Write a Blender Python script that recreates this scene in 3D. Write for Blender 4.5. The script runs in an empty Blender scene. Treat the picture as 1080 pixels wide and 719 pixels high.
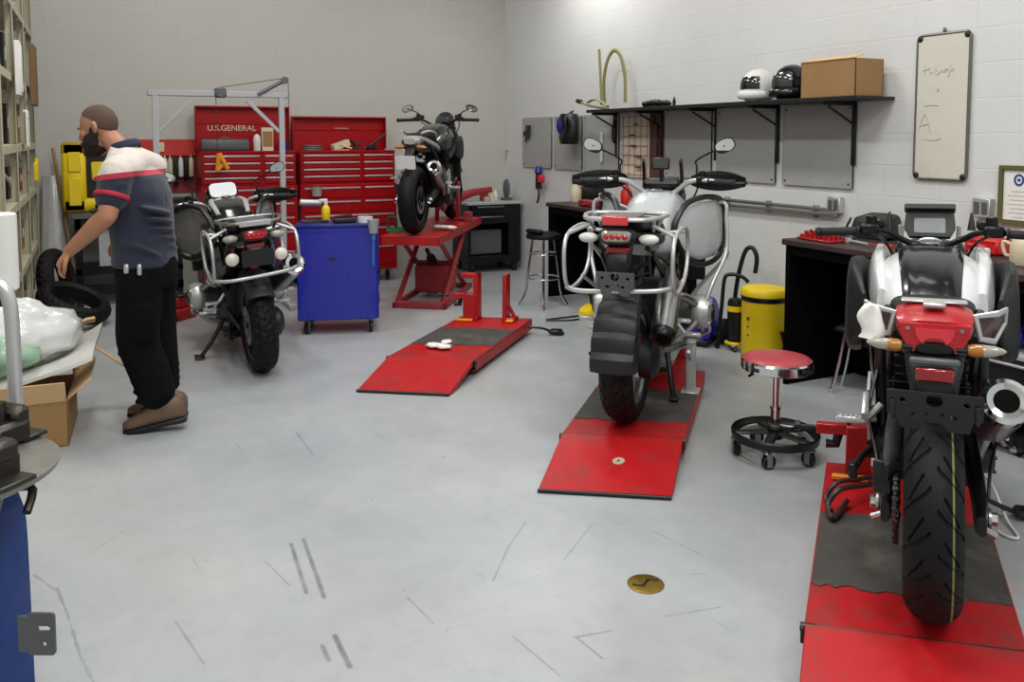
import bpy, bmesh, math, random
from mathutils import Vector, Matrix, noise
from mathutils.geometry import tessellate_polygon
PI = math.pi
R = math.radians
rnd = random.Random(7)
scene = bpy.context.scene
COL = scene.collection

# ---------------------------------------------------------------- view geometry (focal length in px for a 1080x719 frame)
F, HCAM, YAW, PITCH, CX, CY = 890.0, 1.6, R(26.3), R(4.0), 540.0, 207.0
SY, CYW = math.sin(YAW), math.cos(YAW)


def W(l, d, z=0.0):
    """lateral / depth in the camera's heading -> room coordinates"""
    return Vector((SY * d + CYW * l, CYW * d - SY * l, z))


def ray(px, py):
    a, u = (px - CX) / F, (CY - py) / F
    d = math.cos(PITCH) + u * math.sin(PITCH)
    return a / d, (-math.sin(PITCH) + u * math.cos(PITCH)) / d


def fl(px, py, z=0.0):
    l, k = ray(px, py)
    d = (z - HCAM) / k
    return W(l * d, d, z)


def atD(px, py, d):
    l, k = ray(px, py)
    return W(l * d, d, HCAM + k * d)


def onX(px, py, X):
    l, k = ray(px, py)
    d = X / (SY + CYW * l)
    return W(l * d, d, HCAM + k * d)


def onY(px, py, Y):
    l, k = ray(px, py)
    d = Y / (CYW - SY * l)
    return W(l * d, d, HCAM + k * d)


def head(phi):
    """rotation about z that turns local +x to a heading phi degrees right of the camera's heading"""
    return R(90) - YAW - R(phi)


# ---------------------------------------------------------------- mesh builder
def cat(pts, k=6, closed=False):
    pts = [Vector(p) for p in pts]
    n = len(pts)
    out = []
    rng = range(n if closed else n - 1)
    for i in rng:
        if closed:
            p0, p1, p2, p3 = pts[i - 1], pts[i], pts[(i + 1) % n], pts[(i + 2) % n]
        else:
            p0, p1, p2, p3 = pts[max(i - 1, 0)], pts[i], pts[i + 1], pts[min(i + 2, n - 1)]
        for j in range(k):
            t = j / k
            out.append(0.5 * ((2 * p1) + (p2 - p0) * t + (2 * p0 - 5 * p1 + 4 * p2 - p3) * t * t + (3 * p1 - p0 - 3 * p2 + p3) * t ** 3))
    if not closed:
        out.append(pts[-1])
    return out


def basis(d, up=None):
    d = Vector(d).normalized()
    up = Vector(up) if up is not None else (Vector((0, 0, 1)) if abs(d.z) < 0.95 else Vector((1, 0, 0)))
    x = up.cross(d).normalized()
    y = d.cross(x)
    return Matrix((x, y, d)).transposed()


def rot(ax, ay, az):
    return Matrix.Rotation(R(az), 3, 'Z') @ Matrix.Rotation(R(ay), 3, 'Y') @ Matrix.Rotation(R(ax), 3, 'X')


class MB:
    def __init__(s):
        s.v, s.f, s.m, s.cur, s.M = [], [], [], 0, None

    def add(s, vs, fs):
        o = len(s.v)
        for p in vs:
            p = Vector(p)
            s.v.append(s.M @ p if s.M is not None else p)
        for f in fs:
            s.f.append([o + i for i in f])
            s.m.append(s.cur)
        return s

    def mat(s, i):
        s.cur = i
        return s

    def box(s, c, size, b=0.004, rt=None):
        hx, hy, hz = [x / 2 for x in size]
        b = min(b, 0.45 * min(hx, hy, hz) * 2)
        h = (hx, hy, hz)
        c = Vector(c)
        vs, idx = [], {}
        for sx in (-1, 1):
            for sy in (-1, 1):
                for sz in (-1, 1):
                    sg = (sx, sy, sz)
                    for k in range(3):
                        p = Vector([sg[i] * (h[i] if i == k else h[i] - b) for i in range(3)])
                        if rt is not None:
                            p = rt @ p
                        idx[(sg, k)] = len(vs)
                        vs.append(c + p)
        fs = []
        for k in range(3):
            i, j = [q for q in range(3) if q != k]
            for sk in (-1, 1):
                q = []
                for a, bb in ((-1, -1), (1, -1), (1, 1), (-1, 1)):
                    sg = [0, 0, 0]
                    sg[k], sg[i], sg[j] = sk, a, bb
                    q.append(idx[(tuple(sg), k)])
                fs.append(q)
        for l in range(3):
            j, k = [q for q in range(3) if q != l]
            for sj in (-1, 1):
                for sk in (-1, 1):
                    a, bq = [0, 0, 0], [0, 0, 0]
                    a[j], a[k], a[l] = sj, sk, -1
                    bq[j], bq[k], bq[l] = sj, sk, 1
                    a, bq = tuple(a), tuple(bq)
                    fs.append([idx[(a, j)], idx[(bq, j)], idx[(bq, k)], idx[(a, k)]])
        for sx in (-1, 1):
            for sy in (-1, 1):
                for sz in (-1, 1):
                    sg = (sx, sy, sz)
                    fs.append([idx[(sg, 0)], idx[(sg, 1)], idx[(sg, 2)]])
        return s.add(vs, fs)

    def bb(s, lo, hi, b=0.004):
        return s.box([(lo[i] + hi[i]) / 2 for i in range(3)], [abs(hi[i] - lo[i]) for i in range(3)], b)

    def loft(s, secs, caps=True, closed=False):
        n = len(secs[0])
        vs = [p for sec in secs for p in sec]
        fs = []
        m = len(secs)
        for i in range(m if closed else m - 1):
            a, b = i * n, ((i + 1) % m) * n
            for j in range(n):
                k = (j + 1) % n
                fs.append([a + j, a + k, b + k, b + j])
        if caps and not closed:
            fs.append(list(range(n))[::-1])
            fs.append([(m - 1) * n + j for j in range(n)])
        return s.add(vs, fs)

    def tube(s, pts, r, n=10, closed=False, caps=True, sm=0, sq=None):
        if sm:
            if isinstance(r, (list, tuple)):
                rr = []
                m = len(pts)
                for i in range(m - 1):
                    rr += [r[i] + (r[i + 1] - r[i]) * j / sm for j in range(sm)]
                r = rr + [r[-1]]
            pts = cat(pts, sm, closed)
        pts = [Vector(p) for p in pts]
        m = len(pts)
        secs = []
        prev = None
        for i, p in enumerate(pts):
            if closed:
                d = pts[(i + 1) % m] - pts[i - 1]
            else:
                d = pts[min(i + 1, m - 1)] - pts[max(i - 1, 0)]
            d = d.normalized()
            if prev is None:
                x = basis(d).col[0].copy()
            else:
                x = prev - d * prev.dot(d)
                x = x.normalized() if x.length > 1e-6 else basis(d).col[0].copy()
            prev = x
            y = d.cross(x)
            rad = r[i] if isinstance(r, (list, tuple)) else r
            ra, rb = (rad, rad) if sq is None else (rad, rad * sq)
            secs.append([p + x * (math.cos(2 * PI * j / n) * ra) + y * (math.sin(2 * PI * j / n) * rb) for j in range(n)])
        return s.loft(secs, caps, closed)

    def cyl(s, p0, p1, r0, r1=None, n=20, b=0.0):
        p0, p1 = Vector(p0), Vector(p1)
        r1 = r0 if r1 is None else r1
        d = (p1 - p0)
        L = d.length
        if b:
            prof = [(r0 - b, 0), (r0, b), (r1, L - b), (r1 - b, L)]
        else:
            prof = [(r0, 0), (r1, L)]
        return s.lathe(prof, n, p0, d)

    def lathe(s, prof, n=24, c=(0, 0, 0), ax=(0, 0, 1), caps=True, closed=False):
        B = basis(ax)
        c = Vector(c)
        secs = []
        for r, h in prof:
            secs.append([c + B @ Vector((r * math.cos(2 * PI * j / n), r * math.sin(2 * PI * j / n), h)) for j in range(n)])
        return s.loft(secs, caps, closed)

    def ell(s, c, r, nu=20, nv=12, rt=None, disp=None):
        c = Vector(c)
        secs = []
        for i in range(nv + 1):
            t = PI * (0.02 + 0.96 * i / nv)
            sec = []
            for j in range(nu):
                a = 2 * PI * j / nu
                p = Vector((r[0] * math.sin(t) * math.cos(a), r[1] * math.sin(t) * math.sin(a), -r[2] * math.cos(t)))
                if disp:
                    p = p * (1 + disp(p))
                sec.append(c + (rt @ p if rt is not None else p))
            secs.append(sec)
        return s.loft(secs)

    def hull(s, st, N=24, ex=2.6, y=0.0):
        """stations (x, z_bottom, z_top, half_width_bottom, half_width_top[, y centre]) along x"""
        secs = []
        for q in st:
            x, zb, zt, wb, wt = q[:5]
            yc = q[5] if len(q) > 5 else y
            sec = []
            for j in range(N):
                a = 2 * PI * (j + 0.5) / N
                ca, sa = math.cos(a), math.sin(a)
                ca = math.copysign(abs(ca) ** (2 / ex), ca)
                sa = math.copysign(abs(sa) ** (2 / ex), sa)
                u = (sa + 1) / 2
                sec.append(Vector((x, yc + ca * (wb + (wt - wb) * u), zb + (zt - zb) * u)))
            secs.append(sec)
        return s.loft(secs)

    def plate(s, outer, t, o=(0, 0, 0), rt=None, holes=()):
        """2D outline extruded by t along the local z of rt, centred"""
        loops = [[Vector((p[0], p[1], 0)) for p in outer]] + [[Vector((p[0], p[1], 0)) for p in h] for h in holes]
        tri = tessellate_polygon(loops)
        flat = [p for l in loops for p in l]
        n = len(flat)
        o = Vector(o)
        rt = rt or Matrix.Identity(3)
        vs = [o + rt @ Vector((p.x, p.y, t / 2)) for p in flat] + [o + rt @ Vector((p.x, p.y, -t / 2)) for p in flat]
        fs = [list(q) for q in tri] + [[i + n for i in q][::-1] for q in tri]
        k = 0
        for l in loops:
            m = len(l)
            for i in range(m):
                a, b = k + i, k + (i + 1) % m
                fs.append([a, b, b + n, a + n])
            k += m
        return s.add(vs, fs)

    def build(s, name, mats, parent=None, sharp=38, sub=0, **props):
        me = bpy.data.meshes.new(name)
        me.from_pydata([tuple(p) for p in s.v], [], s.f)
        bm = bmesh.new()
        bm.from_mesh(me)
        bmesh.ops.recalc_face_normals(bm, faces=bm.faces)
        bm.to_mesh(me)
        bm.free()
        if not isinstance(mats, (list, tuple)):
            mats = [mats]
        for m in mats:
            me.materials.append(m)
        if len(mats) > 1:
            me.polygons.foreach_set('material_index', s.m)
        me.polygons.foreach_set('use_smooth', [True] * len(me.polygons))
        me.set_sharp_from_angle(angle=R(sharp))
        o = bpy.data.objects.new(name, me)
        COL.objects.link(o)
        if parent is not None:
            o.parent = parent
        if sub:
            md = o.modifiers.new('smooth', 'SUBSURF')
            md.levels = md.render_levels = sub
        for k, v in props.items():
            o[k] = v
        return o


def circ(c, r, n=14, ry=None, a0=0.0):
    ry = ry or r
    return [(c[0] + r * math.cos(a0 + 2 * PI * i / n), c[1] + ry * math.sin(a0 + 2 * PI * i / n)) for i in range(n)]


def rrect(w, h, r, n=4, c=(0, 0)):
    out = []
    for qx, qy, a in ((1, 1, 0), (-1, 1, 90), (-1, -1, 180), (1, -1, 270)):
        for i in range(n + 1):
            t = R(a + 90 * i / n)
            out.append((c[0] + qx * (w / 2 - r) + r * math.cos(t), c[1] + qy * (h / 2 - r) + r * math.sin(t)))
    return out


YZ = Matrix(((0, 0, 1), (1, 0, 0), (0, 1, 0)))      # plate (u,v) -> (y,z), thickness along x
XZ = Matrix(((1, 0, 0), (0, 0, -1), (0, 1, 0)))     # plate (u,v) -> (x,z), thickness along y


def thing(name, label, cat_, loc=(0, 0, 0), rz=0.0, group=None, rx=0.0):
    o = bpy.data.objects.new(name, None)
    COL.objects.link(o)
    o.empty_display_size = 0.1
    o.location = loc
    o.rotation_mode = 'ZYX' if False else 'XYZ'
    o.rotation_euler = (rx, 0, rz)
    o['label'] = label
    o['category'] = cat_
    if group:
        o['group'] = group
    return o


def single(name, mb, mats, label, cat_, loc=(0, 0, 0), rz=0.0, group=None, **kw):
    o = mb.build(name, mats, **kw)
    o.location = loc
    o.rotation_euler = (0, 0, rz)
    o['label'] = label
    o['category'] = cat_
    if group:
        o['group'] = group
    return o


def struct(name, mb, mats, **kw):
    o = mb.build(name, mats, **kw)
    o['kind'] = 'structure'
    return o


# ---------------------------------------------------------------- materials
def lin(c):
    if isinstance(c, str):
        c = [int(c[i:i + 2], 16) / 255 for i in (0, 2, 4)]
    return tuple((x / 12.92 if x <= 0.04045 else ((x + 0.055) / 1.055) ** 2.4) for x in c) + (1.0,)


class NT:
    def __init__(s, name):
        s.mt = bpy.data.materials.new(name)
        s.mt.use_nodes = True
        s.t = s.mt.node_tree
        s.b = s.t.nodes['Principled BSDF']
        s.co = None

    def n(s, typ, **kw):
        nd = s.t.nodes.new(typ)
        for k, v in kw.items():
            if hasattr(nd, k):
                setattr(nd, k, v)
        return nd

    def link(s, a, b):
        s.t.links.new(a, b)

    def obj(s):
        if s.co is None:
            s.co = s.n('ShaderNodeTexCoord').outputs['Object']
        return s.co

    def noise(s, scale, detail=4, rough=0.6, vec=None, stretch=None):
        nd = s.n('ShaderNodeTexNoise')
        nd.inputs['Scale'].default_value = scale
        nd.inputs['Detail'].default_value = detail
        nd.inputs['Roughness'].default_value = rough
        v = vec or s.obj()
        if stretch:
            mp = s.n('ShaderNodeMapping')
            mp.inputs['Scale'].default_value = stretch
            s.link(v, mp.inputs['Vector'])
            v = mp.outputs['Vector']
        s.link(v, nd.inputs['Vector'])
        return nd.outputs['Fac']

    def math(s, op, a, b=None, c=None, clamp=False):
        nd = s.n('ShaderNodeMath', operation=op)
        nd.use_clamp = clamp
        for i, x in enumerate((a, b, c)):
            if x is None:
                continue
            if isinstance(x, (int, float)):
                nd.inputs[i].default_value = x
            else:
                s.link(x, nd.inputs[i])
        return nd.outputs[0]

    def mix(s, fac, a, b):
        nd = s.n('ShaderNodeMix', data_type='RGBA')
        for i, x in ((0, fac), (6, a), (7, b)):
            if isinstance(x, (int, float)):
                nd.inputs[i].default_value = x
            elif isinstance(x, tuple):
                nd.inputs[i].default_value = x
            else:
                s.link(x, nd.inputs[i])
        return nd.outputs[2]

    def ramp(s, fac, lo, hi, a=0.0, b=1.0):
        nd = s.n('ShaderNodeMapRange')
        nd.inputs[1].default_value, nd.inputs[2].default_value = lo, hi
        nd.inputs[3].default_value, nd.inputs[4].default_value = a, b
        s.link(fac, nd.inputs[0])
        return nd.outputs[0]

    def bump(s, h, strength=0.3, dist=0.01):
        nd = s.n('ShaderNodeBump')
        nd.inputs['Strength'].default_value = strength
        nd.inputs['Distance'].default_value = dist
        s.link(h, nd.inputs['Height'])
        s.link(nd.outputs[0], s.b.inputs['Normal'])


def mat(name, c, rough=0.5, metal=0.0, var=0.08, vs=6.0, bump=0.0, bs=60.0, coat=0.0, rvar=0.1, dirt=None, dirt_amt=0.35, ds=5.0, emit=0.0, alpha=None, trans=0.0, sheen=0.0):
    t = NT(name)
    col = lin(c)
    nz = t.noise(vs)
    dark = tuple(x * (1 - 2.2 * var) for x in col[:3]) + (1,)
    lite = tuple(min(1, x * (1 + 1.2 * var)) for x in col[:3]) + (1,)
    out = t.mix(nz, dark, lite)
    if dirt:
        d = t.ramp(t.noise(ds, 6, 0.7), 0.5, 0.72, 0, dirt_amt)
        out = t.mix(d, out, lin(dirt))
    t.link(out, t.b.inputs['Base Color'])
    r = t.ramp(t.noise(vs * 2.3), 0.2, 0.8, max(0.02, rough - rvar), min(1, rough + rvar))
    t.link(r, t.b.inputs['Roughness'])
    t.b.inputs['Metallic'].default_value = metal
    t.b.inputs['Coat Weight'].default_value = coat
    t.b.inputs['Coat Roughness'].default_value = 0.08
    t.b.inputs['Transmission Weight'].default_value = trans
    t.b.inputs['Sheen Weight'].default_value = sheen
    if emit:
        t.b.inputs['Emission Color'].default_value = col
        t.b.inputs['Emission Strength'].default_value = emit
    if alpha is not None:
        t.b.inputs['Alpha'].default_value = alpha
    if bump:
        t.bump(t.noise(bs, 3), bump, 0.004)
    return t.mt


M = dict(
    red=mat('red_paint', 'a81218', 0.38, 0, 0.08, 5, coat=0.25, dirt='5a2420', dirt_amt=0.45),
    redlift=mat('red_lift_paint', 'b3161b', 0.42, 0, 0.1, 7, bump=0.05, dirt='6e3a35', dirt_amt=0.8, ds=5),
    redbox=mat('red_tool_chest_paint', '9c0610', 0.4, 0, 0.06, 4, coat=0.0),
    pinkred=mat('dull_red_paint', '96242c', 0.5, 0, 0.12, 6, dirt='6a4a48'),
    grip=mat('worn_dark_grip_plate', '413e39', 0.7, 0, 0.16, 14, bump=0.25, bs=180, dirt='6d6a62', dirt_amt=0.5),
    black=mat('black_plastic', '090909', 0.42, 0, 0.15, 9, bump=0.03, bs=200),
    satin=mat('satin_black_metal', '101113', 0.35, 0.3, 0.12, 8),
    gloss=mat('gloss_black_paint', '08080a', 0.14, 0, 0.1, 6, coat=0.6),
    matte=mat('matt_black_board', '060606', 0.75, 0, 0.15, 6),
    dgrey=mat('dark_grey_plastic', '131416', 0.5, 0, 0.1, 9, bump=0.04, bs=220),
    mgrey=mat('mid_grey_plastic', '55575a', 0.45, 0, 0.08, 8),
    lgrey=mat('light_grey_paint', 'a9acae', 0.45, 0, 0.06, 8),
    gun=mat('gunmetal_paint', '2b2c2e', 0.22, 0.85, 0.05, 5, coat=0.5),
    rubber=mat('tyre_rubber', '080808', 0.64, 0, 0.14, 18, bump=0.06, bs=150),
    rubber2=mat('black_grip_rubber', '131314', 0.7, 0, 0.1, 20, bump=0.2, bs=300),
    chrome=mat('polished_chrome', 'd8d9da', 0.13, 1.0, 0.03, 6, rvar=0.05),
    steel=mat('brushed_steel', 'a8a9a8', 0.34, 1.0, 0.08, 20),
    alu=mat('silver_painted_metal', 'c4c5c4', 0.36, 0.55, 0.06, 9),
    dsteel=mat('dark_oily_steel', '4c4a46', 0.42, 0.9, 0.18, 14, dirt='2a2622'),
    white=mat('white_bodywork_paint', 'd3d6d7', 0.22, 0, 0.03, 4, coat=0.5),
    whitep=mat('white_plastic', 'd9d9d4', 0.5, 0, 0.05, 6),
    lens_red=mat('red_lamp_lens', 'c80f1e', 0.12, 0, 0.04, 20, coat=0.6, trans=0.25),
    lens_dred=mat('dark_red_reflector', '8a0a16', 0.15, 0, 0.04, 20, coat=0.6),
    lens_amb=mat('amber_lamp_lens', 'b5772c', 0.15, 0, 0.05, 20, coat=0.5, trans=0.2),
    lens_clr=mat('clear_lamp_lens', 'b9b3a8', 0.12, 0, 0.05, 20, coat=0.6, trans=0.3),
    screen=mat('grey_display_glass', '8f9496', 0.15, 0, 0.1, 12, coat=0.5),
    dscreen=mat('dark_display_glass', '2c3032', 0.12, 0, 0.1, 12, coat=0.6),
    mirror=mat('mirror_glass', 'e3e6e6', 0.05, 1.0, 0.02, 6, rvar=0.02),
    seat=mat('black_seat_vinyl', '0a0a0b', 0.55, 0, 0.1, 14, bump=0.12, bs=260),
    blue=mat('blue_cart_paint', '16219a', 0.32, 0, 0.05, 4, coat=0.3),
    blue2=mat('blue_machine_paint', '0c3270', 0.5, 0, 0.08, 5, dirt='0a2348'),
    dblue=mat('deep_blue_plastic', '1a2478', 0.4, 0, 0.1, 8),
    yellow=mat('yellow_plastic', 'e6c710', 0.45, 0, 0.06, 6),
    yellow2=mat('safety_yellow_paint', 'f0cf10', 0.45, 0, 0.05, 8),
    card=mat('brown_cardboard', '96744a', 0.85, 0, 0.07, 12, bump=0.06, bs=90),
    card2=mat('pale_cardboard', 'd3b183', 0.85, 0, 0.06, 12, bump=0.06, bs=90),
    paper=mat('white_paper', 'e6e6e2', 0.8, 0, 0.03, 8),
    rackp=mat('beige_rack_enamel', 'b8b299', 0.5, 0, 0.08, 8),
    wood=mat('pale_timber', '9a7d56', 0.7, 0, 0.15, 10),
    dwood=mat('dark_board', '5a3a32', 0.6, 0, 0.15, 8),
    orange=mat('orange_plastic', 'e8941c', 0.45, 0, 0.06, 8),
    green=mat('green_plastic', '1f8a55', 0.4, 0, 0.08, 8),
    tan=mat('tan_plastic', 'cfc4a4', 0.5, 0, 0.06, 8),
    redpl=mat('bright_red_plastic', 'cf1f22', 0.4, 0, 0.06, 8),
    redvin=mat('red_seat_vinyl', 'b5434a', 0.42, 0, 0.08, 12, bump=0.06, bs=240, coat=0.15),
    hose=mat('yellow_green_hose', '8c8758', 0.55, 0, 0.1, 10),
    brass=mat('brass', '9c8038', 0.4, 0.9, 0.15, 30),
    chalk=mat('yellow_tyre_stripe', '6d7240', 0.7, 0, 0.1, 20),
    panel=mat('grey_steel_panel', 'a4a5a1', 0.45, 0.0, 0.09, 3, dirt='858682', dirt_amt=0.4, ds=2.5),
    wb=mat('whiteboard_enamel', 'd3d0c4', 0.25, 0, 0.03, 5, coat=0.2),
    wbf=mat('grey_aluminium_frame', '75736b', 0.4, 0.7, 0.06, 8),
    ink=mat('faded_marker_ink', 'c2beb2', 0.8, 0, 0.2, 40),
    dink=mat('dark_print', '2d3038', 0.8, 0, 0.1, 40),
    iink=mat('blue_emblem_print', '2f4a86', 0.7, 0, 0.1, 40),
    gold=mat('olive_gold_frame', '6f6c43', 0.45, 0.4, 0.1, 8),
    bench=mat('grey_bench_laminate', '8b8a86', 0.4, 0, 0.06, 8),
    benchr=mat('dark_red_bench_top', '40312e', 0.45, 0, 0.15, 8),
)
for k_ in ('redbox', 'redlift', 'rubber', 'blue2', 'seat'):
    M[k_].node_tree.nodes['Principled BSDF'].inputs['Specular IOR Level'].default_value = 0.28
M['matte'].node_tree.nodes['Principled BSDF'].inputs['Specular IOR Level'].default_value = 0.08
# ================================================================ room
XR, YB, XL, ZC = 4.62, 9.55, -1.32, 5.2


def wall_mat(name, c, axis, strength=0.25):
    t = NT(name)
    sep = t.n('ShaderNodeSeparateXYZ')
    t.link(t.obj(), sep.inputs[0])
    cmb = t.n('ShaderNodeCombineXYZ')
    t.link(sep.outputs[axis], cmb.inputs[0])
    t.link(sep.outputs[2], cmb.inputs[1])
    wob = t.n('ShaderNodeVectorMath', operation='ADD')
    nz = t.n('ShaderNodeTexNoise')
    nz.inputs['Scale'].default_value = 5
    t.link(t.obj(), nz.inputs['Vector'])
    sc = t.n('ShaderNodeVectorMath', operation='SCALE')
    sc.inputs['Scale'].default_value = 0.008
    t.link(nz.outputs['Color'], sc.inputs[0])
    t.link(cmb.outputs[0], wob.inputs[0])
    t.link(sc.outputs[0], wob.inputs[1])
    br = t.n('ShaderNodeTexBrick')
    br.offset = 0.5
    br.inputs['Scale'].default_value = 1.0
    br.inputs['Mortar Size'].default_value = 0.006
    br.inputs['Mortar Smooth'].default_value = 0.9
    br.inputs['Brick Width'].default_value = 0.4064
    br.inputs['Row Height'].default_value = 0.2032
    t.link(wob.outputs[0], br.inputs['Vector'])
    col = lin(c)
    d = tuple(x * 0.9 for x in col[:3]) + (1,)
    l = tuple(min(1, x * 1.06) for x in col[:3]) + (1,)
    base = t.mix(t.noise(1.6, 5, 0.65), d, l)
    patch = t.ramp(t.noise(9, 6, 0.7), 0.62, 0.75, 0, 0.22)
    base = t.mix(patch, base, tuple(x * 0.72 for x in col[:3]) + (1,))
    worn = t.ramp(t.noise(2.2, 3, 0.6), 0.42, 0.62, 0.0, 0.2)
    mort = t.math('MULTIPLY', br.outputs['Fac'], worn)
    base = t.mix(mort, base, tuple(x * 0.55 for x in col[:3]) + (1,))
    t.link(base, t.b.inputs['Base Color'])
    t.b.inputs['Roughness'].default_value = 0.55
    h = t.math('SUBTRACT', t.math('MULTIPLY', t.noise(35, 4, 0.6), 0.5), t.math('MULTIPLY', br.outputs['Fac'], 0.5))
    t.bump(h, strength, 0.006)
    return t.mt


def floor_mat():
    t = NT('painted_concrete_floor')
    P = t.obj()
    sep = t.n('ShaderNodeSeparateXYZ')
    t.link(P, sep.inputs[0])
    X, Y = sep.outputs[0], sep.outputs[1]
    base = t.mix(t.ramp(t.noise(0.9, 5, 0.62), 0.3, 0.7), lin('969b9f'), lin('b2b6b8'))
    warm = t.ramp(t.noise(0.55, 4, 0.6, stretch=(1.3, 0.8, 1)), 0.45, 0.68, 0, 0.5)
    base = t.mix(warm, base, lin('aaa9a3'))
    fine = t.ramp(t.noise(11, 6, 0.7), 0.5, 0.78, 0, 0.35)
    base = t.mix(fine, base, lin('888c8e'))
    # random scuffs: stretched noise in three directions
    for a, sc_, th in ((25, 2.6, 0.70), (-40, 3.1, 0.715), (80, 2.2, 0.70)):
        mp = t.n('ShaderNodeMapping')
        mp.inputs['Rotation'].default_value = (0, 0, R(a))
        t.link(P, mp.inputs['Vector'])
        mp2 = t.n('ShaderNodeMapping')
        mp2.inputs['Scale'].default_value = (1.2, 22, 1)
        t.link(mp.outputs[0], mp2.inputs['Vector'])
        s = t.ramp(t.noise(sc_, 3, 0.55, vec=mp2.outputs[0]), th, th + 0.06, 0, 0.55)
        base = t.mix(s, base, lin('6e7174'))
    spots = t.ramp(t.noise(26, 2, 0.5), 0.74, 0.79, 0, 0.6)
    base = t.mix(spots, base, lin('5c5b58'))
    wob = t.math('MULTIPLY', t.math('SUBTRACT', t.noise(14, 3), 0.5), 0.03)

    def seg(a, b, w, wv):
        dx, dy = b[0] - a[0], b[1] - a[1]
        L2 = dx * dx + dy * dy
        px, py = t.math('SUBTRACT', X, a[0]), t.math('SUBTRACT', Y, a[1])
        h = t.math('DIVIDE', t.math('ADD', t.math('MULTIPLY', px, dx), t.math('MULTIPLY', py, dy)), L2, clamp=True)
        ex = t.math('SUBTRACT', px, t.math('MULTIPLY', h, dx))
        ey = t.math('SUBTRACT', py, t.math('MULTIPLY', h, dy))
        d = t.math('SQRT', t.math('ADD', t.math('MULTIPLY', ex, ex), t.math('MULTIPLY', ey, ey)))
        if wv:
            d = t.math('ABSOLUTE', t.math('ADD', d, wob))
        return t.ramp(d, w * 0.4, w, 1, 0)

    marks = None
    rub = t.ramp(t.noise(7, 5, 0.7), 0.3, 0.6, 0.35, 1)
    for (p, q, w, k, wv) in MARKS:
        a, b = fl(*p), fl(*q)
        m = t.math('MULTIPLY', seg((a.x, a.y), (b.x, b.y), w, wv), k)
        marks = m if marks is None else t.math('MAXIMUM', marks, m)
    base = t.mix(t.math('MULTIPLY', marks, rub), base, lin('45474a'))
    t.link(base, t.b.inputs['Base Color'])
    t.link(t.ramp(t.noise(3.2, 5, 0.65), 0.25, 0.75, 0.26, 0.46), t.b.inputs['Roughness'])
    t.b.inputs['Specular IOR Level'].default_value = 0.5
    t.bump(t.noise(60, 3), 0.03, 0.002)
    return t.mt


# tyre skids, scratches and the crack in the paint: (from, to, half width, depth of tone, wavy)
MARKS = [((307, 573), (323, 625), .011, .62, 0), ((320, 568), (342, 630), .011, .62, 0), ((353, 670), (369, 703), .012, .75, 0),
         ((340, 681), (347, 697), .011, .5, 0), ((60, 620), (72, 650), .005, .5, 1), ((36, 606), (58, 622), .005, .5, 1),
         ((72, 650), (84, 690), .005, .5, 1), ((84, 690), (98, 719), .005, .5, 1), ((430, 630), (458, 658), .005, .4, 0),
         ((520, 612), (536, 577), .005, .45, 0), ((536, 577), (555, 550), .005, .4, 0), ((595, 590), (625, 552), .005, .4, 0),
         ((312, 455), (330, 480), .008, .4, 0), ((605, 672), (645, 665), .006, .5, 0), ((608, 672), (635, 694), .006, .5, 0),
         ((540, 670), (590, 712), .005, .4, 0), ((185, 655), (215, 700), .006, .4, 0), ((100, 580), (130, 560), .005, .35, 0),
         ((280, 592), (306, 618), .005, .4, 0), ((688, 560), (740, 585), .005, .35, 0), ((700, 650), (760, 640), .005, .35, 0)]

b = MB(); b.bb((XL - .2, -3, -.1), (XR + .2, YB + .2, 0), 0); struct('floor', b, floor_mat())
b = MB(); b.bb((XR, -3, 0), (XR + .2, YB, ZC), 0); struct('wall_right', b, wall_mat('white_painted_block', 'd6d7d6', 1, 0.3))
b = MB(); b.bb((XL - .2, YB, 0), (XR + .2, YB + .2, ZC), 0); struct('wall_back', b, wall_mat('grey_painted_block', 'b6b5ae', 0, 0.25))
b = MB(); b.bb((XL - .2, -3, 0), (XL, YB, ZC), 0); struct('wall_left', b, wall_mat('grey_painted_block_left', 'b6b5ae', 1, 0.25))
b = MB(); b.bb((XL - .2, -3, ZC), (XR + .2, YB + .2, ZC + .1), 0); struct('ceiling', b, mat('white_ceiling_deck', 'c9c9c6', 0.8))

# ---- things fixed to the right wall
b = MB()
g = thing('whiteboard', 'tall narrow whiteboard with grey rounded frame and faded writing on the right wall', 'whiteboard', (XR, 0, 0))
p0, p1 = onX(964, 190, XR), onX(1028, 30, XR)
ya, yb_ = p0.y, p1.y
za, zb = onX(964, 189, XR).z, onX(964, 38, XR).z
cy, cz = (ya + yb_) / 2, (za + zb) / 2
wy, wz = abs(ya - yb_), zb - za
b = MB(); b.plate(rrect(wy - .02, wz - .02, .02), .014, (-.012, cy, cz), YZ); b.build('writing_surface', M['wb'], g)
b = MB(); b.tube([(-.014, cy + u, cz + v) for u, v in rrect(wy - .02, wz - .02, .035, 5)], .0095, 8, closed=True); b.build('frame', M['wbf'], g)
for sy in (-1, 1):
    for sz in (-1, 1):
        b = MB(); b.ell((-.018, cy + sy * (wy / 2 - .028), cz + sz * (wz / 2 - .028)), (.013, .02, .02)); b.build('corner_cap', M['dgrey'], g)
b = MB(); b.box((-.01, cy, cz + wz / 2 + .012), (.012, .02, .03)); b.build('hanging_tab', M['wbf'], g)


def stroke(mb, pts, r=.0024):
    mb.tube([(-.0205, cy + wy / 2 - u, cz + wz / 2 - v) for u, v in pts], r, 5, sm=3)


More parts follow.
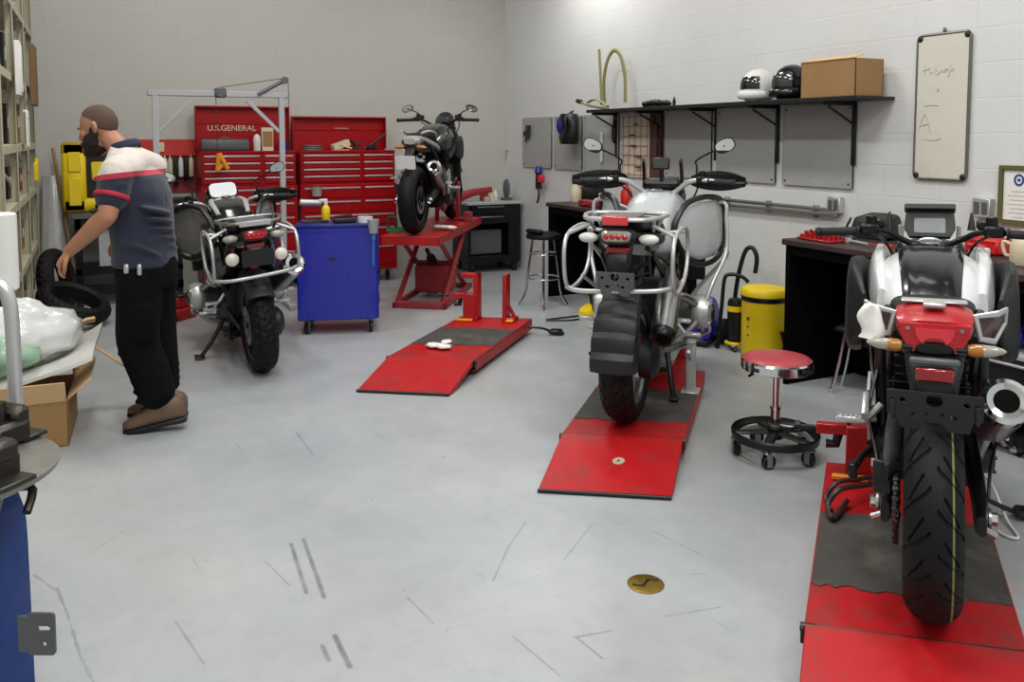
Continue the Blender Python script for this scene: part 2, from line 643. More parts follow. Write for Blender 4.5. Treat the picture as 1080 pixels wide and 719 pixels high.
b = MB()
u0 = .07
for pts in ([(u0, .2), (u0, .245)], [(u0 - .02, .222), (u0 + .03, .215)], [(u0 + .03, .2), (u0 + .035, .24), (u0 + .05, .235)],
            [(u0 + .07, .195), (u0 + .075, .25), (u0 + .1, .24), (u0 + .08, .225)], [(u0 + .1, .24), (u0 + .12, .225), (u0 + .125, .245), (u0 + .14, .22)],
            [(u0 + .14, .24), (u0 + .15, .22), (u0 + .165, .24), (u0 + .16, .27), (u0 + .15, .26)], [(u0 + .17, .2), (u0 + .175, .24), (u0 + .19, .22), (u0 + .2, .24)],
            [(u0 + .08, .33), (u0 + .1, .345), (u0 + .085, .355)], [(u0, .44), (u0 + .05, .435), (u0 + .1, .44)],
            [(u0 - .03, .58), (u0 + .01, .49), (u0 + .05, .6)], [(u0 - .02, .56), (u0 + .04, .55)], [(u0 + .01, .64), (u0 + .06, .65), (u0 + .12, .64)]):
    if pts[0] in ((u0 + .08, .33), (u0 - .03, .58)):
        b.build('marker_writing', M['ink'], g); b = MB()
    stroke(b, pts)
b.build('marker_writing', M['ink'], g)

g = thing('framed_certificate', 'certificate with blue round emblem in an olive gold frame on the right wall', 'picture', (XR, 0, 0))
p0, p1 = onX(1054, 235, XR), onX(1054, 174, XR)
wy, wz = .225, p1.z - p0.z
cy, cz = p0.y - wy / 2, (p0.z + p1.z) / 2
b = MB()
o_ = rrect(wy, wz, .004); i_ = rrect(wy - .045, wz - .045, .004)
b.plate(o_, .022, (-.014, cy, cz), YZ, [i_]); b.build('frame', M['gold'], g)
b = MB(); b.plate(rrect(wy - .05, wz - .05, .003), .004, (-.01, cy, cz), YZ); b.build('certificate_sheet', M['paper'], g)
b = MB(); b.plate(circ((0, 0), .03, 20, .034), .002, (-.013, cy, cz + .085), YZ, [circ((0, 0), .018, 16, .022)]); b.plate(circ((0, 0), .01, 10), .002, (-.013, cy, cz + .085), YZ); b.build('emblem', M['iink'], g)
b = MB()
for k in range(7):
    ln = (.08, .12, .1, .13, .09, .11, .06)[k]
    b.box((-.0125, cy, cz + .02 - k * .024), (.001, ln, .005), 0)
b.build('printed_lines', M['ink'], g)

# steel panels under the shelf
for i, (xa, xb) in enumerate(((828, 902), (758, 820), (703, 752), (617, 654), (586, 615), (553, 583))):
    A, B2 = onX(xa, 150, XR), onX(xb, 150, XR)
    z0, z1 = 1.25, 1.83
    w = A.y - B2.y
    b = MB()
    holes = []
    b.plate(rrect(w, z1 - z0, .006), .012, (0, 0, 0), YZ)
    b.box((.0, -w / 2 + .004, 0), (.022, .008, z1 - z0 - .01), .001); b.box((0, w / 2 - .004, 0), (.022, .008, z1 - z0 - .01), .001)
    lab = ('grey steel wall panel nearest the whiteboard, under the cardboard box', 'grey steel wall panel under the two helmets', 'streaked grey steel wall panel just right of the brown tool board',
           'grey steel wall panel between the hanging backpack and the tan grid board', 'grey steel wall panel behind the hanging backpack', 'grey steel wall panel nearest the back corner')[i]
    g = single('steel_wall_panel', b, M['panel'], lab, 'wall panel', (XR - .014, (A.y + B2.y) / 2, (z0 + z1) / 2), group='grey steel panels on the right wall')
    b = MB()
    for sy in (-1, 1):
        for sz in (-1, 1):
            b.cyl((-.006, sy * (w / 2 - .03), sz * (.26)), (-.011, sy * (w / 2 - .03), sz * .26), .007, n=8)
    b.build('screw', M['dsteel'], g)

# tan grid board and brown strip
A, B2 = onX(658, 150, XR), onX(686, 150, XR)
g = thing('hanging_grid_board', 'tan board with dark wire grid hung on the wall behind the white motorcycle', 'wall board', (XR - .012, (A.y + B2.y) / 2, 1.52))
w = A.y - B2.y
b = MB(); b.plate(rrect(w, .6, .004), .012, (0, 0, 0), YZ); b.build('board', mat('pale_tan_board', 'e0d2c2', 0.6), g)
b = MB()
for k in range(5):
    b.tube([(-.012, -w / 2 + .02 + k * (w - .04) / 4, -.29), (-.012, -w / 2 + .02 + k * (w - .04) / 4, .29)], .0028, 6)
for k in range(7):
    b.tube([(-.016, -w / 2, -.27 + k * .09), (-.016, w / 2, -.27 + k * .09)], .0028, 6)
b.build('wire_grid', M['wood'], g)
for k in range(5):
    b = MB(); b.box((-.028, rnd.uniform(-.2, .2) * w, .2 - k * .1), (.02, .06 + .06 * rnd.random(), .012), .003); b.build('hooked_wrench', M['dsteel'], g)
A, B2 = onX(687, 150, XR), onX(702, 150, XR)
b = MB(); b.plate(rrect(A.y - B2.y - .01, .6, .004), .014, (0, 0, 0), YZ); b.box((-.02, 0, .05), (.02, .05, .3), .004); b.box((-.025, .05, .22), (.03, .06, .1), .006)
single('hanging_tool_board', b, M['dwood'], 'dark brown narrow tool board right of the tan grid board', 'wall board', (XR - .012, (A.y + B2.y) / 2, 1.52))

# shelf
zs = 1.86
ys0, ys1 = onX(634, 112, 4.45).y, onX(907, 104, 4.3).y
g = thing('wall_shelf', 'long dark wall shelf on black brackets holding helmets and a cardboard box', 'shelf', (0, 0, 0))
b = MB(); b.bb((4.29, ys1, zs - .022), (XR - .004, ys0, zs), .003); b.build('board', M['dgrey'], g)
b = MB(); b.bb((4.279, ys1, zs - .026), (4.289, ys0, zs + .003), .002); b.build('front_lip', M['dgrey'], g)
for px in (903, 822, 757, 700, 652):
    y = onX(px, 130, XR).y
    b = MB()
    b.bb((XR - .03, y - .014, zs - .45), (XR - .008, y + .014, zs - .023), .003)
    b.bb((4.32, y - .014, zs - .047), (XR - .01, y + .014, zs - .023), .003)
    b.tube([(4.36, y, zs - .055), (XR - .03, y, zs - .17)], .009, 8)
    b.build('bracket', M['black'], g)

# things on the shelf
P0 = onX(884, 103, 4.42)
g = thing('cardboard_box', 'brown cardboard box with open flap at the right end of the wall shelf', 'box', (4.43, P0.y - .01, zs))
b = MB(); L_, w_, h_ = .46, .25, .24
b.bb((-w_ / 2, -L_ / 2, 0), (w_ / 2, -L_ / 2 + .006, h_), .001); b.bb((-w_ / 2, L_ / 2 - .006, 0), (w_ / 2, L_ / 2, h_), .001)
b.bb((-w_ / 2, -L_ / 2, 0), (-w_ / 2 + .006, L_ / 2, h_), .001); b.bb((w_ / 2 - .006, -L_ / 2, 0), (w_ / 2, L_ / 2, h_), .001); b.bb((-w_ / 2, -L_ / 2, 0), (w_ / 2, L_ / 2, .006), .001)
b.build('carton', M['card'], g)
b = MB(); b.box((-.085, 0, h_ + .016), (.1, L_ - .01, .005), .001, rot(0, -16, 0)); b.build('flap', M['card2'], g)
b = MB(); b.box((-.03, L_ / 2 + .002, .14), (.08, .002, .1), 0); b.build('shipping_label', M['paper'], g)
b = MB(); b.ell((0, 0, .17), (.075, .1, .085)); single('red_cap', b, M['redpl'], 'round red object poking out of the cardboard box on the shelf', 'cap', (4.44, P0.y + .06, zs + .01)) if False else None

b = MB(); b.lathe([(.001, .09), (.035, .085), (.058, .05), (.064, 0), (.06, 0), (.054, .045), (.03, .075), (.001, .08)], 20); b.bb((-.045, -.12, 0), (.045, -.05, .01), .004)
single('red_cap', b, M['redpl'], 'red cap lying on top of the open box on the wall shelf', 'cap', (4.47, P0.y + .08, zs + .19))


def helmet(name, loc, rz, shell, label, visor_m, s=1.0):
    g = thing(name, label, 'helmet', loc, rz, 'helmets on the wall shelf')
    hk = lambda t: max(.05, math.sqrt(max(0, 1 - ((t - .45) / .55) ** 2))) if t > .45 else 1 - .2 * ((.45 - t) / .45) ** 2
    b = MB()
    secs = []
    for i in range(25):
        t = i / 24
        z = .01 + .255 * t
        k = hk(t)
        rx, ry = .145 * k, .118 * k
        if t < .06: rx, ry = rx * .9, ry * .9
        secs.append([Vector((s * (rx * math.cos(2 * PI * j / 28) + (.012 if math.cos(2 * PI * j / 28) > 0 else 0) * (1 - t)), s * ry * math.sin(2 * PI * j / 28), s * z)) for j in range(28)])
    b.loft(secs); b.build('shell', shell, g)
    b = MB()
    v = []
    for i in range(7):
        z = .1 + .1 * i / 6
        k = hk((z - .01) / .255)
        v.append([Vector((s * (.148 * k + .008) * math.cos(a), s * (.122 * k + .002) * math.sin(a), s * z)) for a in [R(-62 + 124 * j / 14) for j in range(15)]])
    vs = [p for r_ in v for p in r_]
    fs = [[i * 15 + j, i * 15 + j + 1, (i + 1) * 15 + j + 1, (i + 1) * 15 + j] for i in range(6) for j in range(14)]
    b.add(vs, fs); b.add([p * .985 for p in vs], fs)
    b.build('visor_opening', visor_m, g)
    b = MB(); b.tube([Vector((s * .158 * math.cos(a), s * .112 * math.sin(a), s * .055)) for a in [R(-80 + 160 * j / 12) for j in range(13)]], .024 * s, 10, sq=1.3); b.build('chin_bar', shell, g)
    b = MB(); b.tube([(-.02, s * .1, .02), (.02, s * .11, .005), (.08, s * .06, .008)], .006, 6, sm=3); b.build('strap', M['black'], g)
    return g


helmet('helmet', (4.42, onX(803, 100, 4.42).y + .03, zs), R(175), M['whitep'], 'pale open helmet with dark face opening, left helmet on the shelf', M['gloss'], .92)
helmet('helmet', (4.44, onX(832, 100, 4.44).y - .03, zs), R(168), M['gun'], 'dark grey helmet beside the cardboard box on the shelf', M['dscreen'], .96)

for (px, w_, h_, lab, nm) in ((692, .2, .07, 'black work gloves bunched on the left part of the shelf', 'work_gloves'),):
    b = MB()
    for k in range(7):
        b.ell((rnd.uniform(-.06, .06), rnd.uniform(-.13, .13), .03 + .01 * rnd.random()), (.04, .05, .03), 12, 8, disp=lambda p: .2 * noise.noise(p * 30))
    single(nm, b, M['black'], lab, 'gloves', (4.4, onX(px, 108, 4.4).y, zs), sharp=80)
b = MB(); b.lathe([(.014, 0), (.014, .05), (.008, .055), (.007, .075), (.001, .076)], 12)
single('small_bottle', b, M['black'], 'tiny black bottle on the shelf right of the gloves', 'bottle', (4.36, onX(711, 108, 4.36).y, zs))

# hoses and belts over the left end of the shelf
b = MB()
yl = lambda px: onX(px, 80, 4.45).y
zl = lambda py, px=640: onX(px, py, 4.45).z
q = lambda px, py: tuple(onX(px, py, 4.47))
qh = lambda px, py: tuple(onX(px, py, 4.40))
b.tube([q(638, 112), q(637, 85), q(641, 63), q(648, 53), q(655, 60), q(659, 80), q(659.5, 108)], .022, 10, sm=6, sq=.5)
single('drive_belt', b, M['hose'], 'tall yellow green belt loop standing up above the shelf end', 'belt')
b = MB()
b.tube([qh(634.5, 110.5), qh(633, 75), qh(632, 52)], .013, 8, sm=4)
single('hose_length', b, M['hose'], 'straight yellow green hose standing left of the tall belt loop', 'hose')
b = MB(); b.M = Matrix.Translation((0, 0, 0))
q2 = lambda px, py: tuple(onX(px, py, 4.36))
b.tube([q2(611, 107), q2(620, 111), q2(630, 113), q2(642, 114.5)], .012, 8, sm=4); b.tube([q2(620, 108), q2(627, 105), q2(634, 107), q2(641, 112)], .02, 8, sm=4, sq=.45)
b.mat(1).cyl(q2(609, 106.5), q2(613, 107.5), .022, n=12)
single('hooked_hose', b, [M['hose'], M['black']], 'yellow green hose with black end sticking out left of the shelf', 'hose')

# backpack and hanging tools
Pb = onX(600, 135, 4.47)
g = thing('hanging_backpack', 'black and blue backpack hanging on the wall by the corner', 'backpack', (4.47, Pb.y, 0))
b = MB()
secs = []
for i in range(13):
    t = i / 12
    z = onX(600, 152 - 32 * t, 4.47).z
    w_ = .15 * math.sin(PI * (.18 + .66 * t)) ** .6
    secs.append([Vector((.085 * math.cos(a) * (1 + .1 * math.sin(9 * t)), w_ * math.sin(a), z)) for a in [2 * PI * j / 20 for j in range(20)]])
b.loft(secs); b.build('bag_body', M['black'], g, sharp=60)
b = MB(); zc_ = onX(600, 132, 4.47).z
b.ell((-.075, .06, zc_), (.03, .06, .09), 14, 10); b.build('front_pocket', M['dblue'], g)
b = MB(); b.tube([(-.05, -.05, onX(600, 121, 4.47).z), (-.09, -.08, zc_ + .06), (-.08, -.08, zc_ - .06), (-.04, -.05, zc_ - .13)], .014, 8, sm=4); b.tube([(0, -.03, onX(600, 121, 4.47).z), (.05, 0, onX(600, 117, 4.47).z), (0, .03, onX(600, 121, 4.47).z)], .01, 8, sm=4); b.build('strap', M['dgrey'], g)

Pk = onX(647, 140, 4.58)
b = MB(); b.plate([(-.01, .12), (.01, .12), (.035, .03), (.03, -.06), (.01, -.1), (-.01, -.1), (-.03, -.06), (-.035, .03)], .015, (0, 0, 0), YZ); b.cyl((0, 0, .12), (0, 0, .2), .008, n=8)
single('hanging_brush', b, M['black'], 'dark brush hanging on the wall panel left of the tan grid board', 'brush', (4.585, Pk.y, Pk.z))
for px, py, w_, h_, lab in ((622, 160, .03, .3, 'pale strip tool hanging on the panel beside the hanging brush'),):
    Pk = onX(px + 12, py - 5, 4.58)
    b = MB(); b.plate(rrect(w_ * 1.3, h_, .01), .012, (0, 0, 0), YZ, [circ((0, h_ / 2 - .03), .008, 10)])
    single('hanging_ruler', b, M['whitep'], lab, 'tool', (4.585, Pk.y, Pk.z))
Pk = onX(553, 141, 4.58)
b = MB(); b.plate(rrect(.05, .06, .01), .03, (0, .01, .0), YZ); b.tube([(-.01, -.05, .1), (-.02, -.05, -.1)], .012, 8); b.tube([(-.01, -.1, .1), (-.02, -.1, -.07)], .009, 8); b.tube([(-.01, -.14, .1), (-.02, -.14, -.05)], .009, 8)
single('hook_rail_tools', b, M['dgrey'], 'short dark tools hanging at the corner end of the wall panels', 'tool', (4.585, Pk.y - .02, Pk.z))

# conduit pipes, outlets on right wall
b = MB()
A, B2 = onX(748, 209, XR - .04), onX(882, 222, XR - .04)
b.tube([A, B2], .014, 10); b.tube([A + Vector((0, 0, -.045)), B2 + Vector((0, 0, -.03))], .012, 10)
for t in (0.15, .5, .85):
    c_ = A.lerp(B2, t); b.box((XR - .02, c_.y, c_.z - .02), (.03, .03, .09), .003)
single('wall_conduit', b, M['steel'], 'pair of thin metal conduit pipes running along the right wall', 'pipe')
for px, py, lab in ((884, 216, 'grey metal outlet box on the wall above the dark bench'), (1040, 219, 'grey metal outlet box on the wall near the framed certificate')):
    Pk = onX(px, py, XR)
    g = thing('outlet_box', lab, 'outlet', (XR, Pk.y, Pk.z), group='wall outlets')
    b = MB(); b.box((-.026, 0, 0), (.05, .11, .11), .004); b.build('box', M['alu'], g)
    b = MB(); b.box((-.053, .024, 0), (.004, .034, .07), .002); b.box((-.053, -.024, 0), (.004, .034, .07), .002); b.build('socket', M['mgrey'], g)

# spray gun hanging beside the corner
Pk = onX(568, 190, 4.55)
g = thing('hanging_air_gun', 'black tool with bright blue head hanging on the wall near the corner stool', 'tool', (4.55, Pk.y, Pk.z))
b = MB(); b.cyl((0, 0, .08), (0, 0, .16), .05, .035, 14, .008); b.build('head', M['dblue'], g)
b = MB(); b.cyl((0, 0, -.1), (0, 0, .08), .038, .034, 14, .006); b.tube([(0, 0, -.1), (-.01, -.02, -.2), (0, .03, -.26)], .012, 8, sm=4); b.build('grip', M['black'], g)
b = MB(); b.box((-.02, -.1, .02), (.05, .1, .09), .012); b.build('cartridge', M['redpl'], g)
# ================================================================ motorcycles
def MBT(Mt):
    b = MB()
    b.M = Mt
    return b


def tyre_mb(Rw, w, tread='plain', nseg=200, crown=.055, rim=None, stripe=None, nr=28):
    b = MB()
    rim = rim or Rw - .105
    rows = []
    ths = [-1 + 2 * i / nr for i in range(nr + 1)]
    half = w / 2
    # (y, r, t) rows, side to side
    rows.append((-half * .72, rim, None)); rows.append((-half * .9, rim + .02, None)); rows.append((-half * 1.0, Rw - crown - .014, None))
    for t in ths:
        a = t * R(72)
        rows.append((half * math.sin(a) / math.sin(R(72)), Rw - crown * (1 - math.cos(a)) / (1 - math.cos(R(72))), t))
    rows.append((half * 1.0, Rw - crown - .014, None)); rows.append((half * .9, rim + .02, None)); rows.append((half * .72, rim, None))

    def groove(ang, t):
        if tread == 'sport':
            u = ang / (2 * PI) * 17
            s = .5 if t > 0 else 0
            at = abs(t)
            p = (u + s - .75 * (at - .1) ** .8 if at > .1 else u + s) % 1
            g = 0
            if .08 < at < .9 and abs(p - .5) < .045 + .03 * at: g = 1
            p2 = (u + s + .25 - 1.5 * (at - .3)) % 1
            if .25 < at < .7 and abs(p2 - .5) < .045: g = 1
            return g * .006
        if tread == 'knob':
            u = ang / (2 * PI) * 26
            at = abs(t)
            p = (u + (.5 if t > 0 else 0) + .9 * at) % 1
            g = 0
            if abs(p - .5) < .13: g = 1
            if abs(at - .42 - .05 * math.sin(2 * PI * u)) < .06: g = 1
            if at < .05: g = 0 if ((u * 1) % 1) < .7 else 1
            if at > .95: g = 0
            return g * .007
        return 0
    n = len(rows)
    for i in range(nseg):
        a = 2 * PI * i / nseg
        for (y, r, t) in rows:
            rr = r - (groove(a, t) if t is not None else 0)
            b.v.append(Vector((rr * math.cos(a), y, rr * math.sin(a))))
    for i in range(nseg):
        k = (i + 1) % nseg
        for j in range(n):
            l = (j + 1) % n
            b.f.append([i * n + j, i * n + l, k * n + l, k * n + j])
            t0, t1 = rows[j][2], rows[l][2]
            b.m.append(1 if (stripe and t0 is not None and t1 is not None and stripe[0] < (t0 + t1) / 2 < stripe[1]) else 0)
    return b


def wheel(par, name, c, Rw, w, tread, spokes, rim_m, disc=(1, -1), nseg=160, stripe=None, disc_r=.14, tmat=None):
    rim = Rw - .105
    b = MB(); b.M = Matrix.Translation(c)
    hw = w * .38
    B_ = (0, 1, 0)
    b.lathe([(rim - .016, -hw), (rim + .006, -hw - .004), (rim + .004, -hw + .012), (rim - .02, -hw * .4), (rim - .02, hw * .4), (rim + .004, hw - .012), (rim + .006, hw + .004), (rim - .016, hw), (rim - .034, hw * .5), (rim - .034, -hw * .5)], 48, ax=B_, caps=False, closed=True)
    b.cyl((0, -hw * .9, 0), (0, hw * .9, 0), .036, n=20, b=.004)
    if spokes == 'wire':
        for k in range(28):
            a = 2 * PI * k / 28
            s = 1 if k % 2 else -1
            a2 = a + R(22) * (1 if (k // 2) % 2 else -1)
            b.tube([(.034 * math.cos(a2), s * hw * .75, .034 * math.sin(a2)), ((rim - .015) * math.cos(a), s * hw * .5, (rim - .015) * math.sin(a))], .0028, 5)
    else:
        for k in range(spokes):
            for d in (-6, 6):
                a = 2 * PI * k / spokes + R(d)
                a0 = 2 * PI * k / spokes + R(d * 2.5)
                b.tube([(.03 * math.cos(a0), 0, .03 * math.sin(a0)), ((rim - .02) * math.cos(a), 0, (rim - .02) * math.sin(a))], [.017, .011], 8)
    o = b.build(name, rim_m, par)
    tb = tyre_mb(Rw, w, tread, nseg, stripe=stripe, nr=60 if tread == 'sport' else 28); 
    for v in tb.v: v += Vector(c)
    tb.build('tyre', [M['rubber'], M['chalk']] if stripe else (tmat or M['rubber']), o, sharp=32)
    for s in disc:
        b = MB(); b.M = Matrix.Translation(Vector(c) + Vector((0, s * (hw + .004), 0)))
        b.plate(circ((0, 0), disc_r, 40), .005, (0, 0, 0), XZ, [circ((0, 0), disc_r - .035, 30)] + [circ(((disc_r - .018) * math.cos(2 * PI * k / 12), (disc_r - .018) * math.sin(2 * PI * k / 12)), .0055, 6) for k in range(12)])
        for k in range(6):
            a = 2 * PI * k / 6
            b.tube([(.03 * math.cos(a), 0, .03 * math.sin(a)), ((disc_r - .03) * math.cos(a + .3), 0, (disc_r - .03) * math.sin(a + .3))], .006, 6)
        b.build('brake_disc', M['steel'], o)
    return o


def grips(hb, par_m, pl, L=.12, r=.017, lever=True, ax=None):
    """pl: list of (inner point, outer point) for both bar ends"""
    for p0, p1 in pl:
        p0, p1 = Vector(p0), Vector(p1)
        b = MB(); d = (p1 - p0).normalized()
        b.cyl(p0, p1, r, n=14, b=.003); b.cyl(p1, p1 + d * .022, r + .004, r, 12, .003); b.cyl(p0 - d * .008, p0, r + .006, n=14)
        b.build('grip', M['rubber2'], hb)
        if lever:
            b = MB()
            b.box(p0 - d * .05 + Vector((.0, 0, .005)), (.045, .07, .045), .008)
            b.tube([p0 - d * .05 + Vector((.03, 0, 0)), p0 + Vector((.055, 0, -.004)), p0 + d * .07 + Vector((.058, 0, -.008)), p1 + Vector((.05, 0, -.01))], .0065, 8, sm=4)
            b.cyl(p0 - d * .055 + Vector((.03, 0, .02)), p0 - d * .055 + Vector((.03, 0, .06)), .022, n=14, b=.004)
            b.build('lever_and_controls', M['satin'], hb)


def mirror(par, base, elbow, c, size, tilt, glass=None):
    b = MB(); b.tube([base, Vector(base).lerp(Vector(elbow), .5) + Vector((0, 0, .01)), elbow, c], .006, 8, sm=4)
    o = b.build('mirror', M['satin'], par)
    hx, hz = size
    out = []
    n = 20
    for k in range(n):
        a = 2 * PI * k / n
        u, v = math.copysign(abs(math.cos(a)) ** .75, math.cos(a)) * hx, math.copysign(abs(math.sin(a)) ** .85, math.sin(a)) * hz
        out.append((u * math.cos(tilt) - v * math.sin(tilt), u * math.sin(tilt) + v * math.cos(tilt)))
    b = MB(); b.plate(out, .022, Vector(c) + Vector((.012, 0, 0)), YZ); b.build('mirror_shell', M['black'], o)
    b = MB(); b.plate([(u * .9, v * .88) for u, v in out], .004, Vector(c) + Vector((-.001, 0, 0)), rot(0, -8, 0) @ YZ); b.build('mirror_glass', glass or M['mirror'], o)
    return o


def indicator(par, base, tip, m_in=None, m_out=None):
    base, tip = Vector(base), Vector(tip)
    d = tip - base
    b = MB(); b.tube([base - d.normalized() * .03, base + d * .25], .009, 8)
    o = b.build('indicator', M['black'], par)
    b = MB(); b.lathe([(.014, 0), (.019, d.length * .12), (.018, d.length * .4)], 14, base, d); b.build('bulb_section', m_in or M['lens_amb'], o)
    b = MB(); b.lathe([(.018, d.length * .4), (.015, d.length * .7), (.008, d.length * .92), (.002, d.length)], 14, base, d); b.build('indicator_lens', m_out or M['lens_clr'], o)


def fork(par, axle, top, sp, m_up, m_lo):
    a, t = Vector(axle), Vector(top)
    for s in (1, -1):
        o = Vector((0, s * sp, 0))
        b = MB(); mid = a.lerp(t, .5)
        b.cyl(mid + o, t + o, .026, n=16, b=.003)
        f = b.build('fork_leg', m_up, par)
        b = MB(); b.cyl(a + o, mid + o, .022, n=16); b.box(a + o, (.06, .035, .07), .01); b.build('fork_slider', m_lo, f)
        b = MB(); b.box(a + o + Vector((-.08, -s * .02, .08)), (.05, .04, .1), .01); b.build('brake_caliper', M['dgrey'], f)
    b = MB(); d = (t - a).normalized()
    for k in (.78, .98):
        b.box(a.lerp(t, k), (.07, sp * 2 + .06, .03), .008, rot(0, math.degrees(math.atan2(d.x, d.z)), 0))
    b.build('triple_clamp', M['satin'], par)


def footpegs(par, pts, m=None):
    for p in pts:
        s = 1 if p[1] > 0 else -1
        b = MB(); b.box((p[0], p[1], p[2]), (.035, .09, .018), .004); b.tube([(p[0] + .02, p[1] - s * .05, p[2]), (p[0] + .03, p[1] - s * .09, p[2] + .05)], .011, 8); 
        for k in range(5): b.box((p[0], p[1] - .03 + k * .015, p[2] + .011), (.03, .006, .006), .001)
        b.build('footpeg', m or M['alu'], par)


def engine_block(par, lo, hi, m, fins=True):
    (x0, y0, z0), (x1, y1, z1) = lo, hi
    b = MB()
    zm = z0 + (z1 - z0) * .5
    b.hull([(x0, z0 + .05, zm, y1 * .8, y1 * .85), (x0 + .03, z0, zm + .02, y1 * .95, y1), (x1 - .08, z0 - .02, zm, y1 * .9, y1), (x1, z0 + .04, zm - .04, y1 * .75, y1 * .8)], 24, 3.5)
    if fins:
        xm = x0 + (x1 - x0) * .6
        for k in range(7):
            z = zm + (z1 - zm) * k / 7
            b.box((xm + .02 * k / 7, 0, z + .01), ((x1 - x0) * .52, y1 * 1.7, .012), .003)
        b.box((xm, 0, (zm + z1) / 2), ((x1 - x0) * .46, y1 * 1.55, z1 - zm), .012)
    for s in (1, -1):
        b.cyl((x0 + .12, s * y1 * .85, z0 + .12), (x0 + .12, s * (y1 + .035), z0 + .12), .085, .075, 24, .008)
        b.cyl((x1 - .14, s * y1 * .85, z0 + .13), (x1 - .14, s * (y1 + .025), z0 + .13), .06, .055, 24, .008)
        for k in range(6):
            a = 2 * PI * k / 6
            b.cyl((x0 + .12 + .072 * math.cos(a), s * (y1 + .02), z0 + .12 + .072 * math.sin(a)), (x0 + .12 + .072 * math.cos(a), s * (y1 + .04), z0 + .12 + .072 * math.sin(a)), .006, n=6)
    return b.build('engine', m, par)


def loop_plate(mb, pts, r, n=8):
    mb.tube(pts, r, n, closed=True)


def plate_bracket(par, x, z, w, h, m):
    holes = [circ((s * w * .33, h * .25), .009, 8) for s in (1, -1)] + [circ((s * w * .2, -h * .12), .012, 8, .008) for s in (1, -1)] + [circ((s * w * .08, -h * .05), .006, 6) for s in (1, -1)] + [circ((0, h * .3), .022, 12)]
    o = [(-w * .5, h * .5), (w * .5, h * .5), (w * .5, -h * .15), (w * .4, -h * .2), (w * .36, -h * .5), (w * .14, -h * .5), (w * .08, -h * .3), (-w * .08, -h * .3), (-w * .14, -h * .5), (-w * .36, -h * .5), (-w * .4, -h * .2), (-w * .5, -h * .15)]
    b = MB(); b.plate(o, .006, (x, 0, z), rot(0, -12, 0) @ YZ, holes)
    for s in (1, -1):
        b.box((x - .008, s * w * .44, z), (.008, .012, h * .5), .002, rot(0, -12, 0))
    return b.build('plate_bracket', m, par)


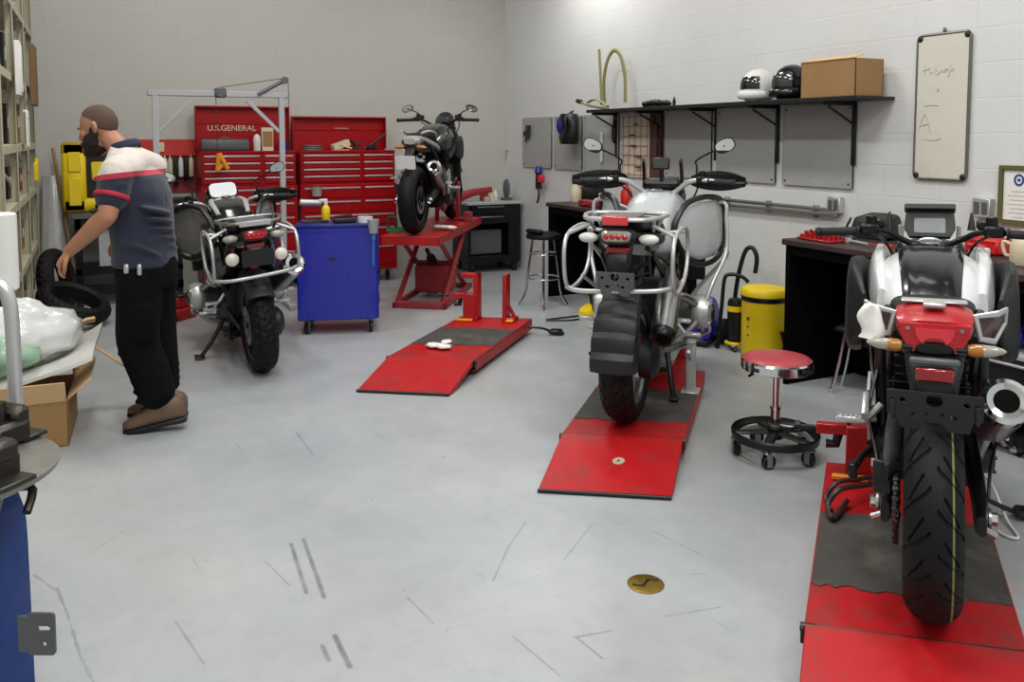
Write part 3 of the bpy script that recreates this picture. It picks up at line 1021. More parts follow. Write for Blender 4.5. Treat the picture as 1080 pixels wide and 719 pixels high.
# ---------------------------------------------------------------- road bike (nearest lift and scissor lift)
def road_bike(name, label, loc, rz, c, lean=0.0):
    g = thing(name, label, 'motorcycle', loc, rz, rx=lean)
    Rw, Rf, wb = .315, .300, 1.52
    fine = c.get('fine', False)
    rw_ = wheel(g, 'rear_wheel', (0, 0, Rw), Rw, .155, 'sport' if fine else 'plain', 5, M['satin'], (-1,), 640 if fine else 120, stripe=(.46, .56) if False else ((-.52, -.45) if fine else None), disc_r=.13)
    fw_ = wheel(g, 'front_wheel', (wb, 0, Rf), Rf, .12, 'plain', 5, M['satin'], (1, -1), 120, disc_r=.155)
    fork(g, (wb, 0, Rf), (wb - .37, 0, .98), .1, M['gun'] if not c.get('usd') else M['brass'], M['satin'])
    # swingarm: two legs and cross tube
    b = MB()
    for s in (1, -1):
        b.hull([(-.07, .285, .345, .012, .012, s * .128), (.0, .265, .365, .02, .02, s * .13), (.12, .29, .40, .02, .02, s * .128), (.38, .33, .46, .022, .022, s * .12), (.58, .38, .48, .025, .025, s * .11)], 14, 4)
    b.box((.42, 0, .42), (.08, .25, .07), .02)
    sw = b.build('swingarm', M['satin'], g)
    b = MB()
    for s in (1, -1):
        b.cyl((0, s * .14, Rw), (0, s * .172, Rw), .02, n=6, b=.002); b.cyl((0, s * .148, Rw), (0, s * .155, Rw), .03, n=16)
        b.tube([(-.05, s * .135, .3), (-.05, s * .165, .285)], .011, 8)
        b.build('axle_nut', M['steel'], sw); b = MB()
    # chain drive on the left
    b = MB()
    n = 40
    tooth = [((.098 if k % 2 else .106) * math.cos(2 * PI * k / (2 * n)), (.098 if k % 2 else .106) * math.sin(2 * PI * k / (2 * n))) for k in range(2 * n)]
    b.plate(tooth, .006, (0, .1, Rw), XZ, [circ((0, 0), .06, 24)] + [circ((.078 * math.cos(2 * PI * k / 8), .078 * math.sin(2 * PI * k / 8)), .009, 8) for k in range(8)])
    for k in range(5):
        a = 2 * PI * k / 5
        b.tube([(.03 * math.cos(a), .095, Rw + .03 * math.sin(a)), (.07 * math.cos(a), .1, Rw + .07 * math.sin(a))], .01, 6)
    b.build('sprocket', M['dsteel'], rw_)
    b = MB()
    path = []
    r1, r2 = .108, .042
    cx2, cz2 = .6, .42
    ang = math.atan2(cz2 - Rw, cx2)
    off = math.asin((r1 - r2) / math.hypot(cx2, cz2 - Rw))
    for k in range(25):
        a = ang + R(90) + off * -1 + (R(180) + 2 * off) * k / 24
        path.append(Vector((r1 * math.cos(a), .1, Rw + r1 * math.sin(a))))
    for k in range(9):
        a = ang - R(90) + off + (R(180) - 2 * off) * k / 8
        path.append(Vector((cx2 + r2 * math.cos(a), .1, cz2 + r2 * math.sin(a))))
    full = []
    m_ = len(path)
    for i in range(m_):
        p, q_ = path[i], path[(i + 1) % m_]
        L_ = (q_ - p).length
        k = max(1, round(L_ / .0135))
        for j in range(k):
            full.append((p.lerp(q_, j / k), q_ - p))
    for i, (p, d) in enumerate(full):
        a = math.degrees(math.atan2(d.z, d.x))
        b.box(p, (.015, .018 if i % 2 else .011, .013), .002, rot(0, -a, 0))
    b.build('drive_chain', M['dsteel'], g)
    b = MB()
    b.hull([(-.06, .40, .455, .004, .006, .125), (-.02, .425, .47, .02, .026, .115), (.15, .45, .50, .025, .028, .11), (.42, .48, .53, .022, .024, .105)], 14, 4); b.box((-.04, .138, .41), (.008, .05, .1), .003)
    b.build('chain_guard', M['dgrey'], g)
    b = MB()  # rear hugger
    secs = []
    for k in range(12):
        a = R(18 + 62 * k / 11)
        secs.append([Vector((math.cos(a) * (r_ + Rw) + .0, y, Rw + math.sin(a) * (r_ + Rw))) for y, r_ in ((-.1, -.0), (-.085, .028), (0, .04), (.085, .028), (.1, 0), (.08, .018), (0, .03), (-.08, .018))])
    b.loft(secs); b.build('rear_hugger', M['black'], g)
    # engine, radiator, frame
    en = engine_block(g, (.48, -.17, .2), (1.08, .17, .62), M['satin'])
    b = MB(); b.tube([(.5, .16, .78), (.62, .18, .7), (1.0, .17, .88), (1.12, .08, .95)], .028, 10, sm=5); b.tube([(.5, -.16, .78), (.62, -.18, .7), (1.0, -.17, .88), (1.12, -.08, .95)], .028, 10, sm=5)
    for s in (1, -1):
        b.tube([(.56, s * .15, .38), (.58, s * .16, .6), (.52, s * .15, .75)], .026, 10, sm=4)
        b.tube([(.55, s * .13, .72), (.2, s * .12, .8), (.0, s * .1, .84)], .016, 8, sm=3)
        b.tube([(.55, s * .13, .58), (.3, s * .125, .72), (.12, s * .12, .8)], .013, 8)
    b.build('frame', c.get('frame', M['satin']), g)
    b = MB(); b.box((1.16, 0, .62), (.05, .36, .3), .01)
    for k in range(14): b.box((1.13, 0, .49 + k * .02), (.012, .33, .004), .001)
    b.build('radiator', M['black'], g)
    # tank
    tk = c['tank']
    b = MB(); b.hull([(.40, .74, .82, .08, .09), (.46, .72, .875, .115, .12), (.55, .70, .93, .15, .165), (.68, .69, .98, .175, .19), (.82, .69, 1.005, .18, .19), (.95, .72, .995, .15, .16), (1.0, .76, .96, .1, .11)], 28, 2.8)
    t_ = b.build('fuel_tank', tk, g)
    b = MB()
    secs = []
    for x, z, hw, lip in ((.41, .83, .085, .02), (.47, .893, .092, .018), (.56, .945, .098, .016), (.69, .995, .108, .016), (.82, 1.018, .112, .016), (.93, 1.012, .108, .016), (.985, .985, .098, .02)):
        row = []
        for k in range(13):
            u = -1 + 2 * k / 12
            row.append(Vector((x, u * hw, z - .02 * abs(u) ** 2.5 + (.006 if .62 < abs(u) < .9 else 0))))
        secs.append(row + [Vector((p.x, p.y, p.z - .03)) for p in reversed(row)])
    b.loft(secs); b.build('tank_cover', c.get('cover', M['gun']), t_, sharp=30)
    b = MB(); b.lathe([(.036, 0), (.038, .008), (.03, .014), (.001, .014)], 24, (.9, 0, 1.015)); b.tube([(.86, -.03, 1.02), (.94, -.03, 1.02)], .004, 6); b.build('filler_cap', M['steel'], t_)
    # side fairing panels and cowls
    if c.get('fairing', True):
        for s in (1, -1):
            b = MB(); b.hull([(.55, .80, .89, .02, .015, s * .16), (.7, .78, .955, .04, .025, s * .172), (.9, .76, .985, .05, .03, s * .185), (1.12, .78, .99, .03, .025, s * .185), (1.25, .86, .96, .015, .015, s * .16)], 18, 3)
            b.build('side_panel', c['side'], g)
            b = MB(); b.hull([(.72, .70, .84, .012, .012, s * .23), (.8, .62, .93, .035, .025, s * .262), (.95, .56, .955, .045, .03, s * .275), (1.15, .6, .93, .035, .025, s * .262), (1.32, .72, .88, .015, .015, s * .21)], 18, 3.4)
            b.build('side_cowl', M['dgrey'], g)
        b = MB(); b.hull([(1.16, .86, 1.02, .12, .1), (1.3, .82, 1.06, .16, .11), (1.46, .83, 1.0, .13, .09), (1.58, .86, .93, .07, .05)], 22, 2.6); b.build('headlight_cowl', c['side'], g)
        b = MB(); b.hull([(1.5, .86, .94, .1, .07), (1.57, .855, .925, .09, .06), (1.6, .87, .9, .05, .04)], 18, 2.6); b.build('headlight', M['lens_clr'], g)
    else:
        b = MB(); b.ell((1.32, 0, .9), (.1, .1, .1), 22, 14); b.build('headlight', M['gloss'], g)
        b = MB(); b.lathe([(.085, 0), (.06, .03), (.001, .04)], 22, (1.39, 0, .9), (1, 0, 0)); b.build('headlight_glass', M['lens_clr'], g)
        b = MB(); b.hull([(1.14, .96, 1.1, .08, .07), (1.24, .95, 1.15, .12, .08), (1.36, .98, 1.1, .08, .05)], 20, 2.6); b.build('flyscreen', M['black'], g)
        for s in (1, -1):
            b = MB(); b.hull([(.85, .7, .86, .02, .02, s * .2), (1.0, .66, .9, .035, .025, s * .215), (1.14, .7, .86, .02, .015, s * .2)], 16, 3); b.build('radiator_shroud', M['dgrey'], g)
    # seat and tail
    b = MB(); b.hull([(.08, .875, .905, .10, .09), (.14, .86, .925, .12, .11), (.32, .84, .915, .135, .12), (.37, .82, .875, .14, .12), (.45, .79, .845, .14, .12), (.6, .78, .84, .12, .1), (.7, .79, .85, .08, .07)], 24, 3)
    b.build('seat', M['seat'], g)
    b = MB(); b.hull([(-.07, .855, .9, .085, .095), (-.02, .83, .9, .10, .105), (.15, .80, .88, .12, .12), (.4, .76, .84, .13, .13), (.55, .72, .8, .13, .12)], 22, 3.2)
    tl = b.build('tail_section', c.get('tail', M['black']), g)
    if c.get('red_tail'):
        b = MB()
        secs = []
        for x, z, hw in ((-.075, .905, .088), (-.05, .922, .1), (.0, .932, .106), (.06, .937, .102)):
            row = [Vector((x, u * hw, z - .018 * abs(u) ** 4)) for u in [-1 + 2 * k / 12 for k in range(13)]]
            secs.append(row + [p - Vector((0, 0, .03)) for p in reversed(row)])
        b.loft(secs); b.build('tail_cover', c['red_tail'], tl)
        b = MB(); lam = [(-.092, .9), (.092, .9), (.09, .872), (.074, .838), (.054, .818), (.047, .836), (.03, .848), (0, .851), (-.03, .848), (-.047, .836), (-.054, .818), (-.074, .838), (-.09, .872)]
        b.plate(lam, .04, (-.085, 0, 0), YZ)
        lt = b.build('tail_light', M['lens_red'], g)
        b = MB(); b.plate([(u * .55, .862 + (v - .862) * .55) for u, v in lam], .006, (-.108, 0, .006), YZ); b.build('tail_light_core', mat('bright_red_lens_core', 'd8303c', 0.2, coat=.5), lt)
        b = MB()
        for s in (1, -1): b = MB(); b.cyl((-.106, s * .07, .888), (-.112, s * .07, .888), .006, n=10); b.build('tail_light_screw', M['steel'], lt)
        b = MB(); b.hull([(-.1, .815, .845, .045, .05), (-.06, .79, .86, .09, .09), (.05, .78, .85, .1, .1)], 18, 3); b.build('under_tail', M['black'], g)
        # grab rails
        for s in (1, -1):
            b = MB(); pts = [(-.02, s * .108, .915), (-.01, s * .165, .925), (.06, s * .19, .925), (.09, s * .19, .88), (.03, s * .16, .835), (-.02, s * .12, .85)]
            b.tube(pts, .0065, 8, closed=True, sq=1.5)
            rl = b.build('grab_rail', M['alu'], g)
            b = MB(); b.add([Vector(p) + Vector((.012, 0, 0)) for p in pts] + [Vector(p) + Vector((.02, 0, 0)) for p in pts], [[0, 1, 2, 3, 4, 5], [11, 10, 9, 8, 7, 6]] + [[i, (i + 1) % 6, (i + 1) % 6 + 6, i + 6] for i in range(6)]); b.build('rail_infill', mat('smoky_brown_plastic', '5c4a48', .4), rl)
            b = MB(); b.tube([(.0, s * .1, .9), (.12, s * .13, .9), (.3, s * .13, .87)], .01, 8, sm=3); b.build('rail_arm', M['satin'], rl)
        b = MB(); b.box((-.02, 0, .945), (.06, .06, .014), .005); b.box((.05, 0, .942), (.05, .18, .008), .003); b.build('rack_mount', M['alu'], g)
        # plate hanger
        b = MB(); b.hull([(-.14, .70, .74, .055, .05), (-.12, .68, .78, .06, .07), (-.09, .70, .81, .055, .085), (-.03, .76, .83, .06, .09), (.05, .79, .84, .07, .1)], 18, 4); b.build('plate_hanger', M['dgrey'], g)
        b = MB(); b.box((-.135, 0, .8), (.02, .13, .02), .006); b.build('plate_lamp', M['mgrey'], g)
        b = MB(); b.box((-.148, 0, .765), (.014, .098, .036), .004); b.build('reflector', M['lens_dred'], g)
        plate_bracket(g, -.165, .665, .245, .115, M['dgrey'])
        for s in (1, -1): indicator(g, (-.1, s * .085, .832), (-.1, s * .18, .836))
    else:
        b = MB(); b.hull([(-.12, .82, .87, .05, .06), (-.07, .8, .89, .08, .08), (-.03, .82, .89, .09, .09)], 18, 2.6); b.build('tail_light', M['lens_clr'], g)
        b = MB(); b.hull([(-.26, .60, .66, .02, .02), (-.2, .64, .72, .035, .035), (-.08, .76, .83, .045, .045), (.02, .8, .85, .05, .05)], 14, 4); b.build('plate_hanger', M['black'], g)
        b = MB(); b.plate(rrect(.18, .12, .01), .006, (-.27, 0, .66), rot(0, -14, 0) @ YZ); b.build('number_plate', M['whitep'], g)
        for s in (1, -1): indicator(g, (-.1, s * .06, .8), (-.11, s * .15, .79), M['lens_amb'], M['lens_amb'])
        b = MB()
        for s in (1, -1): b = MB(); b.tube([(-.06, s * .09, .92), (.05, s * .13, .94), (.25, s * .14, .92), (.35, s * .12, .88)], .012, 8, sm=4); b.build('grab_rail', M['alu'], g)
    # exhaust on the right
    e0, e1 = Vector((-.08, -.182, .69)), Vector((.38, -.165, .47))
    if not c.get('fine'):
        e0, e1 = Vector((-.05, -.2, .62)), Vector((.38, -.17, .42))
    b = MB(); d = e1 - e0; L_ = d.length
    b.lathe([(.052, .0), (.064, .012), (.066, .06), (.066, L_ * .7), (.05, L_ * .9), (.03, L_)], 30, e0, d)
    mf = b.build('muffler', M['steel'], g)
    b = MB(); b.lathe([(.03, -.012), (.05, -.018), (.064, -.004), (.0665, .02), (.0665, .05), (.064, .05), (.03, .03)], 30, e0, d, caps=False, closed=True); b.build('muffler_end_cap', M['chrome'], mf)
    b = MB(); b.lathe([(.001, -.0165), (.031, -.0165), (.033, -.013)], 24, e0, d); b.build('outlet_bore', M['matte'], mf)
    b = MB(); b.hull([(e0.x + .12, .52, .62, .006, .006, -.255), (e0.x + .25, .45, .58, .006, .006, -.245), (e0.x + .38, .42, .52, .006, .006, -.23)], 12, 4); b.build('heat_shield', M['satin'], mf)
    b = MB(); b.tube([e1, (.5, -.15, .36), (.62, -.12, .22), (.9, -.06, .16), (1.12, -.06, .3), (1.14, -.06, .45)], .026, 12, sm=6); b.tube([(.9, -.02, .16), (1.12, .06, .3), (1.14, .06, .45)], .022, 12, sm=6); b.build('exhaust_pipe', M['steel'], g)
    # shock, pegs, stand
    b = MB()
    for k in range(40):
        pass
    hel = [Vector((.36 + .1 * t + .034 * math.cos(t * 44), .034 * math.sin(t * 44), .46 + .24 * t)) for t in [k / 80 for k in range(81)]]
    b.tube(hel, .006, 6); b.cyl((.36, 0, .44), (.46, 0, .72), .016, n=10); b.build('shock_absorber', M['redpl'] if c.get('fine') else M['satin'], g)
    footpegs(g, [(.52, .27, .4), (.52, -.27, .4), (.22, .24, .5), (.22, -.26, .46)])
    b = MB()
    for s in (1, -1):
        b.plate([(-.06, .02), (.05, .06), (.1, -.02), (.06, -.16), (.0, -.18), (-.02, -.06)], .01, (.5, s * .2, .52), XZ, [circ((.03, -.02), .02, 10)]); b.tube([(.48, s * .21, .5), (.3, s * .2, .56), (.2, s * .2, .52)], .012, 8, sm=3)
        b.build('peg_hanger', M['alu'], g); b = MB()
    b = MB(); b.tube([(.56, .17, .3), (.5, .22, .28), (.3, .235, .3)], .013, 8, sm=3); b.box((.29, .24, .3), (.05, .03, .05), .006); b.build('side_stand', M['satin'], g)
    b = MB()  # cables and hoses
    for s in (1, -1):
        b.tube([(.42, s * .17, .62), (.3, s * .19, .5), (.12, s * .16, .42), (.03, s * .15, .36)], .005, 6, sm=5)
        b.build('brake_hose', M['black'], g); b = MB()
        b.tube([(1.0, s * .2, 1.04), (1.15, s * .16, .98), (1.1, s * .1, .85)], .006, 6, sm=5); b.build('control_cable', M['black'], g); b = MB()
    # front guard
    b = MB(); secs = []
    for k in range(14):
        a = R(40 + 110 * k / 13)
        secs.append([Vector((wb + math.cos(a) * (Rf + .02 + h), y, Rf + math.sin(a) * (Rf + .02 + h))) for y, h in ((-.075, -.03), (-.065, 0), (0, .014), (.065, 0), (.075, -.03), (.06, -.006), (0, .008), (-.06, -.006))])
    b.loft(secs); b.build('front_mudguard', c['side'], g)
    # bars
    bx, bz, hwid = 1.02, 1.0, .405
    b = MB()
    b.tube([(.9, hwid, bz + .055), (.95, .2, bz + .065), (1.0, .12, bz + .03), (bx, .05, bz), (bx, -.05, bz), (1.0, -.12, bz + .03), (.95, -.2, bz + .065), (.9, -hwid, bz + .055)], .0125, 12, sm=5)
    for s in (1, -1): b.box((bx, s * .05, bz - .012), (.045, .035, .05), .008)
    hb = b.build('handlebar', M['satin'], g)
    grips(hb, None, [((.92, s * .27, bz + .061), (.9, s * hwid, bz + .056)) for s in (1, -1)])
    
    for s in (1, -1): b = MB(); b.box((.98, s * .19, bz + .09), (.055, .055, .042), .01); b.build('fluid_reservoir', M['black'], hb)
    # dash
    if c.get('fine'):
        b = MB(); o_ = [(-.095, -.02), (-.075, -.06), (.075, -.06), (.095, -.02), (.09, .035), (.07, .06), (-.07, .06), (-.09, .035)]
        b.plate(o_, .035, (1.1, 0, 1.08), rot(0, 22, 0) @ YZ)
        ds = b.build('dash', M['black'], g)
        b = MB(); b.plate(rrect(.115, .062, .006), .006, (1.0815, 0, 1.073), rot(0, 22, 0) @ YZ); b.build('display', M['screen'], ds)
        b = MB(); b.plate(rrect(.19, .02, .008), .05, (1.1, 0, 1.142), rot(0, 30, 0) @ YZ); b.build('dash_hood', M['dgrey'], ds)
        b = MB()
        for s in (1, -1): b = MB(); b.tube([(1.1, s * .05, .95), (1.12, s * .1, 1.0), (1.12, s * .11, 1.07)], .01, 8, sm=3); b.tube([(1.08, s * .06, .985), (1.05, s * .03, 1.015), (1.05, 0, 1.02)], .009, 8, sm=3); b.build('dash_bracket', M['alu'], g)
        b = MB()
        for s in (1, -1): b = MB(); b.cyl((1.05, s * .15, 1.06), (1.06, s * .15, 1.13), .016, .004, 10); b.build('mirror_socket', M['black'], hb)
    else:
        b = MB(); b.box((1.12, 0, 1.06), (.03, .15, .08), .012, rot(0, 25, 0)); ds = b.build('dash', M['black'], g)
        b = MB(); b.box((1.1, 0, 1.063), (.006, .11, .05), .003, rot(0, 25, 0)); b.build('display', M['dscreen'], ds)
        for s in (1, -1):
            mirror(g, (1.0, s * .2, 1.06), (.98, s * .24, 1.14), (.97, s * .335, 1.175), (.06, .034), s * R(-18))
    return g


# ---------------------------------------------------------------- big twin adventure bike (middle lift and the one on its stand)
def adventure_bike(name, label, loc, rz, c, lean=0.0):
    g = thing(name, label, 'motorcycle', loc, rz, rx=lean)
    Rw, Rf, wb = .33, .335, 1.51
    body = c['body']
    wheel(g, 'rear_wheel', (0, 0, Rw), Rw, .17, 'knob', 'wire', M['steel'] if c['white'] else M['satin'], (1,), 320, disc_r=.135)
    wheel(g, 'front_wheel', (wb, 0, Rf), Rf, .12, 'knob', 'wire', M['satin'], (1, -1), 200, disc_r=.155)
    fork(g, (wb, 0, Rf), (wb - .36, 0, 1.06), .1, M['alu'], M['satin'])
    # swingarm and final drive
    b = MB(); b.hull([(.0, .28, .39, .04, .04, -.11), (.1, .29, .41, .045, .045, -.115), (.35, .34, .46, .05, .05, -.1), (.55, .38, .5, .06, .06, -.06)], 18, 2.6); sw = b.build('swingarm', M['satin'], g)
    b = MB(); b.lathe([(.07, -.05), (.1, -.03), (.1, .03), (.06, .06), (.03, .065)], 26, (0, -.11, Rw), (0, -1, 0)); b.build('final_drive', M['dgrey'], sw)
    b = MB(); b.tube([(.05, .1, .3), (.5, .12, .36)], .02, 10); b.build('torque_arm', M['satin'], sw)
    # engine
    b = MB(); b.hull([(.46, .26, .6, .1, .1), (.55, .22, .64, .15, .14), (.85, .2, .62, .16, .15), (1.0, .24, .58, .14, .12), (1.06, .3, .5, .1, .1)], 22, 3.2)
    en = b.build('engine', M['dgrey'], g)
    for s in (1, -1):
        b = MB()
        b.cyl((.8, s * .13, .42), (.8, s * .24, .43), .075, n=24)
        for k in range(7): b.cyl((.8, s * (.14 + .014 * k), .42 + .001 * k), (.8, s * (.146 + .014 * k), .42 + .001 * k), .098, n=24)
        cyl_ = b.build('cylinder', M['mgrey'], en)
        b = MB(); b.M = Matrix.Translation((.8, s * .3, .435)) @ Matrix.Rotation(R(90) * -s, 4, 'X')
        b.lathe([(.085, -.06), (.1, -.04), (.105, .0), (.09, .04), (.06, .055), (.03, .056)], 26)
        for k in range(4): b.cyl((.08 * math.cos(R(45 + 90 * k)), .08 * math.sin(R(45 + 90 * k)), .0), (.08 * math.cos(R(45 + 90 * k)), .08 * math.sin(R(45 + 90 * k)), .05), .012, n=8)
        b.build('cylinder_head', M['alu'], cyl_)
        b = MB(); b.lathe([(.05, .0), (.05, .012), (.03, .02)], 20, (.8, s * .352, .435), (0, s, 0)); b.build('head_cover', M['black'], cyl_)
        b = MB(); b.tube([(.88, s * .28, .36), (.95, s * .26, .25), (.85, s * .16, .2), (.6, s * .1, .22)], .022, 10, sm=5); b.tube([(.72, s * .26, .5), (.6, s * .2, .56), (.55, s * .12, .56)], .025, 10, sm=5); b.build('exhaust_header', M['steel'], cyl_)
    b = MB(); b.hull([(.5, .14, .2, .12, .13), (.62, .12, .2, .15, .17), (1.0, .14, .24, .15, .17), (1.14, .24, .34, .1, .12)], 18, 4); b.build('bash_plate', M['alu'] if c['white'] else M['satin'], g)
    # frame
    b = MB()
    for s in (1, -1):
        b.tube([(.5, s * .12, .5), (.55, s * .15, .75), (.9, s * .14, .9), (1.08, s * .07, 1.0)], .02, 10, sm=4)
        b.tube([(.52, s * .14, .76), (.2, s * .14, .84), (-.1, s * .12, .92)], .014, 8, sm=3); b.tube([(.52, s * .13, .52), (.25, s * .15, .72), (.0, s * .14, .88)], .013, 8)
    b.build('frame', M['satin'], g)
    # tank
    b = MB(); b.hull([(.44, .82, .9, .10, .09), (.5, .8, .98, .14, .12), (.62, .78, 1.07, .18, .14), (.82, .78, 1.14, .22, .155), (1.0, .82, 1.145, .21, .15), (1.08, .88, 1.11, .15, .12)], 32, 3.6)
    tk = b.build('fuel_tank', body, g)
    b = MB(); b.lathe([(.04, 0), (.042, .01), (.03, .018), (.001, .018)], 24, (.9, 0, 1.14)); b.build('filler_cap', M['steel'], tk)
    if not c['white']:
        b = MB()
        for s in (1, -1): b = MB(); b.tube([(.6, s * .1, 1.045), (.8, s * .12, 1.118), (.98, s * .1, 1.13)], .02, 8, sm=3, sq=.4); b.build('tank_trim', M['alu'], tk)
    for s in (1, -1):
        b = MB(); b.hull([(.58, .88, .99, .012, .012, s * .155), (.68, .79, 1.06, .025, .02, s * .2), (.82, .74, 1.09, .03, .022, s * .265), (.98, .75, 1.09, .03, .022, s * .335), (1.08, .8, 1.05, .015, .012, s * .37)], 20, 3.4)
        sp = b.build('side_panel', c['side'], g)
        b = MB(); loop = [(.57, s * .155, .94), (.66, s * .21, .78), (.8, s * .275, .715), (.99, s * .355, .73), (1.09, s * .385, .82), (1.09, s * .385, 1.05), (.97, s * .35, 1.11), (.8, s * .27, 1.115), (.66, s * .2, 1.075)]
        b.tube(cat(loop, 4, True), .02, 8, closed=True, sq=.8); b.build('panel_edge', M['black'], sp)
        b = MB(); b.box((1.1, s * .2, .72), (.05, .16, .28), .01); b.build('radiator', M['black'], g)
    if not c['white']:
        for s in (1, -1):
            b = MB(); b.hull([(.22, .66, .9, .03, .04, s * .17), (.32, .56, .95, .05, .05, s * .19), (.55, .52, .98, .06, .05, s * .2), (.72, .6, 1.0, .04, .04, s * .2)], 20, 3); b.build('side_cover', M['gloss'], g)
    # beak, lights, screen stalks
    b = MB(); b.hull([(1.16, .9, 1.04, .12, .1), (1.35, .88, 1.04, .14, .1), (1.55, .88, .98, .1, .07), (1.78, .87, .91, .05, .035)], 22, 2.6); b.build('beak', body, g)
    b = MB(); b.hull([(1.2, 1.03, 1.16, .13, .1), (1.34, 1.02, 1.2, .14, .1), (1.44, 1.03, 1.14, .1, .07)], 20, 2.6); b.build('headlight_housing', M['black'], g)
    b = MB(); b.ell((1.42, 0, 1.09), (.04, .1, .05), 18, 10); b.build('headlight', M['lens_clr'], g)
    for s in ((1, -1) if c['white'] else ()): b = MB(); b.tube([(1.15, s * .12, 1.12), (1.14, s * .12, 1.24), (1.1, s * .118, 1.33)], .012, 8, sm=3, sq=2.2); b.build('screen_stalk', M['black'], g)
    tz = c.get('tz', .08)
    rearT = Matrix.Translation((0, 0, tz))
    # seat and tail
    b = MBT(rearT); b.hull([(-.12, .93, .96, .12, .1), (-.02, .92, .985, .15, .13), (.2, .9, .975, .155, .14), (.25, .88, .93, .15, .13), (.42, .86, .91, .14, .12), (.56, .87, .93, .1, .09)], 24, 3); b.build('seat', M['seat'], g)
    b = MBT(rearT); b.hull([(-.2, .9, .93, .07, .07), (-.1, .86, .93, .12, .12), (.2, .82, .9, .13, .13), (.5, .78, .88, .12, .12)], 20, 3.4); tl = b.build('tail_section', M['black'], g)
    # rear carrier
    b = MBT(rearT)
    zr = 1.0
    b.tube(cat([(-.3, -.1, zr), (-.3, .1, zr), (-.22, .17, zr), (.05, .18, zr), (.05, -.18, zr), (-.22, -.17, zr)], 4, True), .011, 8, closed=True)
    for y in (-.06, .06): b.tube([(-.3, y, zr), (.05, y, zr)], .008, 8)
    for s in (1, -1): b.tube([(-.2, s * .17, zr), (-.1, s * .15, .93)], .009, 8); b.tube([(.02, s * .18, zr), (.06, s * .15, .93)], .009, 8)
    rk = b.build('rear_carrier', M['alu'] if c['white'] else M['steel'], g)
    b = MBT(rearT); b.box((-.13, 0, zr + .006), (.26, .2, .008), .003); b.build('carrier_plate', M['mgrey'], rk)
    b = MBT(rearT); b.box((-.312, c.get('ry', 0), zr - .006), (.018, .13 if c['white'] else .2, .045 if c['white'] else .036), .006); b.build('carrier_reflector', mat('red_carrier_reflector', 'd03a40', .3, coat=.4) if c['white'] else M['lgrey'], rk)
    # tail light cluster
    xl = -.27
    b = MBT(rearT); b.hull([(xl - .02, .88, .945, .07, .075), (xl + .02, .865, .955, .095, .095), (xl + .1, .87, .94, .08, .08)], 18, 3.4); lh = b.build('tail_light', M['dgrey'], g)
    b = MBT(rearT); b.hull([(xl - .036, .895, .935, .055, .065), (xl - .018, .885, .945, .068, .078)], 18, 4); b.build('tail_light_lens', M['lens_clr'] if c['white'] else M['lens_red'], lh)
    b = MBT(rearT)
    for k in range(4): b = MBT(rearT); b.lathe([(.014, 0), (.008, .006), (.001, .007)], 10, (xl - .036, -.045 + .03 * k, .915), (-1, 0, 0)); b.build('led_cell', M['lens_red'], lh)
    b = MBT(rearT); b.box((xl + .02, 0, .845), (.02, .115, .034), .006); b.build('reflector', M['lens_dred'], g)
    for s in (1, -1):
        b = MBT(rearT); b.ell((xl + .04, s * .15, .9), (.035, .05, .025), 16, 10); o_ = b.build('indicator', M['whitep'] if c['white'] else M['lens_clr'], g)
        b = MBT(rearT); b.tube([(xl + .06, s * .08, .9), (xl + .05, s * .12, .9)], .01, 8); b.build('indicator_stalk', M['black'], o_)
    b = MBT(rearT); b.hull([(xl - .01, .74, .8, .05, .05), (xl + .03, .74, .86, .06, .06), (xl + .12, .82, .9, .06, .06)], 14, 4); b.build('plate_hanger', M['black'], g)
    if c['white']:
        plate_bracket(g, xl - .03, .765, .19, .12, M['mgrey'])
    else:
        b = MBT(rearT); b.plate(rrect(.2, .11, .008), .006, (xl - .03, 0, .77), rot(0, -8, 0) @ YZ); b.build('plate_holder', M['dgrey'], g)
        for s in (1, -1):
            b = MBT(rearT); b.lathe([(.02, .05), (.04, .03), (.045, 0), (.044, -.012)], 20, (xl + .02, s * .155, .77), (1, 0, 0)); o_ = b.build('round_lamp', M['black'], g)
            b = MBT(rearT); b.lathe([(.042, 0), (.03, .012), (.001, .016)], 20, (xl + .008, s * .155, .77), (-1, 0, 0)); b.build('lamp_glass', mat('white_lamp_glass', 'e6e3d8', .2, coat=.4), o_)
    # pannier frames
    pm = M['alu']
    w_ = .27
    for s in (1, -1):
        b = MBT(rearT)
        b.tube(cat([(-.2, s * w_, .90), (-.24, s * w_, .72), (-.12, s * w_, .62), (.2, s * w_, .66), (.3, s * w_, .8), (.2, s * w_, .92)], 5, True), .011, 10, closed=True)
        b.tube([(-.18, s * w_, .91), (-.16, s * .16, .96)], .01, 8); b.tube([(.22, s * w_, .9), (.22, s * .14, .88)], .01, 8); b.tube([(.12, s * w_, .65), (.3, s * .18, .52)], .01, 8)
        b.build('pannier_frame', pm, g)
    b = MBT(rearT); b.tube([(-.2, w_, .64), (-.26, w_ * .7, .635), (-.28, 0, .645), (-.26, -w_ * .7, .655), (-.2, -w_, .665)], .012, 10, sm=4); b.build('frame_crossbar', pm, g)
    # splash guard
    b = MB(); secs = []
    if c['white']:
        rng = [(R(104 + 74 * k / 15), (.045 + .02 * math.sin(k * 1.05) ** 2), .095 + .02 * min(1, k / 8)) for k in range(16)]
    else:
        rng = [(R(80 + 60 * k / 11), .035, .09) for k in range(12)]
    for a, h, hw in rng:
        r_ = Rw + h
        secs.append([Vector((math.cos(a) * (r_ + e), y * hw, Rw + math.sin(a) * (r_ + e))) for y, e in ((-1, -.05), (-.92, -.005), (-.6, .012), (0, .018), (.6, .012), (.92, -.005), (1, -.05), (.85, -.02), (0, -.0), (-.85, -.02))])
    b.loft(secs); b.build('splash_guard', M['dgrey'], g, sharp=28)
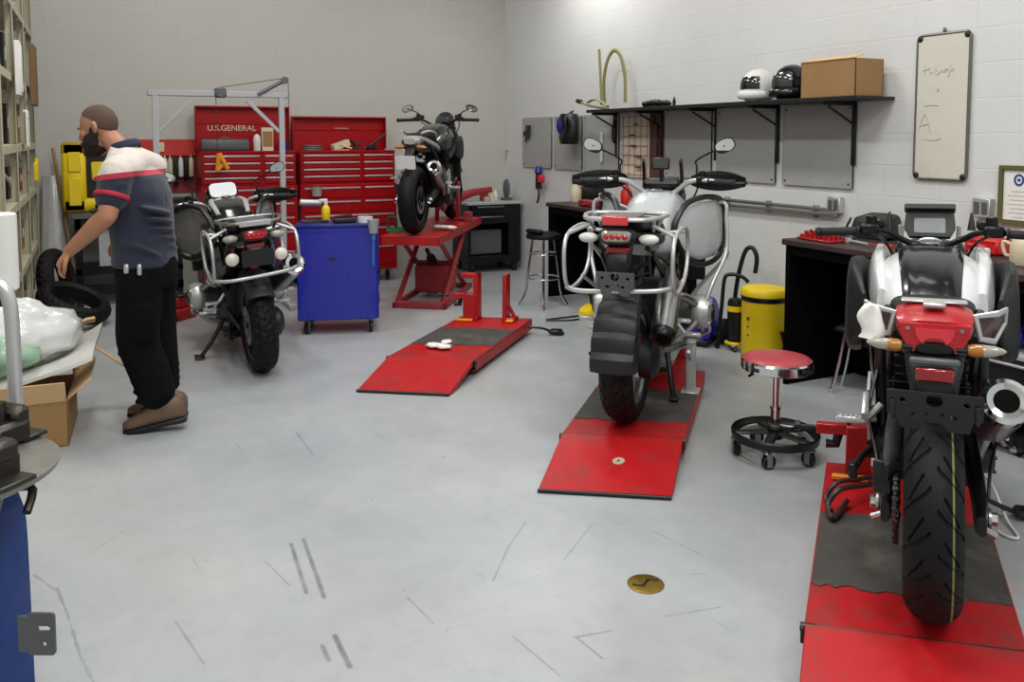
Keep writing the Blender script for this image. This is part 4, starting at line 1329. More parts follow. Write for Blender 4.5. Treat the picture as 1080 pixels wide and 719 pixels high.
    # muffler
    e0, e1 = (Vector((.0, -.21, .5)), Vector((.14, -.19, .80))) if c['white'] else (Vector((-.2, -.245, .74)), Vector((.35, -.2, .52)))
    if c['white']:
        e0, e1 = Vector((-.1, -.2, .47)), Vector((.26, -.19, .72))
    b = MB(); d = e1 - e0; L_ = d.length; rm = .062 if c['white'] else .075
    b.lathe([(rm * .8, 0), (rm, .015), (rm * 1.02, L_ * .5), (rm, L_ * .85), (rm * .5, L_)], 28, e0, d); mf = b.build('muffler', M['steel'], g)
    b = MB(); b.lathe([(rm * .45, -.01), (rm * .8, -.014), (rm * 1.01, .004), (rm * 1.03, .035), (rm * .98, .035), (rm * .45, .02)], 28, e0, d, caps=False, closed=True); b.build('muffler_end_cap', M['chrome'] if not c['white'] else M['satin'], mf)
    b = MB(); b.lathe([(.001, -.0125), (rm * .5, -.0125), (rm * .52, -.01)], 20, e0, d); b.build('outlet_bore', M['matte'], mf)
    b = MB(); b.tube([e1, e1 + d.normalized() * .06 + Vector((.04, .02, -.02)), (.5, -.13, .4), (.6, -.1, .24)], .025, 10, sm=5); b.build('exhaust_pipe', M['steel'], mf)
    # crash bars
    for s in (1, -1):
        b = MB()
        if c['white']: b.tube([(1.06, s * .1, .98), (1.0, s * .38, 1.08), (.97, s * .415, .98), (.93, s * .42, .78), (.8, s * .36, .62), (.72, s * .28, .4), (.7, s * .16, .27)], .0125, 10, sm=5)
        if c['white']: b.tube([(.93, s * .42, .8), (1.08, s * .4, .72), (1.08, s * .22, .5), (1.0, s * .12, .3)], .0125, 10, sm=5)
        b.tube([(.9, s * .14, .24), (.88, s * .33, .3), (.72, s * .3, .42)], .0125, 10, sm=4)
        b.build('crash_bar', M['alu'], g)
    if c['white']:
        b = MB(); b.hull([(.5, .56, .7, .06, .06, -.3), (.52, .54, .74, .09, .09, -.3), (.72, .54, .74, .09, .09, -.3), (.74, .56, .7, .06, .06, -.3)], 18, 6); 
    # bars
    bz = c.get('bz', 1.19)
    b = MB()
    b.tube([(.86, .47, bz + .01), (.93, .22, bz + .02), (1.02, .07, bz - .07), (1.02, -.07, bz - .07), (.93, -.22, bz + .02), (.86, -.47, bz + .01)], .0155, 12, sm=6)
    for s in (1, -1): b.box((1.02, s * .055, bz - .085), (.05, .04, .05), .008)
    hb = b.build('handlebar', M['alu'], g)
    grips(hb, None, [((.905, s * .32, bz + .018), (.865, s * .455, bz + .011)) for s in (1, -1)], r=.0225)
    for s in (1, -1):
        b = MB()
        secs = []
        for k in range(12):
            t = k / 11
            y = s * (.2 + .33 * t)
            x = .985 + .03 * math.sin(PI * t) - .09 * t ** 2.5
            hh = .028 + .035 * math.sin(PI * min(1, t * 1.05)) ** .7
            secs.append([Vector((x + .022 * math.cos(a) - .03 * math.sin(a) ** 2 * .6, y, bz + .02 + hh * math.sin(a))) for a in [2 * PI * j / 14 for j in range(14)]])
        b.loft(secs)
        b.tube([(.86, s * .47, bz + .01), (.87, s * .52, bz + .012), (.9, s * .53, bz + .015)], .012, 8)
        b.build('hand_guard', M['black'], hb)
        mirror(g, (.94, s * .235, bz + .04), (.95, s * .24, bz + .15), (.9, s * .405, bz + .235), (.062, .042), s * R(25), c.get('mirror'))
    b = MB(); b.box((1.1, 0, 1.18), (.06, .24, .07), .02, rot(0, 30, 0)); ds = b.build('dash', M['black'], g)
    if c['white']:
        b = MB(); b.box((1.06, 0, 1.31), (.03, .11, .075), .008, rot(0, 8, 0)); b.cyl((1.08, 0, 1.2), (1.07, 0, 1.3), .012, n=8); nv = b.build('navigation_unit', M['black'], g)
        b = MB(); b.box((1.0445, 0, 1.312), (.004, .095, .06), .001, rot(0, 8, 0)); b.build('display', M['dscreen'], nv)
    else:
        b = MB(); b.plate(rrect(.2, .13, .04), .02, (1.05, 0, 1.19), rot(0, 38, 0) @ YZ); b.build('display', mat('pale_display_glass', 'dfe3e6', .12, coat=.6), ds)
    footpegs(g, [(.5, .28, .36), (.5, -.28, .36), (.2, .26, .48), (.2, -.26, .5)])
    b = MB()
    if c['white']:
        for s in (1, -1): b.tube([(.48, s * .14, .25), (.42, s * .17, .12), (.40, s * .19, .02)], .017, 10, sm=3); b.box((.4, s * .195, .012), (.07, .05, .022), .006)
        b.tube([(.44, -.16, .16), (.44, .16, .16)], .014, 8)
        b.build('centre_stand', M['black'], g)
        b = MB(); b.tube([(.5, .16, .28), (.42, .22, .27), (.2, .24, .28)], .013, 8, sm=3); b.build('side_stand', M['black'], g)
    else:
        b.tube([(.58, .15, .28), (.52, .24, .16), (.5, .335, .055 + .0)], .015, 10, sm=3); b.box((.5, .35, .052), (.08, .07, .012), .005, rot(8, 0, 0)); b.build('side_stand', M['black'], g)
        b = MB()
        for s in (1, -1): b.tube([(.46, s * .12, .26), (.28, s * .15, .19), (.16, s * .16, .2)], .015, 8, sm=3)
        b.tube([(.3, -.14, .2), (.3, .14, .2)], .012, 8); b.build('centre_stand', M['black'], g)
    b = MB(); hel = [Vector((.3 + .14 * t + .036 * math.cos(t * 44), .036 * math.sin(t * 44), .42 + .36 * t)) for t in [k / 80 for k in range(81)]]
    b.tube(hel, .006, 6); b.cyl((.3, 0, .4), (.44, 0, .8), .017, n=10); b.build('shock_absorber', M['dsteel'], g)
    b = MB(); secs = []
    for k in range(14):
        a = R(30 + 120 * k / 13)
        secs.append([Vector((wb + math.cos(a) * (Rf + .02 + h), y, Rf + math.sin(a) * (Rf + .02 + h))) for y, h in ((-.075, -.03), (-.065, 0), (0, .014), (.065, 0), (.075, -.03), (.06, -.006), (0, .008), (-.06, -.006))])
    b.loft(secs); b.build('front_mudguard', M['black'], g)
    b = MB()
    for s in (1, -1): b = MB(); b.tube([(.95, s * .25, bz), (1.12, s * .2, 1.1), (1.1, s * .1, .95)], .006, 6, sm=5); b.build('control_cable', M['black'], g); b = MB(); b.tube([(.5, s * .16, .7), (.3, s * .17, .5), (.05, s * .12, .4)], .006, 6, sm=5); b.build('brake_hose', M['black'], g)
    return g


ZA, ZB, ZD = .16, .12, .715
hA, hB, hC2, hD = 25.6, 19.0, -26.5, 9.0
pA = fl(982, 646, ZA); pA.z = ZA + .005
bikeA = road_bike('motorcycle', 'white and black motorcycle with wide red tail light on the nearest red lift', pA, head(hA),
                  dict(fine=True, tank=M['white'], side=M['white'], red_tail=M['red'], tail=M['black']), lean=R(-1.3))
pB = fl(660, 443, ZB); pB.z = ZB + .005
bikeB = adventure_bike('motorcycle', 'white adventure motorcycle with silver pannier frames and mirrors on the middle red lift', pB, head(hB),
                       dict(white=True, body=mat('pale_grey_tank_paint', 'b4babb', .25, coat=.4, var=.02), side=mat('pale_grey_body_panel', 'c2c6c6', .3, coat=.3, var=.02), mirror=mat('painted_reflection_mirror_glass', 'd9dddd', .4, .5)))  # mirror glass: pale ceiling reflection painted in as a dull light grey
pC = fl(277, 391, 0); pC.z = 0
bikeC = adventure_bike('motorcycle', 'black adventure motorcycle leaning on its side stand behind the walking man', pC, head(hC2),
                       dict(white=False, tz=.06, bz=1.10, body=M['gloss'], side=mat('grey_body_panel', '6d6f70', .3, coat=.3)), lean=R(-4.5))
pD = fl(437, 247, ZD); pD.z = ZD + .002
bikeD = road_bike('motorcycle', 'small black naked motorcycle raised high on the red scissor lift', pD, head(hD),
                  dict(tank=mat('dark_grey_tank_paint', '232527', .25, coat=.5), side=M['black'], fairing=False, tail=M['alu'], cover=M['gloss']))
# ================================================================ lifts, stool, carts, chests
def lift(loc, phi, z, label, grip_x, length, w=.59, ramp_len=.45, vise=True, tongue=None, spot=None, pedal=True, post=True):
    g = thing('motorcycle_lift', label, 'motorcycle lift', loc, head(phi))
    hw = w / 2
    b = MB(); b.bb((0.0, -hw, z - .012), (length, hw, z), .003)
    for s in (1, -1):
        b.bb((0.02, s * (hw - .008), z - .085), (length, s * hw, z - .012), .002); b.bb((.02, s * (hw - .04), z - .09), (length, s * (hw - .008), z - .08), .002)
    b.bb((length - .01, -hw, z - .085), (length, hw, z - .012), .002)
    dk = b.build('deck', M['redlift'], g)
    # worn grip plate with ragged near edge
    b = MB(); o_ = []
    r_ = random.Random(5)
    for k in range(25): o_.append((grip_x[0] + r_.uniform(-.012, .02), -hw + .004 + (w - .008) * k / 24))
    for k in range(25): o_.append((grip_x[1] + r_.uniform(-.004, .004), hw - .004 - (w - .008) * k / 24))
    b.plate(o_, .003, (0, 0, z + .0018)); b.build('grip_plate', M['grip'], dk, sharp=20)
    # ramp
    b = MB(); zb = .012
    L_ = math.hypot(ramp_len, z - zb); an = math.degrees(math.atan2(z - zb, ramp_len))
    b.box((-ramp_len / 2, 0, (z + zb) / 2 - .004), (L_, w - .004, .012), .003, rot(0, -an, 0))
    for s in (1, -1): b.box((-ramp_len / 2, s * (hw - .008), (z + zb) / 2 - .016), (L_ - .06, .01, .03), .003, rot(0, -an, 0))
    rp = b.build('ramp', M['redlift'], g)
    b = MB(); b.cyl((-ramp_len, -hw + .002, zb - .001), (-ramp_len, hw - .002, zb - .001), .009, n=10); b.build('ramp_lip', M['black'], rp)
    b = MB()
    for s in (1, -1): b.cyl((0.004, s * (hw - .03), z - .012), (0.004, s * (hw + .012), z - .012), .013, n=12); b.box((.0, s * (hw + .004), z - .03), (.03, .012, .05), .003)
    b.cyl((.002, -hw + .03, z - .004), (.002, hw - .03, z - .004), .0055, n=8)
    b.build('ramp_hinge', M['dsteel'], rp)
    if spot:
        b = MB(); b.plate(circ((0, 0), .028, 20), .002, (-ramp_len * .46, -.02, z - (z - zb) * .46 + .003), rot(0, -an, 0)); b.plate(circ((0, 0), .019, 16), .002, (-ramp_len * .46, -.02, z - (z - zb) * .46 + .0042), rot(0, -an, 0)); b.build('round_emblem', [mat('pale_badge', 'b8a78c', .5)], rp)
        b = MB(); b.plate([(-.008, -.008), (.01, 0), (-.008, .008)], .002, (-ramp_len * .46, -.02, z - (z - zb) * .46 + .0056), rot(0, -an, 0)); b.build('emblem_mark', M['dink'], rp)
    # base under the deck
    b = MB()
    for s in (1, -1): b.bb((.12, s * (hw - .11), 0), (length - .05, s * (hw - .07), .04), .003)
    for x in (.14, length - .1): b.bb((x, -hw + .11, .003), (x + .04, hw - .11, .035), .003)
    if z > .1:
        for s in (1, -1): b.tube([(.25, s * (hw - .13), .03), (length - .15, s * (hw - .13), z - .02)], .013, 8); b.tube([(.25, s * (hw - .15), z - .02), (length - .15, s * (hw - .15), .03)], .013, 8)
    b.build('base_frame', M['dsteel'], g)
    if tongue:
        tx, ty = tongue
        b = MB(); b.bb((length, ty - .15, z - .03), (tx + .25, ty + .15, z), .004); b.bb((length + .02, ty - .1, 0), (tx + .2, ty - .07, z - .03), .003); b.bb((length + .02, ty + .07, 0), (tx + .2, ty + .1, z - .03), .003)
        b.build('front_extension', M['redlift'], g)
    if vise:
        for s in ((1, -1) if tongue else ()):
            b = MB(); b.bb((tx - .14, ty + s * .085, z), (tx - .08, ty + s * .115, z + .14), .004); b.bb((tx - .16, ty + s * .085, z), (tx - .06, ty + s * .145, z + .02), .004); b.build('wheel_clamp', M['red'], g)
        for s in ((1, -1) if not tongue else ()):
            b = MB(); b.bb((length - .16, s * .10, z), (length - .06, s * .135, z + .38), .004); b.bb((length - .17, s * .10, z), (length - .05, s * .2, z + .03), .004)
            if s > 0: b.bb((length - .15, s * .1, z + .345), (length - .07, s * .235, z + .38), .004)
            b.tube([(length - .11, s * .19, z + .02), (length - .11, s * .137, z + .12)], .014, 6)
            b.build('wheel_clamp', M['redlift'] if s > 0 else M['red'], g)
    if vise and post:
        b = MB(); b.bb((length - .17, hw - .18, z), (length - .09, hw - .08, z + .22), .004); b.bb((length - .15, hw - .1, z + .175), (length - .11, hw + .04, z + .22), .004)
        cj = b.build('clamp_post', M['red'], g)
        b = MB(); b.cyl((length - .13, hw + .04, z + .198), (length - .13, hw + .11, z + .198), .009, n=10); b.cyl((length - .13, hw + .105, z + .198), (length - .13, hw + .125, z + .198), .022, n=12); b.tube([(length - .13, hw - .05, z + .18), (length - .13, hw - .04, z + .13), (length - .13, hw + .0, z + .13)], .02, 10); b.build('clamp_screw', M['black'], cj)
        b = MB(); b.box((length - .2, hw - .1, z + .014), (.03, .14, .02), .004); b.build('clamp_pad', M['orange'], g); b = MB(); b.box((length - .19, -.17, z + .014), (.05, .06, .02), .006); b.build('clamp_pad', M['orange'], g)
    if pedal:
        b = MB(); x = length - .1
        b.tube([(x, -hw, z - .05), (x + .02, -hw - .1, .06), (x + .05, -hw - .16, .03)], .01, 8, sm=3); b.box((x + .06, -hw - .2, .03), (.09, .1, .03), .01); b.box((x + .06, -hw - .24, .012), (.06, .05, .02), .006)
        b.build('foot_pedal', M['black'], g)
    for o in g.children_recursive:
        for v in o.data.vertices: v.co.x -= .17 * v.co.y
    return g


# hinge mid points
mid = lambda p, q: (p + q) / 2
hA_ = mid(fl(853, 669, ZA), fl(1075, 675, ZA)); hB_ = mid(fl(594, 458, ZB), fl(719, 462, ZB)); hC_ = mid(fl(409, 376, .12), fl(501, 378, .12))
def front_at(bike, hinge, phi, wb):
    bpy.context.view_layer.update()
    d = bike.matrix_world @ Vector((wb, 0, 0)) - hinge
    a = head(phi)
    return (d.x * math.cos(a) + d.y * math.sin(a), -d.x * math.sin(a) + d.y * math.cos(a))


liftA = lift((hA_.x, hA_.y, 0), 23.0, ZA, 'large red motorcycle lift under the nearest white and black motorcycle', (.24, .82), 1.36, tongue=front_at(bikeA, hA_, 23.0, 1.52))
liftB = lift((hB_.x, hB_.y, 0), 17.5, ZB, 'red motorcycle lift with round badge on its ramp, under the white adventure motorcycle', (.24, .82), 1.28, spot=True, pedal=False, tongue=front_at(bikeB, hB_, 17.5, 1.51), post=False)
liftC = lift((hC_.x, hC_.y, 0), 18.0, .12, 'empty red motorcycle lift with upright wheel clamps and a rag on its deck', (.36, .92), 1.34, tongue=None)

# rag on the empty lift
pr = fl(462, 366, .124)
b = MB()
for k in range(3):
    b.ell((rnd.uniform(-.03, .03), rnd.uniform(-.06, .06), .012), (.05, .06, .016), 16, 8, disp=lambda p: .35 * noise.noise(p * 35))
b.ell((.1, -.02, .012), (.06, .035, .014), 14, 8, disp=lambda p: .35 * noise.noise(p * 40))
single('white_rag', b, M['paper'], 'crumpled white paper towel on the deck of the empty lift', 'rag', (pr.x, pr.y, .1285), head(20), sharp=80)

# scissor lift with raised deck
p0, p1 = fl(401, 249, ZD), fl(463, 250, ZD)
hD_ = mid(p0, p1)
g = thing('scissor_lift', 'raised red scissor lift carrying the small black motorcycle', 'motorcycle lift', (hD_.x, hD_.y, 0), head(hD))
Ld, hw = 1.95, .27
b = MB(); b.bb((0, -hw, ZD - .012), (Ld, hw, ZD), .003)
for s in (1, -1): b.bb((.0, s * (hw - .012), ZD - .08), (Ld, s * hw, ZD - .012), .003)
b.bb((0, -hw, ZD - .08), (.012, hw, ZD - .012), .003)
b.build('deck', M['redlift'], g)
b = MB()
x0, x1 = .3, 1.4
for s in (1, -1): b.bb((x0, s * (hw - .05), 0), (x1 + .1, s * (hw - .01), .05), .004)
b.bb((x0, -hw + .01, 0.0), (x0 + .05, hw - .01, .05), .004); b.bb((x1 + .05, -hw + .01, 0), (x1 + .1, hw - .01, .05), .004)
b.build('base_frame', M['pinkred'], g)
for s in (1, -1):
    b = MB(); b.tube([(x0 + .04, s * (hw - .05), .05), (x1 - .1, s * (hw - .05), ZD - .05)], .028, 4); b.build('scissor_leg', M['pinkred'], g)
    b = MB(); b.tube([(x1 + .04, s * (hw - .09), .05), (x0 + .02, s * (hw - .09), ZD - .05)], .028, 4); b.build('scissor_leg', M['pinkred'], g)
b = MB(); b.cyl((.85, -hw + .02, .36), (.85, hw - .02, .36), .02, n=12); b.build('cross_shaft', M['pinkred'], g); b = MB(); b.cyl((x0 + .04, -hw + .03, .05), (x0 + .04, hw - .03, .05), .018, n=10); b.build('cross_shaft', M['pinkred'], g)
b = MB(); b.cyl((x1, 0, .06), (.75, 0, .42), .045, n=14); b.cyl((.75, 0, .42), (.6, 0, .52), .02, n=10); b.build('hydraulic_ram', M['dsteel'], g)
b = MB(); b.box((.95, 0, .2), (.3, .36, .28), .02); b.build('drip_pan', M['pinkred'], g)
for s in (1, -1):
    b = MB(); b.bb((Ld - .52, s * .1 - .03 * (s < 0), ZD), (Ld - .44, s * .1 + .03 * (s > 0), ZD + .42), .004); b.build('wheel_clamp', M['red'], g)
b = MB(); b.tube([(Ld - .48, -.13, ZD + .02), (Ld - .48, -hw + .02, ZD + .02)], .02, 4); b.bb((Ld - .56, -hw + .0, ZD), (Ld - .46, -hw + .08, ZD + .1), .006); b.build('clamp_base', M['pinkred'], g)
pr = fl(421, 244, ZD)
g = thing('green_tray', 'green tray of small parts on the raised scissor lift deck', 'tray', (pr.x, pr.y, ZD + .001), head(hD))
b = MB(); b.bb((-.05, -.11, 0), (.05, .11, .008), .002)
for s in (1, -1): b.bb((-.05, s * .105, 0), (.05, s * .11, .035), .001); b.bb((s * .046, -.11, 0), (s * .05, .11, .035), .001)
b.build('tray', M['green'], g)
b = MB(); b.tube([(-.02, .1, .03), (-.02, .1, .12), (-.02, .03, .13), (-.02, .02, .04)], .012, 8, sm=4); b.build('tray_handle', mat('dark_green_plastic', '1d4030', .5), g)
pr = fl(470, 243, ZD)
b = MB()
for k in range(3): b.ell((.02 * k, -.05 + .06 * k, .014), (.05, .06, .02), 12, 7, disp=lambda p: .3 * noise.noise(p * 30))
single('shop_rag', b, M['paper'], 'white rag on the raised scissor lift deck beside the motorcycle', 'rag', (pr.x, pr.y, ZD + .016), head(hD), sharp=80)

# ---- red rolling stool
ps = fl(817, 481, 0)
g = thing('rolling_stool', 'red round rolling stool with chrome column and black caster base', 'stool', (ps.x, ps.y, 0), head(10))
b = MB(); zs_ = .475
b.lathe([(.001, zs_ + .044), (.12, zs_ + .042), (.158, zs_ + .032), (.168, zs_ + .02)], 40); b.lathe([(.168, zs_ + .02), (.1, zs_ + .01), (.001, zs_ + .01)], 40); b.build('seat', M['redvin'], g)
b = MB(); b.lathe([(.165, zs_ - .03), (.172, zs_ - .026), (.174, zs_ + .016), (.168, zs_ + .024), (.16, zs_ + .02), (.16, zs_ - .028)], 40, caps=False, closed=True); b.lathe([(.16, zs_ - .02), (.03, zs_ - .025), (.03, zs_ - .01), (.16, zs_ - .01)], 30, caps=False, closed=True); b.build('seat_band', M['chrome'], g)
b = MB()
for k in range(18):
    a = 2 * PI * k / 18
    if k % 2: b.box((.1745 * math.cos(a), .1745 * math.sin(a), zs_ - .006), (.003, .028, .018), .001, rot(0, 0, math.degrees(a)))
b.build('band_lettering', M['dink'], g)
b = MB(); b.tube([(.0, .04, zs_ - .035), (-.04, .11, zs_ - .045), (-.06, .14, zs_ - .055)], .007, 8, sm=3); b.build('height_lever', M['black'], g)
b = MB(); b.cyl((0, 0, .22), (0, 0, zs_ - .02), .016, n=16); b.cyl((0, 0, .1), (0, 0, .25), .025, n=18, b=.003); b.cyl((0, 0, .245), (0, 0, .26), .029, n=18); b.build('column', M['chrome'], g)
b = MB(); zb = .125
b.lathe([(.185, zb - .03), (.212, zb - .03), (.216, zb + .004), (.21, zb + .012), (.205, zb), (.188, zb - .012)], 44, caps=False, closed=True)
for k in range(5):
    a = 2 * PI * k / 5 + .3
    b.tube([(0, 0, zb + .005), (.195 * math.cos(a), .195 * math.sin(a), zb - .014)], [.03, .022], 8, sq=.45)
b.cyl((0, 0, zb - .03), (0, 0, zb + .03), .04, n=16, b=.004)
b.build('ring_base', M['black'], g)
b = MB(); b.tube([(.17 * math.cos(t), .17 * math.sin(t), zb - .028) for t in [2 * PI * k / 36 for k in range(36)]], .008, 8, closed=True, sq=2); b.build('chrome_trim', M['alu'], g)


def caster(par, p, r=.036, face=0.0, m=None, stem_top=None):
    x, y, z = p
    b = MB()
    ca, sa = math.cos(face), math.sin(face)
    rt = rot(0, 0, math.degrees(face))
    for s in (1, -1):
        b.box(Vector((x, y, r + .012)) + rt @ Vector((.006, s * .02, 0)), (.03, .004, r * 1.9), .001, rt)
    b.box((x, y, r * 2 + .008), (.036, .046, .008), .002, rt); b.cyl((x, y, r * 2 + .01), (x, y, z), .009, n=10)
    c = b.build('caster', M['steel'], par)
    b = MB(); d = rt @ Vector((0, 1, 0)); o_ = Vector((x, y, r)) + rt @ Vector((.012, 0, 0))
    b.lathe([(r * .4, -.014), (r * .8, -.015), (r, -.009), (r, .009), (r * .8, .015), (r * .4, .014)], 22, o_, d); b.build('wheel', m or M['black'], c)


for k in range(5):
    a = 2 * PI * k / 5 + .3
    caster(g, (.19 * math.cos(a), .19 * math.sin(a), zb - .02), .036, a + 1.2 + k * .6)

# ---- blue roller cart
c0, c1 = fl(314, 339, .12), fl(400, 336, .12)
cm = (c0 + c1) / 2
an = math.atan2((c1 - c0).y, (c1 - c0).x)
cw = (c1 - c0).length
g = thing('tool_cart', 'plain blue rolling tool cart with cluttered top by the left motorcycle', 'tool cart', (cm.x, cm.y, 0), an)
cd, ct = .46, .90
b = MB(); b.bb((-cw / 2, 0, .12), (cw / 2, cd, ct - .02), .01); b.build('body', M['blue'], g)
b = MB()
for s in (1, -1): b.tube([(s * (cw / 2 - .012), -.004, .14), (s * (cw / 2 - .012), -.004, ct - .03)], .007, 6)
b.bb((-cw / 2 + .01, -.004, ct - .06), (cw / 2 - .01, .0, ct - .03), .001); b.build('edge_trim', M['blue'], g)
b = MB(); b.bb((-cw / 2 - .008, -.008, ct - .025), (cw / 2 + .008, cd + .008, ct), .004); b.build('top_tray', M['dblue'], g)
b = MB(); b.plate(circ((0, 0), .03, 20, .014), .004, (.0 - .04, -.003, .62), rot(90, 0, 0)); b.plate(circ((0, 0), .018, 16, .005), .004, (-.04, -.0045, .62), rot(90, 0, 0)); b.build('badge', M['dsteel'], g)
for sx in (1, -1):
    for y in (.06, cd - .06): caster(g, (sx * (cw / 2 - .07), y, .12), .048, R(80 + 20 * sx))
b = MB()
for z in (.25, .4, .55, .7): b.box((cw / 2 + .004, cd / 2, z), (.006, cd - .08, .012), .002)
b.build('drawer_pull', M['black'], g)
# things on the cart
cart = lambda x, y, z=0: (cm.x + math.cos(an) * x - math.sin(an) * y, cm.y + math.sin(an) * x + math.cos(an) * y, ct + .001 + z)
gg = thing('spray_bottle', 'yellow bottle with white cap standing on the blue cart', 'bottle', cart(-.1, .2))
b = MB(); b.lathe([(.03, 0), (.034, .006), (.034, .11), (.022, .135), (.015, .14)], 20); b.build('bottle_body', M['yellow'], gg)
b = MB(); b.cyl((0, 0, .14), (0, 0, .17), .016, n=14, b=.003); b.box((-.02, 0, .18), (.07, .02, .025), .006); b.build('cap', M['whitep'], gg)
gg = thing('plastic_cup', 'clear plastic cup with blue hose hung at the cart corner', 'cup', cart(.27, -.02, -.13))
b = MB(); b.lathe([(.035, 0), (.045, .09), (.05, .11), (.046, .11), (.04, .09), (.032, .006)], 20, (0, -.05, .06)); b.build('cup', mat('cloudy_clear_plastic', 'c4c8cc', .2, alpha=None, trans=.5), gg)
b = MB(); b.tube([(0, -.05, .055), (.0, -.045, -.02), (.0, -.035, -.2)], .008, 8, sm=4); b.cyl((0, -.05, .01), (0, -.05, .05), .018, n=12); b.build('tube', mat('bright_blue_tube', '2f7fd6', .4), gg)
b = MB(); b.lathe([(.04, 0), (.06, 0), (.06, .045), (.04, .045)], 24, caps=False, closed=True); single('tape_roll', b, M['whitep'], 'white tape roll on the right end of the blue cart', 'tape', cart(.22, .15))
b = MB(); b.tube([(-.09, 0, .01), (.06, .01, .012)], .008, 8); b.box((.085, .012, .012), (.05, .03, .02), .006); b.box((-.02, .08, .012), (.2, .02, .016), .004, rot(0, 0, 24)); single('wrench', b, M['dsteel'], 'pair of dark wrenches lying on the blue cart top', 'wrench', cart(-.18, .12, .002))
b = MB(); b.box((0, 0, .018), (.18, .09, .036), .008); b.tube([(-.08, .0, .05), (.07, .02, .055)], .01, 8); single('socket_tray', b, M['dgrey'], 'dark socket tray in the middle of the blue cart top', 'tray', cart(.05, .14, .0))
gg = thing('grease_gun', 'silver grease gun lying behind the yellow bottle on the blue cart', 'tool', cart(-.2, .3))
b = MB(); b.cyl((-.12, 0, .16), (.06, .0, .15), .028, n=14, b=.004); b.build('barrel', M['alu'], gg); b = MB(); b.tube([(.06, 0, .15), (.09, 0, .12), (.08, 0, .002)], .012, 8, sm=3); b.tube([(-.11, .02, .15), (-.12, .03, .003)], .01, 6); b.build('handle', M['black'], gg)


# ---- red tool chests along the back wall
def chest(xa, xb, lab, lid_z, text):
    yf = 8.97
    cx, w, dp = (xa + xb) / 2, xb - xa, YB - .06 - yf
    g = thing('tool_chest', lab, 'tool chest', (cx, yf, 0))
    zc, zt = 1.1, 1.45
    b = MB(); b.bb((-w / 2, .006, .14), (w / 2, dp, zc), .008); b.build('lower_cabinet', M['redbox'], g)
    b = MB(); b.bb((-w / 2 + .01, .03, zc), (w / 2 - .01, dp, zt - .01), .006)
    b.bb((-w / 2 + .01, .02, zt - .01), (w / 2 - .01, .035, zt + .01), .003)
    b.build('upper_chest', M['redbox'], g)
    b = MB(); b.bb((-w / 2 + .0, dp - .09, zt - .01), (w / 2 - .0, dp - .07, lid_z), .005)
    for s in (1, -1): b.bb((s * (w / 2 - .006) - .006, dp - .16, zt + .02), (s * (w / 2 - .006) + .006, dp - .09, lid_z - .01), .003)
    b.bb((-w / 2, dp - .16, lid_z - .02), (w / 2, dp - .07, lid_z), .004)
    b.box((0, dp - .093, zt + (lid_z - zt) * .62), (w - .04, .012, .02), .004)
    b.build('lid', M['redbox'], g)
    xs = w * .12

    def dr(x0, x1, z0, z1):
        b = MB(); b.bb((x0, -.002 if z0 < zc else .016, z0), (x1, .02 if z0 < zc else .04, z1), .004); d = b.build('drawer', M['redbox'], g)
        b = MB(); yy = -.006 if z0 < zc else .012
        b.box(((x0 + x1) / 2, yy, z1 - .014), (x1 - x0 - .02, .014, .018), .004); b.build('drawer_pull', M['alu'], d)
    for k in range(4):
        z1 = zt - .03 - k * .075
        dr(-w / 2 + .03, xs, z1 - .07, z1); dr(xs + .03, w / 2 - .03, z1 - .07, z1)
    for z1, h in ((1.07, .13), (.92, .13), (.77, .13), (.62, .19), (.41, .22)):
        if z1 > .9: dr(-w / 2 + .03, xs, z1 - h + .008, z1); dr(xs + .03, w / 2 - .03, z1 - h + .008, z1)
        else: dr(-w / 2 + .03, w / 2 - .03, z1 - h + .008, z1)
    for sx in (1, -1):
        for y in (.08, dp - .08): caster(g, (sx * (w / 2 - .09), y, .14), .055, R(90))
    cu = bpy.data.curves.new('lid_lettering', 'FONT'); cu.body = text[0]; cu.size = text[1]; cu.extrude = .003; cu.align_x = 'CENTER'
    o = bpy.data.objects.new('lid_lettering', cu); COL.objects.link(o); o.parent = g; o.location = (text[2], dp - .094, text[3]); o.rotation_euler = (R(90), 0, 0)
    me = bpy.data.meshes.new_from_object(o); bpy.data.objects.remove(o); bpy.data.curves.remove(cu)
    me.materials.clear(); me.materials.append(M['tan'])
    o = bpy.data.objects.new('lid_lettering', me); COL.objects.link(o); o.parent = g; o.location = (text[2], dp - .094, text[3]); o.rotation_euler = (R(90), 0, 0)
    return g, cx, yf, dp


xL0, xL1 = onY(213, 250, 8.97).x, onY(315, 250, 8.97).x
xR0, xR1 = onY(318, 250, 8.97).x, onY(419, 250, 8.97).x
chL = chest(xL0, xL1, 'left red tool chest with open lettered lid, behind the grey hoist frame', 1.93, ('U.S.GENERAL', .085, -.11, 1.67))
chR = chest(xR0, xR1, 'right red tool chest with lower open lid, behind the blue cart', 1.83, ('GENERAL', .04, .03, 1.68))
b = MB(); b.hull([(-.24, 0, .11, .05, .05), (-.22, 0, .13, .07, .06), (.22, 0, .13, .07, .06), (.24, 0, .11, .05, .05)], 18, 4); b.tube([(-.05, 0, .13), (0, 0, .15), (.05, 0, .13)], .008, 6)
single('toolbox_case', b, M['mgrey'], 'grey green carry case lying in the left open chest', 'case', (chL[1] - .2, chL[2] + .3, 1.453))
b = MB(); b.bb((-.06, -.04, 0), (.06, .04, .25), .004); b.mat(1).box((.0, -.042, .13), (.1, .003, .16), 0)
single('carton', b, [M['tan'], M['card']], 'tan carton with picture standing in the left open chest', 'box', (chL[1] + .23, chL[2] + .3, 1.453))
b = MB(); b.lathe([(.035, 0), (.04, .12), (.03, .16), (.012, .18)], 14)
